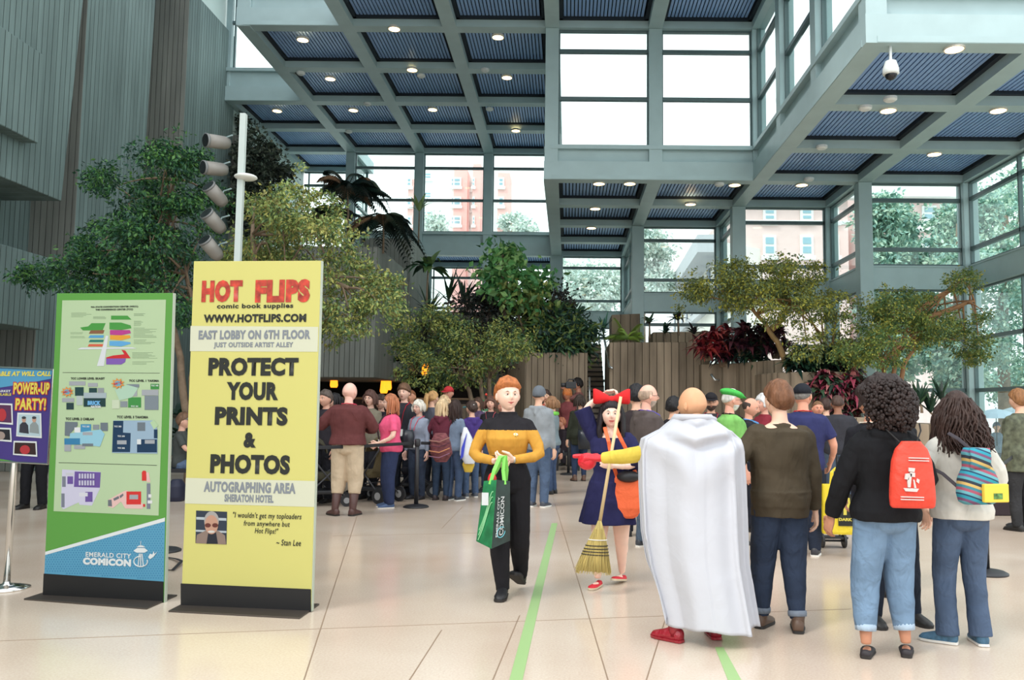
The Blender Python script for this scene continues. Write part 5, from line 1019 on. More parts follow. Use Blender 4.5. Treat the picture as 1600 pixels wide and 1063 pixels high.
person('person with a brown bob, black jacket and red headband antennae', (765, 765), 620, 176, top((40, 38, 44), 'jacket', hem=.5, off=.014), JEANS((54, 78, 120), **STR), hair=('bob', (96, 66, 54), .10), fem=True, skinc=(230, 178, 156), shoes=SH((30, 28, 28)), extra=[lanyard((214, 90, 100)), lambda I: MB().tube([I['HC'] + I['V'](-.03, 0, .06), I['HC'] + I['V'](-.05, 0, .10)], .003, 5).tube([I['HC'] + I['V'](.03, 0, .06), I['HC'] + I['V'](.05, 0, .09)], .003, 5).ell(I['HC'] + I['V'](-.052, 0, .105), .014 * I['s']).ell(I['HC'] + I['V'](.052, 0, .095), .014 * I['s']).build('antenna_headband', mat('antenna_red', (214, 60, 44), .6), I['root'], smooth=True)])
person('grey haired person facing us between the brown bob and the mustard costume', (783, 758), 627, 176, top((60, 54, 62)), JEANS((44, 44, 54), **STR), hair=('crop', (110, 100, 96)), skinc=(214, 150, 128), shoes=SH((30, 28, 28)))
person('brown haired person facing us just right of the bald one in maroon', (575, 780), 611, 165, top((120, 112, 96)), JEANS((44, 44, 54), **STR), hair=('bob', (84, 56, 48), .09), fem=True, skinc=(230, 184, 164), shoes=SH((30, 28, 28)), extra=[glasses()])
person('person in black and white clothes right of the brown haired one', (592, 772), 618, 170, top((36, 34, 44)), JEANS((44, 44, 54), **STR), hair=('mop', (76, 58, 50)), skinc=(220, 170, 148), shoes=SH((30, 28, 28)))
person('person with short auburn hair far back above the white haired one', (640, 745), 610, 170, top((90, 70, 66)), JEANS((44, 44, 54), **STR), hair=('crop', (150, 96, 66)), skinc=(224, 160, 130), shoes=SH((30, 28, 28)))
person('greying dark haired person at the edge of the yellow banner', (505, 785), 611, 150, top((50, 46, 52)), JEANS((44, 44, 54), **STR), hair=('short', (90, 78, 72)), skinc=(216, 164, 142), shoes=SH((30, 28, 28)))
person('dark haired person beside the greying one near the yellow banner', (520, 778), 616, 140, top((36, 36, 42)), JEANS((44, 44, 54), **STR), hair=('bob', (40, 36, 38), .09), fem=True, skinc=(216, 170, 150), shoes=SH((30, 28, 28)))
person('person in a purple shirt far back beside the brown bob', (746, 744), 622, 150, top((96, 76, 110)), JEANS((44, 44, 54), **STR), hair=('long', (86, 62, 50), .12), fem=True, shoes=SH((30, 28, 28)))
# seated between the banners, legs behind the green one, edge of frame
person('person sitting in grey shirt and jeans glimpsed between the two banners', (280, 775), 627, -80, top((76, 80, 78), sleeve='short'), JEANS((76, 104, 146), **STR), hair=('short', (120, 90, 70)), sit=True, h=1.75, x=0.02, feet=dict(R=(.06, .23, .045), L=(-.06, .20, .045)), shoes=SH((40, 38, 36)), skinc=(226, 176, 154), extra=[hcap((150, 150, 150))], arms=dict(L=dict(w=(-.08, .20, .40), pole=(-1, -.5, -.5)), R=dict(w=(.08, .2, .40), pole=(1, -.5, -.5))))
person('person in black trousers standing hidden behind the green banner', (52, 795), 600, 180, top((44, 44, 48)), dict(m=cloth((26, 26, 30)), name='trousers', **STR), hair=('short', (50, 40, 36)), shoes=SH((24, 22, 22)), stance=.07)
person('person in olive camouflage jacket cut by the right picture edge', (1600, 830), 610, 20, top(mat('camo', (86, 90, 72), .8, vary=(16, .5)), 'jacket', hem=.42, hemw=.12, off=.02), JEANS((50, 50, 54), **STR), hair=('short', (140, 96, 60)), shoes=SH((30, 28, 28)), bulk=1.1)
# people under umbrellas outside
for q, (x, c, hc_, l) in enumerate(((1556, (120, 140, 160), (90, 100, 120), 'person in a grey raincoat standing outside the right glass wall'), (1578, (60, 70, 84), (50, 60, 70), 'person in dark clothes outside beside the yellow hood'), (1592, (214, 190, 70), (220, 170, 60), 'person in a yellow raincoat outside the right glass wall'))):
    person(l, (x, 700), 652 - 2 * q, 170, top(c), JEANS((90, 100, 120), **STR), hair=('mop', hc_), shoes=SH((60, 60, 64)), Y=24 + q * .8, h=1.68, x=-.5)
# ================================================================ banners and signs
class Board:
    def __init__(s, name, label, cat, bl, br, group=None):
        s.a = onz(*bl); s.b = onz(*br); m = (s.a + s.b) / 2; d = s.b - s.a; s.ang = math.atan2(d.y, d.x); s.o = m; s.ux = Vector((math.cos(s.ang), math.sin(s.ang), 0)); s.n = Vector((math.sin(s.ang), -math.cos(s.ang), 0))
        s.root = empty(name, m, s.ang, label, cat, group)
    def L(s, x, y, off=0.0):
        d = ray(x, y); t = (s.o - CAM).dot(s.n) / d.dot(s.n); p = CAM + d * t - s.o; return Vector((p.dot(s.ux), -off, p.z))
    def poly(s, name, pts, m, off, parent=None, th=.0008):
        mb = MB().prism([s.L(x, y, off) for x, y in pts], (0, -th, 0)); return mb.build(name, m, parent or s.root)
    def text(s, t, x0, y0, x1, y1, m, off=.004, bold=.03, name='lettering', shear=0, parent=None, rot=0, space=1.08):
        c = s.L((x0 + x1) / 2, (y0 + y1) / 2); a = s.L(x0, (y0 + y1) / 2); b = s.L(x1, (y0 + y1) / 2); u = s.L((x0 + x1) / 2, y0); l = s.L((x0 + x1) / 2, y1); hw = (b.x - a.x) / 2; hh = (u.z - l.z) / 2; cr, sr = math.cos(rot), math.sin(rot)
        if abs(rot) > 1: hw, hh = hh, hw
        return txt(t, lambda X, Z: (c.x + X * cr - Z * sr, -off, c.z + X * sr + Z * cr), (-hw, hh, hw, -hh), m, parent or s.root, bold, shear, name, space)
def dim(c, k=.70):
    return tuple(255 * (((lambda l: 12.92 * l if l < .0031308 else 1.055 * l ** (1 / 2.4) - .055))(v * k)) for v in srgb(c))
P_ = lambda k, c, r=.5: mat('print_' + k, dim(desat(c, .06)), r, spec=.3)
metal = mat('black_base', (30, 29, 30), .45, .3)
def baseplate(B, pts, name='base_plate'):
    q = [onz(x, y) - B.o for x, y in pts]; q = [Vector((p.dot(B.ux), -p.dot(B.n), 0)) for p in q]; o = MB().prism(q, (0, 0, .012)).build(name, mat('steel_base', (84, 76, 70), .4, .5), B.root, bevel=.002)
    return o
# ---- yellow
B = Board('banner_stand', 'tall yellow banner reading PROTECT YOUR PRINTS & PHOTOS on a black foot', 'banner', (283, 948), (486, 957), 'banner stands')
YEL = P_('yellow', (228, 221, 126)); INK = P_('ink', (46, 48, 44)); GRY = P_('grey_ink', (142, 148, 156)); WHT = P_('white', (226, 228, 200))
q = [B.L(283, 946), B.L(486, 956), B.L(501.5, 407.5), B.L(302.9, 408.4)]
MB().prism([p + Vector((0, .032, 0)) for p in q], (0, -.032, 0)).build('board', [YEL], B.root, bevel=.002)
for p in (q[1], q[2]): pass
MB().prism([q[1] + Vector((.001, .034, 0)), q[2] + Vector((.001, .034, 0)), q[2] + Vector((.001, .001, 0)), q[1] + Vector((.001, .001, 0))], (.004, 0, 0)).build('edge_strip', P_('edge', (210, 220, 200)), B.root)
B.poly('white_band', [(298, 509.5), (497.5, 511), (496.5, 550), (297, 549)], WHT, .001); B.poly('white_band', [(290.5, 747), (492.5, 752), (491, 792.5), (289, 787)], WHT, .001)
FIRE = mat('fire_red', (176, 54, 36), .5, vary=(16, .55)); B.text('HOT', 315.4, 438, 379, 472.5, FIRE, bold=.075, space=1.12); B.text('FLIPS', 399, 436.8, 484.5, 473, FIRE, bold=.075, space=1.12)
B.text('comic book supplies', 339, 474.5, 458, 484, INK, bold=.03); B.text('WWW.HOTFLIPS.COM', 318, 491, 478, 504, INK, bold=.05); B.text('EAST LOBBY ON 6TH FLOOR', 310, 515.6, 484.5, 530.6, GRY, bold=.05); B.text('JUST OUTSIDE ARTIST ALLEY', 334, 535, 458, 545.2, GRY, bold=.04)
for t, x0, y0, x1, y1 in (('PROTECT', 325.6, 559, 466, 587.7), ('YOUR', 354, 597, 435, 625.7), ('PRINTS', 335.8, 636, 449.5, 665), ('&', 381, 676, 400.5, 700), ('PHOTOS', 328.5, 710.5, 453, 741)): B.text(t, x0, y0, x1, y1, INK, bold=.06)
B.text('AUTOGRAPHING AREA', 318.3, 753.5, 461.7, 770.5, GRY, bold=.05); B.text('SHERATON HOTEL', 351, 773, 427.6, 785.3, GRY, bold=.05)
for t, x0, y0, x1, y1 in (('"I wouldn\'t get my toploaders', 364, 801.5, 471, 813), ('from anywhere but', 381, 814.5, 453, 825), ('Hot Flips!"', 398.5, 825.5, 435, 836.5), ('~ Stan Lee', 432, 843.5, 470.5, 853)): B.text(t, x0, y0, x1, y1, INK, bold=.012, shear=.15)
ph = B.poly('portrait', [(306.6, 798), (355, 800), (354, 851), (305.6, 849)], P_('navy', (52, 62, 78)), .001)
def el(cx, cy, rx, ry, n=20): return [(cx + rx * math.cos(2 * PI * k / n), cy + ry * math.sin(2 * PI * k / n)) for k in range(n)]
for pts, c, o in (([(307, 808), (354, 810), (354, 814), (307, 812)], (190, 200, 206), .0022), ([(306, 828), (354, 830), (354, 833), (306, 831)], (190, 200, 206), .0022), ([(306.3, 849), (308, 836), (322, 829), (342, 830), (352, 837), (353.6, 851)], (150, 128, 116), .003), ([(323, 850), (326, 832), (338, 832), (341, 850)], (40, 42, 54), .0034), (el(331, 814, 11.5, 15), (176, 172, 168), .0038), (el(331, 820, 10.5, 15), (206, 156, 132), .0046), (el(325.5, 821, 4.6, 3.4), (110, 54, 46), .0056), (el(336.8, 821, 4.6, 3.4), (110, 54, 46), .0056), (el(331, 831, 5.5, 1.8), (222, 218, 212), .0056)): B.poly('print_shape', pts, P_('p%d_%d_%d' % c, c), o, ph)
MB().prism([B.L(283, 912, .006), B.L(486, 921, .006), B.L(486, 956, .006), B.L(283, 946, .006)], (0, .05, 0)).build('foot_panel', metal, B.root)
baseplate(B, [(263, 957), (468, 968), (499, 946), (300, 938)])
# ---- green
B = Board('banner_stand', 'tall green banner with floor maps and a blue dotted lower part', 'banner', (67, 932), (256, 942), 'banner stands')
GRN = P_('green', (98, 168, 72)); LG = P_('light_green', (190, 214, 170)); BLU = P_('blue', (92, 168, 204)); BLD = P_('blue_dot', (64, 140, 184)); WH = P_('pure_white', (236, 240, 240)); DG_ = P_('dark_slate', (54, 74, 84)); GY_ = P_('slate', (128, 140, 150))
q = [B.L(67.5, 931), B.L(256, 942), B.L(270, 458), B.L(89, 458.5)]
MB().prism([p + Vector((0, .03, 0)) for p in q], (0, -.03, 0)).build('board', GRN, B.root, bevel=.002)
MB().prism([q[1] + Vector((.001, .032, 0)), q[2] + Vector((.001, .032, 0)), q[2] + Vector((.001, .001, 0)), q[1] + Vector((.001, .001, 0))], (.004, 0, 0)).build('edge_strip', P_('edge', (210, 220, 200)), B.root)
B.poly('map_panel', [(97.6, 469.6), (259.5, 468.5), (248, 806), (84, 799)], LG, .001)
bp = MB(); bp.prism([B.L(x, y, .001) for x, y in ((71, 866), (258, 814), (256, 910), (69.5, 897))], (0, -.0008, 0), 0)
for r_ in range(26):
    for c_ in range(46):
        x = 72 + c_ * 4.1 + (2.05 if r_ % 2 else 0); y = 817 + r_ * 3.6
        if x > 255 or y > 894 + (x - 70) * .065 or y < 868.5 - (x - 71) * .284: continue
        p = B.L(x, y, .0021); k = .0055; bp.prism([p + Vector((k * math.cos(a), 0, k * math.sin(a))) for a in [PI / 3 * i for i in range(6)]], (0, -.0004, 0), 1)
bp.build('blue_panel', [BLU, BLD], B.root, fixn=False)
B.poly('white_stripe', [(71.2, 862.5), (258.2, 809), (258, 815), (71, 867.5)], WH, .0024)
B.text('WA STATE CONVENTION CENTER (WSCC)', 142, 478.3, 216, 481.6, INK, bold=.05); B.text('THE CONFERENCE CENTER (TCC)', 149.5, 482.6, 208, 486, INK, bold=.05)
for t, x0, y0, x1, y1 in (('TCC LOWER LEVEL SKAGIT', 111, 590, 164, 593.5), ('TCC LEVEL 1 YAKIMA', 202, 593.5, 249, 597), ('TCC LEVEL 2 CHELAN', 103, 653, 147, 657), ('TCC LEVEL 3 TAHOMA', 183, 650, 232, 654)): B.text(t, x0, y0, x1, y1, INK, bold=.05)
MP = lambda pts, c, o=.002: B.poly('map_shape', pts, P_('m%d_%d_%d' % c, c), o)
k4 = lambda *a: [(70 + a[i] / 4.09, 450 + a[i + 1] / 4.09) for i in range(0, len(a), 2)]
rc4 = lambda x0, y0, x1, y1: k4(x0, y0, x1, y0, x1, y1, x0, y1)
k5 = lambda *a: [(60 + a[i] / 3.936, 690 + a[i + 1] / 3.936) for i in range(0, len(a), 2)]
rc5 = lambda x0, y0, x1, y1: k5(x0, y0, x1, y0, x1, y1, x0, y1)
gr = (74, 160, 68)
for p_, c in ((k4(425, 178, 530, 178, 555, 203, 425, 203), gr), (k4(415, 222, 490, 222, 550, 240, 555, 258, 490, 270, 415, 266), gr), (k4(300, 226, 390, 226, 370, 272, 245, 272, 228, 254, 280, 246), gr), (k4(295, 272, 383, 270, 375, 293, 283, 293), (142, 96, 66)), (k4(292, 303, 380, 303, 375, 320, 280, 320), (86, 164, 214)), (k4(292, 332, 378, 332, 374, 347, 282, 347), (42, 128, 116)), (k4(285, 360, 378, 360, 374, 375, 276, 375), (226, 98, 70)), (k4(418, 270, 545, 270, 552, 290, 490, 303, 418, 300), (190, 62, 146)), (k4(418, 303, 545, 303, 550, 320, 490, 335, 418, 330), (238, 166, 50)), (k4(415, 340, 490, 340, 548, 348, 550, 358, 490, 375, 415, 370), (96, 172, 226)), (k4(394, 445, 440, 432, 510, 425, 492, 396, 515, 400, 550, 450, 394, 452), (214, 44, 50)), (k4(394, 452, 520, 452, 515, 475, 490, 490, 394, 490), (132, 92, 182)), (k4(210, 394, 590, 388, 560, 380, 235, 382), (222, 226, 230)), (k4(335, 500, 380, 500, 408, 306, 392, 306), (222, 226, 230)),
    (rc4(250, 670, 395, 705), (170, 186, 194)), (rc4(195, 635, 250, 690), (34, 70, 72)), (rc4(285, 640, 335, 670), (34, 70, 72)), (rc4(250, 705, 390, 760), (30, 64, 66)), (rc4(140, 735, 187, 778), (40, 66, 70)), (rc4(158, 598, 262, 624), (168, 172, 178)), (rc4(278, 608, 340, 632), (168, 172, 178)), (rc4(113, 705, 190, 730), (168, 172, 178)), (rc4(340, 640, 380, 672), (150, 156, 160)), (rc4(205, 690, 245, 750), (186, 198, 196)),
    (rc4(525, 616, 605, 636), (128, 140, 150)), (rc4(678, 614, 732, 648), (66, 150, 72)), (rc4(523, 655, 592, 692), (168, 172, 178)), (rc4(622, 652, 728, 688), (168, 172, 178)), (rc4(535, 700, 617, 765), (66, 150, 72)), (rc4(640, 690, 728, 780), (128, 140, 150)), (rc4(485, 725, 530, 762), (140, 150, 156)), (rc4(432, 716, 480, 772), (206, 220, 190)), (k4(450, 650, 530, 620, 600, 640, 560, 700, 480, 720), (180, 214, 190)),
    (k4(132, 856, 212, 858, 212, 880, 165, 930, 165, 948, 130, 945), (112, 124, 134)), (rc4(232, 872, 298, 922), (66, 150, 196)), (rc4(310, 875, 350, 905), (140, 150, 156)), (rc4(358, 862, 405, 915), (112, 124, 134)), (k4(165, 930, 232, 922, 360, 905, 385, 935, 355, 1015, 230, 1000, 160, 970), (150, 206, 226)), (rc4(128, 962, 228, 1002), (54, 132, 178)), (rc4(190, 1005, 260, 1030), (168, 172, 178)), (rc4(128, 1002, 170, 1045), (168, 172, 178)), (rc4(245, 922, 308, 942), (168, 172, 178)), (rc4(192, 892, 230, 925), (232, 234, 236)), (rc4(242, 995, 312, 1012), (112, 124, 134)),
    (k4(440, 848, 700, 848, 722, 905, 722, 1060, 432, 1055), (156, 184, 206)), (k4(440, 850, 505, 850, 503, 925, 552, 928, 548, 1050, 433, 1050), (22, 58, 92)), (rc4(592, 968, 720, 1052), (22, 58, 92)), (rc4(594, 860, 645, 915), (112, 124, 134)), (rc4(465, 975, 525, 1000), (168, 172, 178)), (rc4(642, 972, 705, 996), (168, 172, 178)), (k4(675, 860, 700, 845, 728, 880, 700, 905), (186, 216, 170)), (rc4(700, 905, 722, 962), (22, 58, 92)), (rc4(592, 968, 618, 1000), (226, 230, 232))):
    MP(p_, c, .002 + .00004 * len(B.root.children))
for p_, c in ((k5(148, 172, 385, 188, 380, 290, 330, 395, 255, 390, 250, 375, 155, 418, 140, 400), (212, 208, 232)), (k5(225, 185, 385, 190, 380, 285, 220, 280), (112, 84, 164)), (rc5(180, 215, 215, 262), (112, 84, 164)), (rc5(290, 310, 335, 372), (112, 84, 164)), (rc5(148, 215, 170, 280), (128, 132, 148)), (rc5(143, 320, 163, 405), (128, 132, 148)), (rc5(170, 193, 218, 208), (206, 206, 214)), (rc5(252, 315, 305, 338), (222, 222, 230)), (k5(430, 360, 520, 310, 545, 300, 650, 390, 640, 415, 535, 412, 510, 370, 460, 410, 430, 400), (240, 196, 190)), (rc5(543, 308, 633, 388), (226, 52, 48)), (rc5(562, 328, 615, 356), (168, 172, 178)), (k5(638, 190, 645, 180, 660, 180, 668, 195, 665, 242, 638, 242), (226, 52, 48)), (k5(665, 190, 680, 190, 690, 250, 668, 250), (240, 196, 190)), (rc5(668, 258, 690, 415), (128, 132, 148)), (rc5(645, 385, 658, 402), (226, 52, 48)), (rc5(678, 325, 697, 345), (232, 232, 232)), (rc5(674, 363, 702, 382), (232, 232, 232)), (k5(430, 360, 452, 358, 455, 400, 430, 398), (112, 116, 124)), (k5(462, 352, 495, 335, 500, 350, 468, 366), (112, 116, 124)), (k5(500, 335, 522, 320, 526, 332, 506, 350), (112, 116, 124))): MP(p_, c, .002 + .00004 * (len(B.root.children) - 60))
for r_ in range(2):
    for c_ in range(6): MP(rc5(252 + c_ * 17, 198 + r_ * 42, 263 + c_ * 17, 228 + r_ * 42), (206, 202, 226), .0062)
for cx, cy, rr_ in ((471, 612, 36), (148, 665, 34)):
    st_ = [(70 + (cx + rr_ * (1.25 if k % 2 else .72) * math.cos(PI * k / 9)) / 4.09, 450 + (cy + rr_ * (1.0 if k % 2 else .6) * math.sin(PI * k / 9)) / 4.09) for k in range(18)]; MP(st_, (240, 150, 60), .007); MP([((x + (70 + cx / 4.09) * .6) / 1.6, (y + (450 + cy / 4.09) * .6) / 1.6) for x, y in st_], (90, 180, 210), .0076)
    B.text('FAMILY HQ', 70 + (cx - 26) / 4.09, 450 + (cy - 9) / 4.09, 70 + (cx + 26) / 4.09, 450 + (cy + 9) / 4.09, P_('hot_red', (206, 40, 40)), .0086, .06, rot=.2)
B.text('BRICK', 70 + 278 / 4.09, 450 + 722 / 4.09, 70 + 362 / 4.09, 450 + 750 / 4.09, P_('brick_blue', (110, 180, 232)), .0080, .08); B.text('NATION', 70 + 300 / 4.09, 450 + 752 / 4.09, 70 + 362 / 4.09, 450 + 768 / 4.09, WH, .0080, .05)
for t, x, y in (('TCC 303', 448, 886), ('TCC 304', 470, 948), ('TCC 302', 470, 1024), ('TCC 202', 244, 886), ('TCC 101', 555, 757), ('TCC 102', 684, 625)): B.text(t, 70 + x / 4.09, 450 + (y - 5) / 4.09, 70 + (x + 46) / 4.09, 450 + (y + 5) / 4.09, WH, .0085, .04)
for x0, y, x1 in ((112, 540.5, 736),): B.poly('divider_line', k4(x0 + 3, 540, x1, 544, x1, 546.5, x0 + 3, 542.5), INK, .002)
B.poly('divider_line', k5(127, 129, 730, 146, 730, 149, 127, 132), INK, .002)
for (x0, y0, n_, dy, w0, w1) in ((570, 165, 3, 6, 60, 110), (570, 212, 5, 7, 40, 70), (568, 256, 9, 7.5, 70, 150), (570, 332, 4, 8, 60, 140), (560, 414, 6, 7, 80, 180), (560, 472, 3, 8, 90, 140), (170, 160, 4, 8, 60, 130), (310, 184, 3, 6, 60, 95), (165, 285, 2, 8, 60, 90), (165, 310, 2, 8, 50, 95)):
    mk = MB()
    for k in range(n_):
        wv = random.uniform(w0, w1); mk.prism([B.L(x, y, .002) for x, y in rc4(x0, y0 + dy * k, x0 + wv, y0 + dy * k + 2)], (0, -.0004, 0))
    mk.build('small_print', P_('tiny', (122, 146, 112)), B.root)

B.text('EMERALD CITY', 134.4, 864, 205.3, 871.5, WH, .005, .02); B.text('COMICON', 130, 872.5, 205.3, 884, WH, .005, .07)
# tower emblem
em = MB()
def strip2(pts, w0, off=.005): 
    Lp = [B.L(x, y, off) for x, y in pts]; em.tube(Lp, w0, 6)
strip2([(60 + (632 + 42 * math.cos(a)) / 3.936, 690 + (738 + 32 * math.sin(a)) / 3.936) for a in [R(-20 + k * 14) for k in range(22)]], .0045)
for x in (616, 632, 648): strip2([(60 + (632 + (x - 632) * .5) / 3.936, 690 + 690 / 3.936), (60 + x / 3.936, 690 + 765 / 3.936)], .004)
em.prism([B.L(60 + x / 3.936, 690 + y / 3.936, .005) for x, y in ((588, 672), (610, 655), (655, 655), (676, 672), (655, 684), (608, 684))], (0, -.001, 0)); em.prism([B.L(60 + x / 3.936, 690 + y / 3.936, .005) for x, y in ((606, 650), (622, 640), (644, 640), (660, 650))], (0, -.001, 0))
strip2([(60 + 632 / 3.936, 690 + 640 / 3.936), (60 + 632 / 3.936, 690 + 612 / 3.936)], .002)
em.prism([B.L(60 + x / 3.936, 690 + y / 3.936, .005) for x, y in ((678, 712), (690, 690), (704, 696), (712, 674), (716, 692), (734, 678), (712, 708), (690, 724))], (0, -.001, 0)); em.build('tower_emblem', WH, B.root)
MB().prism([B.L(69, 896.5, .006), B.L(255.6, 909, .006), B.L(255.5, 943, .006), B.L(67.5, 931, .006)], (0, .05, 0)).build('foot_panel', metal, B.root)
baseplate(B, [(37, 938), (229, 953), (277, 932), (90, 921)])
# ---- easel sign at the left edge
B = Board('sign_stand', 'POWER-UP PARTY! sign in a silver frame on a chrome pole at the left edge', 'sign', (-92, 917), (80, 926))
PUR = P_('purple', (76, 60, 140)); CYA = P_('cyan', (86, 164, 206)); YLW = P_('yolk', (240, 222, 90)); ORG = P_('orange', (236, 120, 50)); REDP = P_('magenta_red', (214, 54, 66))
q = [B.L(-98, 716), B.L(75, 725), B.L(83.6, 578), B.L(-90, 570)]
chrome = mat('chrome', (214, 212, 208), .12, 1.0)
MB().prism([p + Vector((0, .02, 0)) for p in q], (0, -.02, 0)).build('sign_panel', PUR, B.root)
fr = MB(); fr.tube(q + [q[0]], .010, 6); fr.build('frame', chrome, B.root)
pm = B.L(17, 722); B2 = B.L(4, 925)
MB().tube([Vector((pm.x, .035, pm.z + .3)), Vector((pm.x, .035, pm.z)), Vector((B2.x - 0, .035, .02))], .026, 16).build('pole', chrome, B.root, smooth=True)
MB().lathe([(.17, 0), (.17, .012), (.10, .03), (.03, .045), (.026, .06)], (B2.x, .035, 0), 28).build('base', chrome, B.root, smooth=True)
B.poly('cyan_top', [(-88, 572), (82, 579.5), (80, 592), (40, 600), (-40, 612), (-90, 614)], CYA, .002)
B.poly('green_corner', [(-98, 705), (-30, 712), (28, 722), (-98, 715)], P_('green', (98, 168, 72)), .0026)
B.text('AVAILABLE AT WILL CALL', -30, 580.5, 80, 588, YLW, .005, .05, shear=.2); B.text('POWER-UP', 20.5, 596.5, 79, 617.5, REDP, .004, .13); B.text('POWER-UP', 22, 598, 78, 616.5, YLW, .006, .04); B.text('PARTY!', 23.5, 621, 73.5, 642.5, REDP, .004, .13); B.text('PARTY!', 25, 622.5, 72.5, 641, YLW, .006, .04)
B.text('AT THE MARKET', -30, 609.5, 17, 613, WH, .004, .03); B.text('ONLY AVAILABLE', -30, 614.5, 18, 618.5, YLW, .004, .03)
for (x0, y0, x1, y1), c1, rot_ in (((28, 645, 65, 684), (190, 214, 224), 4), ((-12, 630, 20, 663), (96, 52, 90), 3), ((-14, 668, 18, 690), (40, 40, 46), 1), ((22, 689, 58, 713), (60, 40, 40), 2)):
    o = B.poly('photo_print', [(x0, y0), (x1, y0 + 1), (x1 + 1, y1 + 1), (x0 - rot_ * .5, y1 - 2)], WH, .004); B.poly('photo_picture', [(x0 + 2, y0 + 2.5), (x1 - 2, y0 + 3.5), (x1 - 1, y1 - 2), (x0 + 2 - rot_ * .5, y1 - 4)], P_('pic%d' % c1[0], c1), .0052, o)
    if c1[0] == 190:
        for cx in (38, 54): B.poly('figure_body', [(cx - 7, 676), (cx - 6, 664), (cx - 2, 660), (cx + 3, 660), (cx + 7, 665), (cx + 8, 678)], P_('fig%d' % cx, (60, 60, 70) if cx == 38 else (150, 160, 160)), .0062, o); B.poly('figure_head', el(cx + .5, 656, 3.2, 4.4, 12), P_('figskin', (206, 160, 136)), .0068, o); B.poly('figure_cap', el(cx + .5, 653, 3.4, 2.2, 12), P_('figcap', (70, 70, 76)), .0074, o)
    else: B.poly('figure_body', el((x0 + x1) / 2, (y0 + y1) / 2 + 2, (x1 - x0) * .22, (y1 - y0) * .3, 12), P_('fb%d' % c1[0], (196, 56, 64) if c1[0] != 40 else (170, 150, 140)), .0062, o)
# ---- green tapes on the floor
TG = mat('green_tape', (150, 182, 122), .5)
def tape(pts, label):
    q = [onz(*p) for p in pts]; o = MB().prism(q, (0, 0, .0025)).build('floor_tape', TG); tag(o, label, 'tape', 'green floor tapes')
tape([(862, 818), (871, 818), (815, 1070), (794, 1070)], 'long green tape strip running toward us on the floor between the two walkers'); tape([(1117, 1012), (1130, 1012), (1162, 1070), (1140, 1070)], 'short green tape strip on the floor at the caped one’s heels'.replace('’', "'"))
# ---- strap and round foot behind the banners
o = MB().tube([onz(250, 893) + Vector((0, 0, .01)), onz(270, 893) + Vector((0, 0, .012)), onz(284, 882) + Vector((0, 0, .03)), onz(276, 877) + Vector((0, 0, .02)), onz(262, 873) + Vector((0, 0, .01)), onz(240, 876) + Vector((0, 0, .01))], [(.018, .004)] * 6, 6, flat=(0, 0, 1)).build('strap', mat('black_strap', (32, 30, 34), .6)); tag(o, 'loose black strap lying on the floor in the gap between the banners', 'strap')
# ---- queue barriers
BLKM = mat('barrier_black', (36, 36, 40), .5)
def stanchion(x, y, toppx, label, h=None):
    p = onz(x, y); H = h or 1.0; r = empty('queue_post', p, 0, label, 'barrier post', 'black queue posts')
    MB().lathe([(.19, 0), (.19, .015), (.16, .03), (.05, .05)], n=28).build('base', BLKM, r, smooth=True); MB().cyl((0, 0, .04), (0, 0, H), .032, 16).build('pole', BLKM, r, smooth=True); MB().lathe([(.036, H - .09), (.045, H - .08), (.045, H), (.03, H + .02)], n=20).build('belt_head', BLKM, r, smooth=True); return p + Vector((0, 0, H - .045))
h_ = lambda x, y, t: at(x, t, onz(x, y).y).z
s1 = stanchion(650, 793, 0, 'black queue post right of the person in pink', h_(650, 793, 688)); s2 = stanchion(744, 769, 0, 'black queue post between the queue and the mustard costume', h_(744, 769, 688)); s3 = stanchion(888, 742, 0, 'far black queue post left of the green coat', .98); s4 = stanchion(1541, 897, 0, 'black queue post behind the white fleece legs', .98); s5 = stanchion(1597, 823, 0, 'black queue post at the right picture edge', .98); s6 = stanchion(252, 862, 0, 'black queue post almost hidden between the two banners', .9)
def belt(a, b, label):
    m_ = (a + b) / 2 - Vector((0, 0, .015)); P = [a, a.lerp(m_, .5), m_, m_.lerp(b, .5), b]; o = MB().tube(P, [(.004, .027)] * 5, 6, flat=(0, 0, 1)).build('barrier_belt', mat('belt_black', (30, 31, 36), .7)); tag(o, label, 'barrier belt', 'black barrier belts')
s0 = at(440, 701, 10.6); belt(s0, s1 - Vector((.05, 0, 0)), 'black belt crossing behind the maroon sweater toward the post by the pink tee'); belt(s1 + Vector((.05, .02, 0)), s2 - Vector((.05, 0, 0)), 'black belt between the two posts in front of the queue')
belt(s4 + Vector((.05, 0, 0)), s5 - Vector((.05, 0, 0)), 'black belt at the far right between two posts')
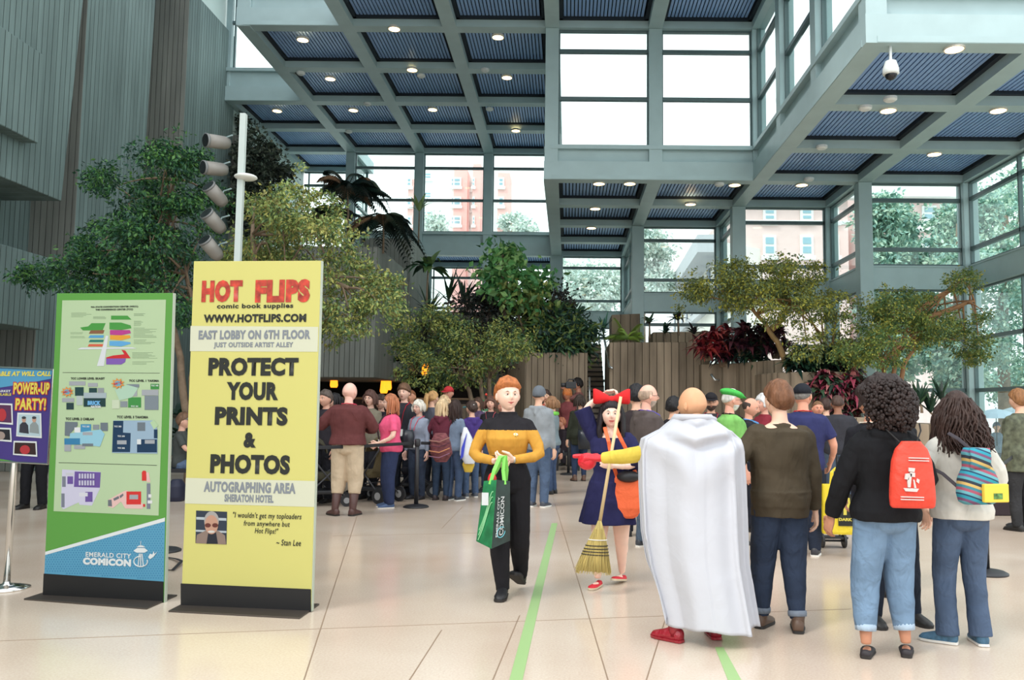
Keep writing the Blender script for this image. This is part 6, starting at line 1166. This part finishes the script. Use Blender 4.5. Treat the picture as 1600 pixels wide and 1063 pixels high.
# ---- lamp post and theatre spotlights
p = at(362, 640, 12.5); p.z = 0; r = empty('lamp_post', p, 0, 'white square lighting post rising behind the yellow banner', 'post')
tp = at(371, 178, 12.5); MB().box((-.045, -.045, 0), (.045, .045, tp.z)).build('post', mat('white_post', (196, 206, 202), .5), r, bevel=.006)
q = at(384, 277, 12.5) - p; r2 = r; MB().ell(q, (.17, .17, .05), nu=24).build('disc_lamp', mat('lamp_disc', (230, 232, 226), .4), r, smooth=True); MB().cyl((0, 0, q.z), (q.x, 0, q.z), .015, 8).build('arm', STEEL, r)
for n, (x, y, tilt) in enumerate(((341, 222, 0), (337, 264, 0), (339, 306, 55), (336, 348, 55), (332, 390, 60))):
    c = at(x, y, 12.5); r = empty('stage_spotlight', c, 0, ['topmost theatre spotlight', 'second theatre spotlight from the top', 'middle theatre spotlight tipped downward', 'fourth theatre spotlight down, tipped', 'lowest theatre spotlight just above the yellow banner'][n] + ' clamped beside the white post', 'spotlight', 'theatre spotlights beside the post')
    a = R(tilt); d = Vector((-.62 * math.cos(a) - .12, -.85, -.12 + 1.0 * math.sin(a))).normalized(); L = .17
    MB().tube([-d * L, -d * L * .6, d * L * .2, d * L], [.075, .10, .105, .105], 20).build('barrel', mat('spot_grey', (138, 134, 128), .5, .2), r, smooth=True)
    MB().tube([d * (L - .002), d * (L + .03)], [.108, .112], 20).build('rim', mat('spot_rim', (120, 122, 122), .5), r, smooth=True); MB().tube([d * (L + .029), d * (L + .034)], [.098, .098], 20).build('lens', mat('spot_lens', (20, 20, 24), .15), r)
    MB().tube([Vector((-.0, .1, .0)), Vector((.06, .1, .1)), Vector((.20, .03, .12))], .012, 6).build('yoke', STEEL, r)
# ================================================================ bags and things in hands
def pillow(name, label, cat, px, Y, prof, depth, m, group=None, yaw=0, n=24, parent=None, pw=2.6):
    """px (x0, y0, x1, y1); prof rows (t from the top, width fraction, depth fraction, sideways shift)"""
    a = at(px[0], px[3], Y); b = at(px[2], px[1], Y); c = (a + b) / 2; c.z = a.z; H = b.z - a.z; W = b.x - a.x
    r = empty(name, c, R(yaw), label, cat, group); rg = []
    for t, w_, d_, sx in prof: rg.append(ringz(H * (1 - t), sx * W, 0, W * w_ / 2, depth * d_ / 2, n, pw))
    mb = MB(); mb.loft(rg); return r, mb, H, W
RB2 = mat('red_nylon', (226, 66, 46), .6, bump=(9, .02), vary=(8, .06))
Yb = AF['Y'] - .27
r, mb, H, W = pillow('drawstring_bag', 'bright red drawstring bag printed with a white ship, worn over the black hoodie', 'bag', (1391, 690, 1458, 794), Yb, [(0, .42, .5, .0), (.04, .50, .5, .0), (.12, .72, .6, 0), (.3, .88, .9, 0), (.6, .96, 1.1, 0), (.85, 1.0, 1.0, 0), (.97, .98, .6, 0), (1, .9, .3, 0)], .13, RB2, yaw=-4)
link('bag_body', remesh(mb, .006, 2), RB2, r, smooth=True)
def onb(x, y, Yp): 
    p = at(x, y, Yp) - r.location; return Matrix.Rotation(-r.rotation_euler.z, 3, 'Z') @ p
wp_ = P_('bag_white', (240, 226, 220))
em = MB(); 
for pts in ([(1412, 763), (1436, 764), (1433, 769), (1415, 768)], [(1420, 731), (1430, 732), (1429, 738), (1420, 737)], [(1415, 741), (1421, 740), (1420, 750), (1414, 749)], [(1418, 752), (1422, 740), (1425, 741), (1423, 762), (1419, 762)], [(1427, 750), (1429, 750), (1432, 763), (1429, 763)], [(1433, 748), (1437, 750), (1436, 756), (1432, 753)], [(1422, 738), (1430, 739), (1430, 746), (1423, 745)]):
    em.prism([onb(x, y, Yb - .078) for x, y in pts], (0, .012, 0))
for y in (715, 719): em.prism([onb(x, yy, Yb - .068) for x, yy in ((1420, y), (1452, y + 1), (1452, y + 2.5), (1420, y + 1.5))], (0, .012, 0))
for y in (776, 780): em.prism([onb(x, yy, Yb - .074) for x, yy in ((1408, y), (1444, y + 1), (1444, y + 2.5), (1408, y + 1.5))], (0, .012, 0))
em.build('ship_print', wp_, r)
for sg in (-1, 1): MB().tube([Vector((sg * .05, .05, H * .98)), Vector((sg * .10, .12, H + .06)), Vector((sg * .12, .2, H + .1))], .005, 6).build('cord', mat('cord_black', (30, 28, 28), .8), r)
# woven backpack
def wovenmat():
    m = bpy.data.materials.new('woven_stripes'); m.use_nodes = True; nt = m.node_tree; N = nt.nodes; L = nt.links; b = N['Principled BSDF']; b.inputs['Roughness'].default_value = .85
    tc = N.new('ShaderNodeTexCoord'); sp = N.new('ShaderNodeSeparateXYZ'); L.new(tc.outputs['Object'], sp.inputs[0]); mt = N.new('ShaderNodeMath'); mt.operation = 'MULTIPLY'; mt.inputs[1].default_value = 6.5; ad = N.new('ShaderNodeMath'); ad.operation = 'MULTIPLY_ADD'; ad.inputs[1].default_value = .35; L.new(sp.outputs[0], ad.inputs[0]); L.new(sp.outputs[2], ad.inputs[2]); L.new(ad.outputs[0], mt.inputs[0]); fr_ = N.new('ShaderNodeMath'); fr_.operation = 'FRACT'; L.new(mt.outputs[0], fr_.inputs[0])
    r_ = N.new('ShaderNodeValToRGB'); r_.color_ramp.interpolation = 'CONSTANT'; cs = [(40, 140, 160), (30, 60, 90), (70, 170, 186), (180, 60, 90), (40, 130, 150), (214, 170, 70), (36, 50, 70), (60, 160, 176), (120, 60, 110)]
    e = r_.color_ramp.elements; e[0].color = (*srgb(cs[0]), 1); e[1].position = .12; e[1].color = (*srgb(cs[1]), 1)
    cs = [desat(c, .35) for c in cs]
    for i, c in enumerate(cs[2:]): q_ = e.new(.18 + i * .118); q_.color = (*srgb(c), 1)
    L.new(fr_.outputs[0], r_.inputs[0]); L.new(r_.outputs[0], b.inputs['Base Color']); return m
WV = wovenmat()
Yw = WF['Y'] - .27
r, mb, H, W = pillow('backpack', 'small woven turquoise striped backpack with a yellow pocket on the white fleece', 'backpack', (1494, 700, 1560, 788), Yw, [(0, .5, .5, -.05), (.08, .62, .7, -.05), (.25, .60, .8, -.03), (.34, .66, .85, 0), (.55, .92, 1.0, 0), (.8, 1.0, 1.0, 0), (.95, .92, .8, 0), (1, .7, .4, 0)], .15, WV, yaw=10)
link('bag_body', remesh(mb, .006, 2), WV, r, smooth=True)
mf = MB(); mf.loft([ringz(H * (1 - t), -.02, -.055 - .012 * math.sin(t * 9), W * .26, .016, 16) for t in (0.0, .1, .2, .3, .36)]); mf.build('flap', WV, r, smooth=True)
MB().box((-.03, -.105, H * .06), (W * .50, -.075, H * .38)).build('pocket', mat('yellow_pocket', (228, 196, 72), .8), r, bevel=.006)
MB().box((.03, -.108, H * .12), (.09, -.104, H * .22)).build('pocket_patch', mat('patch_green', (90, 130, 70), .8, vary=(40, .6)), r)
MB().tube([Vector((-W * .42, .03, H * .30)), Vector((-W * .62, .10, H * .52)), Vector((-W * .78, .16, H * .62))], [(.012, .003)] * 3, 6).build('strap', mat('strap_dark', (56, 50, 56), .8), r); MB().tube([Vector((-W * .1, .02, H * .97)), Vector((-W * .3, .06, H * 1.15)), Vector((-W * .4, .12, H * 1.25))], [(.012, .003)] * 3, 6).build('strap', mat('strap_dark', (56, 50, 56), .8), r)
# yellow bag
YB = mat('yellow_plastic', (214, 190, 40), .45, bump=(9, .02)); 
r, mb, H, W = pillow('shopping_bag', 'bright yellow bag with a black panel hanging beside the navy tee', 'bag', (1284, 757, 1332, 834), 8.6, [(0, .72, .5, -.1), (.1, .8, .6, -.06), (.5, .94, .9, 0), (.95, 1, 1, .02), (1, .98, .9, .02)], .16, YB, yaw=-8, pw=4)
mb.build('bag_body', YB, r, smooth=False, bevel=.004)
MB().tube([Vector((-.06, -.02, H * .96)), Vector((-.05, -.02, H * 1.24)), Vector((-.02, -.0, H * 1.32)), Vector((.03, -.02, H * 1.15)), Vector((.08, -.03, H * .96))], [(.018, .003)] * 5, 6).build('handle', YB, r)
pnl = MB().box((-.005, -.086, H * .18), (W * .44, -.080, H * .82)).build('black_panel', P_('ink', (46, 48, 44)), r)
MB().prism([Vector((x * W, -.088, z * H)) for x, z in ((.06, .78), (.34, .74), (.36, .56), (.24, .50), (.24, .40), (.14, .40), (.15, .62), (.08, .62))], (0, .003, 0)).build('letter_mark', P_('yolk', (240, 222, 90)), pnl)
txt('DARK', lambda X, Z: (X, -.088, Z), (0, H * .34, W * .4, H * .28), P_('yolk', (240, 222, 90)), pnl, .05)
r = empty('luggage_cart', onz(1302, 856), 0, 'black two-wheeled cart below the yellow bag', 'cart')
for sg in (-1, 1): MB().tube([Vector((sg * .12 - .012, 0, .075)), Vector((sg * .12 + .012, 0, .075))], .075, 20).build('wheel', BLKM, r)
MB().cyl((-.14, 0, .075), (.14, 0, .075), .012, 8).box((-.15, -.05, .10), (.15, .10, .12)).tube([(-.1, .08, .1), (-.1, .14, 1.0)], .012, 8).tube([(.1, .08, .1), (.1, .14, 1.0)], .012, 8).build('frame', BLKM, r)
# orange bag on the navy dress
OB = mat('orange_cloth', (236, 106, 62), .8, bump=(8, .03)); Yk = KI['Y'] - .12
r, mb, H, W = pillow('shoulder_bag', 'orange cloth bag hanging at the hip of the navy dress', 'bag', (957, 742, 1006, 810), Yk, [(0, .75, .5, 0), (.08, .9, .8, 0), (.4, 1, 1, 0), (.75, .92, 1, 0), (.95, .6, .7, 0), (1, .35, .4, 0)], .14, OB)
link('bag_body', remesh(mb, .006, 2), OB, r, smooth=True)
k = lambda x, y, dy=0: at(x, y, Yk + dy) - r.location
MB().tube([k(965, 748), k(956, 720, -.10), k(951, 690, -.12), k(947, 676, -.06), k(945, 668, .05)], [(.016, .004)] * 5, 6).tube([k(995, 748), k(985, 715, -.08), k(972, 690, -.12), k(966, 678, -.10), k(962, 668, .02)], [(.016, .004)] * 5, 6).build('strap', OB, r)
MB().ell(k(982, 745, -.05), (.10, .06, .05)).build('black_pouch', BLKM, r, smooth=True)
# broom
Yk2 = KI['Y'] - .34; hd = at(970, 620, Yk2); hb_ = at(937, 818, Yk2 - .05); r = empty('broom', at(928, 893, Yk2 - .1), 0, 'straw broom with a pale wooden handle held by the navy dress', 'broom'); o_ = r.location
MB().tube([hd - o_, hd.lerp(hb_, .5) - o_, hb_ - o_], [.013, .0135, .014], 12).build('handle', mat('pale_wood', (222, 196, 150), .5, vary=(20, .1, (1, 1, .1))), r, smooth=True)
ST = mat('straw', (190, 170, 104), .8, vary=(60, .35, (1, 1, .06)), bump=(120, .006, (1, 1, .04)))
rows = [(814, 934, 940, .03), (826, 929, 943, .045), (840, 922, 947, .05), (856, 914, 949, .055), (875, 907, 951, .06), (893, 900, 953, .065)]
bm2 = MB(); rg = []
for y, xl, xr, d_ in rows:
    a_ = at(xl, y - (3 if xl < 910 else 0), Yk2 - .08); b_ = at(xr, y + 1, Yk2 - .08); c_ = (a_ + b_) / 2 - o_; u = (b_ - a_); rg.append([c_ + u * (.5 * math.cos(t)) + Vector((0, d_ * .7 * math.sin(t), 0)) for t in [2 * PI * i / 28 for i in range(28)]])
bm2.loft(rg); br_ = bm2.build('bristles', ST, r, smooth=True)
bs = MB()
for i in range(260):
    t = random.uniform(0, 2 * PI); q0 = rg[1][int(t / 2 / PI * 28) % 28]; q1 = rg[5][int(t / 2 / PI * 28) % 28]; j = Vector((random.uniform(-.012, .012), random.uniform(-.01, .01), random.uniform(-.03, .01))); bs.tube([q0, rg[3][int(t / 2 / PI * 28) % 28] * 1.0 + j * .2, q1 + j], [.0022, .0024, .0014], 4)
bs.build('straw_stalks', ST, r)
for n, (y, m_) in enumerate(((843, WHS), (852, BLKM), (857, BLKM), (862, BLKM), (867, BLKM))):
    t = (y - 814) / (893 - 814); i = min(4, next(i for i in range(5) if rows[i + 1][0] >= y)); f = (y - rows[i][0]) / (rows[i + 1][0] - rows[i][0]); ring = [rg[i][j].lerp(rg[i + 1][j], f) for j in range(28)]; c_ = sum(ring, Vector()) / 28; ring = [c_ + (p - c_) * 1.06 for p in ring]; MB().tube(ring + [ring[0]], .004, 6).build('stitch', m_, r)
# green convention bag
Yg = SF['Y'] - .30; o_ = at(772, 858, Yg); r = empty('tote_bag', o_, 0, 'glossy dark green convention tote on lime straps hanging from both hands', 'bag')
g = lambda x, y, dy=0: at(x, y, Yg + dy) - o_
A0, A1, A2, A3 = g(756, 752, 0), g(776, 750, -.10), g(797, 752, .02), g(775, 752, .12); C0, C1, C2, C3 = g(744, 846, 0), g(768, 858, -.12), g(797, 845, .02), g(772, 845, .14)
BG = mat('tote_green', (36, 120, 74), .35, vary=(9, .45), spec=.6); BD = mat('tote_dark', (26, 48, 44), .35, vary=(12, .5), spec=.6)
tb = MB(); tb.add([A0, A1, A2, A3, C0, C1, C2, C3], [(0, 1, 5, 4), (1, 2, 6, 5), (2, 3, 7, 6), (3, 0, 4, 7), (4, 5, 6, 7)]); tb.m = [0, 1, 1, 0, 1]; t_ = tb.build('bag_body', [BG, BD], r, smooth=False); sl = t_.modifiers.new('s', 'SOLIDIFY'); sl.thickness = .004
LM = mat('lime_strap', (132, 214, 96), .6)
MB().tube([A0.lerp(A1, .5) + Vector((0, -.004, -.03)), g(772, 735, -.06), g(781, 714, -.03), g(788, 712, -.02), g(786, 735, -.02), A1.lerp(A2, .6) + Vector((0, -.004, -.03))], [(.002, .016)] * 6, 6, flat=(1, 0, 0)).build('strap', LM, r)
MB().tube([A3.lerp(A0, .5), g(778, 732, .03), g(784, 713, .0), g(790, 713, .0), g(792, 735, .03), A2.lerp(A3, .3)], [(.002, .016)] * 6, 6, flat=(1, 0, 0)).build('strap', LM, r)
nn_ = (A2 - A1).cross(C1 - A1).normalized(); nn_ = nn_ if nn_.y < 0 else -nn_
def onface(u, v, off=.006): return A1.lerp(A2, u).lerp(C1.lerp(C2, u), v) + nn_ * off
txt('EMERALD CITY', lambda X, Z: onface(Z, X), (.85, .14, .25, .28), WH, r, .02); txt('COMICON', lambda X, Z: onface(Z, X), (.85, .34, .25, .58), WH, r, .02)
MB().tube([onface(.45 + .22 * math.cos(a), .80 + .08 * math.sin(a)) for a in [2 * PI * k / 16 for k in range(15)]], .003, 5).build('ring_emblem', mat('cyan_print', (120, 206, 220), .5), r)
nf_ = (A1 - A0).cross(C0 - A0).normalized(); nf_ = nf_ if nf_.y < 0 else -nf_
def onf2(u, v, off=.006): return A0.lerp(A1, u).lerp(C0.lerp(C1, u), v) + nf_ * off
for k_ in range(3): MB().tube([onf2(.15 + .7 * t, .25 + .55 * (1 - t) ** 2 + .08 * k_ + .08 * math.sin(5 * t)) for t in [i / 10 for i in range(11)]], .004, 5).build('swirl_print', mat('pale_green', (150, 214, 160), .5), r)
MB().box(tuple(g(763, 790, -.09)), tuple(g(753, 770, -.085))).build('white_tag', P_('pure_white', (236, 240, 240)), r); MB().ell(g(769, 750, -.01), (.035, .03, .055)).build('red_package', mat('red_gloss', (214, 40, 46), .3), r, smooth=True)
# striped bags in the queue
SW = mat('striped_wool', (112, 62, 66), .9, vary=(14, .5, (1, 1, 3)))
r, mb, H, W = pillow('woven_bag', 'maroon striped woven bag slung on the maroon hooded top', 'bag', (670, 677, 706, 722), 13.0, [(0, .5, .5, 0), (.3, .9, 1, 0), (.7, 1, 1, .05), (1, .5, .5, .05)], .2, SW); link('bag_body', remesh(mb, .012, 2), SW, r, smooth=True)
for k_ in range(4): MB().tube([Vector((-W * .46, -.10, H * (.75 - .18 * k_))), Vector((0, -.125, H * (.70 - .18 * k_))), Vector((W * .46, -.10, H * (.85 - .18 * k_)))], .008, 5).build('stripe', mat('stripe%d' % k_, [(150, 110, 96), (80, 40, 56), (190, 130, 90), (130, 90, 110)][k_], .9), r)
r, mb, H, W = pillow('drawstring_bag', 'white and blue drawstring bag on the purple hoodie', 'bag', (718, 668, 745, 725), 13.4, [(0, .2, .4, -.2), (.3, .7, 1, -.1), (.75, 1, 1, 0), (1, .6, .5, .1)], .16, SW); link('bag_body', remesh(mb, .010, 2), mat('white_nylon', (222, 224, 230), .6), r, smooth=True)
MB().prism([Vector((-W * .35, -.095, H * .45)), Vector((-W * .05, -.095, H * .85)), Vector((-W * .25, -.095, H * .2)), Vector((-W * .42, -.085, H * .12))], (0, .03, 0)).build('blue_panel', mat('blue_nylon', (60, 70, 190), .6), r)
r, mb, H, W = pillow('tote_bag', 'small mustard yellow bag hanging below the white drawstring bag', 'bag', (722, 715, 742, 738), 13.5, [(0, .6, .6, 0), (.5, 1, 1, 0), (1, .6, .5, 0)], .16, SW); link('bag_body', remesh(mb, .012, 2), mat('mustard_bag', (220, 186, 70), .7), r, smooth=True)
r, mb, H, W = pillow('shoulder_bag', 'black leather shoulder bag at the hip of the green coat', 'bag', (902, 672, 926, 702), 17.0, [(0, .9, .8, 0), (.3, 1, 1, 0), (1, .85, .9, 0)], .3, BLKM); mb.build('bag_body', mat('black_leather', (40, 44, 52), .35), r, smooth=True); MB().tube([Vector((-W * .4, 0, H)), Vector((-W * .5, -.1, H * 2.2))], .012, 6).build('strap', BLKM, r)
r, mb, H, W = pillow('handbag', 'black handbag hanging by the pink tee in the queue', 'bag', (628, 672, 648, 700), 13.2, [(0, .8, .6, 0), (.4, 1, 1, 0), (1, .8, .8, 0)], .2, BLKM); mb.build('bag_body', mat('black_leather', (40, 44, 52), .35), r, smooth=True)
# video camera beside the stairs
c = at(893, 602, 17.6); r = empty('video_camera', c, 0, 'black video camera held up beside the stairs', 'camera'); MB().box((-.12, -.06, -.07), (.10, .06, .07)).build('camera_body', BLKM, r, bevel=.01); MB().cyl((-.22, 0, .0), (-.12, 0, 0), .045, 16).build('lens', BLKM, r, smooth=True); MB().tube([(-.08, 0, .07), (-.06, 0, .12), (.05, 0, .12), (.07, 0, .07)], .012, 6).build('handle', BLKM, r)
# strollers
def stroller(x, y, yaw, col, label, sc_=1.0):
    r = empty('stroller', onz(x, y), R(yaw), label, 'stroller', 'strollers in the queue'); fm = MB()
    for sg in (-1, 1):
        for yy, rr in ((-.30, .12), (.32, .09)):
            w_ = MB(); w_.tube([Vector((sg * .24 - .02, yy, rr)), Vector((sg * .24 + .02, yy, rr))], rr, 18); wo = w_.build('wheel', BLKM, r); MB().tube([Vector((sg * .24 - .024, yy, rr)), Vector((sg * .24 + .024, yy, rr))], rr * .5, 14).build('hub', mat('hub_grey', (150, 150, 152), .4), wo)
        fm.tube([Vector((sg * .22, .32, .10)), Vector((sg * .22, -.05, .55)), Vector((sg * .21, -.42, 1.02))], .013, 8); fm.tube([Vector((sg * .22, -.30, .13)), Vector((sg * .22, .10, .52))], .012, 8)
    fm.tube([Vector((-.21, -.42, 1.02)), Vector((.21, -.42, 1.02))], .018, 8); fm.tube([Vector((-.22, 0, .3)), Vector((.22, 0, .3))], .01, 6); fm.build('frame', mat('stroller_frame', (70, 70, 74), .4, .5), r, smooth=True)
    sm = MB(); sm.loft([ringz(.38, 0, .05, .18, .16, 16, 4), ringz(.44, 0, .05, .2, .2, 16, 4), ringz(.50, 0, .02, .2, .2, 16, 4)]); sm.loft([ringz(.48, 0, -.13, .2, .05, 16, 4), ringz(.9, 0, -.26, .19, .04, 16, 4)]); link('seat', remesh(sm, .02, 2), cloth(col), r, smooth=True)
    cm = MB(); cm.loft([[Vector((xx, -.22 + .28 * math.sin(a) * .9, .80 + .26 * math.cos(a) * (1 - .25 * (xx / .2) ** 2))) for xx in (-.21, -.1, 0, .1, .21)] + [Vector((xx, -.22 + .26 * math.sin(a) * .9, .80 + .24 * math.cos(a) * (1 - .25 * (xx / .2) ** 2))) for xx in (.21, .1, 0, -.1, -.21)] for a in [R(-40 + 22 * k) for k in range(7)]]); cm.build('canopy', cloth(col), r, smooth=False)
    bk = MB(); bk.box((-.18, -.28, .18), (.18, .22, .24)); bk.build('basket', BLKM, r, bevel=.02)
stroller(585, 784, 60, (96, 84, 60), 'olive brown stroller between the maroon sweater and the pink tee'); stroller(648, 776, 100, (44, 44, 52), 'dark stroller behind the right side of the pink tee'); stroller(505, 790, -70, (70, 66, 52), 'dark stroller beside the yellow banner, left of the brown boots')
# loose bag pile beside the seated person
r, mb, H, W = pillow('backpack', 'dark backpack on the floor below the person seated between the banners', 'bag', (262, 742, 290, 776), 13.2, [(0, .5, .5, 0), (.3, .9, 1, 0), (.8, 1, 1, 0), (1, .9, .8, 0)], .3, BLKM); r.location.z = 0; link('bag_body', remesh(mb, .014, 2), mat('navy_nylon', (36, 38, 60), .6), r, smooth=True)
r = empty('bench', at(283, 762, 13.9) * 1.0, 0, 'low dark bench under the person seated between the banners', 'bench'); r.location.z = 0; MB().box((-.35, -.2, .40), (.35, .25, .46)).build('seat', BLKM, r); [MB().box((x, -.18, 0), (x + .05, .2, .4)).build('leg', BLKM, r) for x in (-.33, .28)]
r = empty('bench', (at(880, 700, onz(878, 735).y).x + .12, onz(878, 735).y, 0), 0, 'low dark bench under the person sitting by the stairs barrier', 'bench'); MB().box((-.3, -.2, .36), (.3, .2, .43)).build('seat', BLKM, r); [MB().box((x, -.18, 0), (x + .05, .18, .36)).build('leg', BLKM, r) for x in (-.28, .23)]
# green direction sign in the crowd
c = at(752, 642, 19.5); r = empty('sign_board', (c.x, c.y, 0), 0, 'small green sign lettered AUTHOR in the crowd below the centre tree', 'sign'); z0 = at(752, 658, 19.5).z; z1 = at(752, 625, 19.5).z; w_ = .17
MB().box((-w_, -.02, z0), (w_ + .02, .02, z1)).build('sign_panel', mat('sign_green', (60, 140, 84), .5), r); MB().cyl((0, 0, 0), (0, 0, z0), .02, 8).build('pole', BLKM, r); MB().lathe([(.2, 0), (.2, .02), (.02, .03)], n=20).build('base', BLKM, r)
txt('AUTHO', lambda X, Z: (X, -.024, Z), (-w_ * .8, z0 + (z1 - z0) * .72, w_ * .9, z0 + (z1 - z0) * .55), WH, r, .04); txt('PHOTO', lambda X, Z: (X, -.024, Z), (-w_ * .8, z0 + (z1 - z0) * .48, w_ * .9, z0 + (z1 - z0) * .32), WH, r, .04)
# table at far right, umbrellas outside
c = at(1590, 715, 12.5); r = empty('table', (c.x, 12.5, 0), 0, 'dark cloth covered table at the right edge behind the white fleece', 'table'); MB().box((-.7, -.35, .72), (1.2, .4, .76)).build('table_top', mat('table_wood', (150, 128, 108), .5), r); MB().box((-.68, -.33, .01), (1.18, .38, .72)).build('table_skirt', mat('skirt_dark', (44, 30, 36), .8), r)
for n, (x, y, c_) in enumerate(((1556, 640, (176, 196, 214)), (1592, 636, (190, 206, 220)))):
    c = at(x, y, 23 + n * .7); r = empty('umbrella', (c.x, c.y, c.z), 0, ['pale blue umbrella outside, left one', 'pale umbrella outside at the right picture edge', 'pale umbrella outside beyond the picture edge'][n], 'umbrella', 'umbrellas outside the glass')
    MB().lathe([(.62, -.24), (.60, -.22), (.45, -.10), (.22, -.02), (.01, .02), (.01, .0), (.2, -.04), (.44, -.12), (.6, -.24)], n=16).build('canopy', mat('umb%d' % n, c_, .5), r); MB().cyl((0, 0, -1.0), (0, 0, .06), .012, 8).build('shaft', BLKM, r)
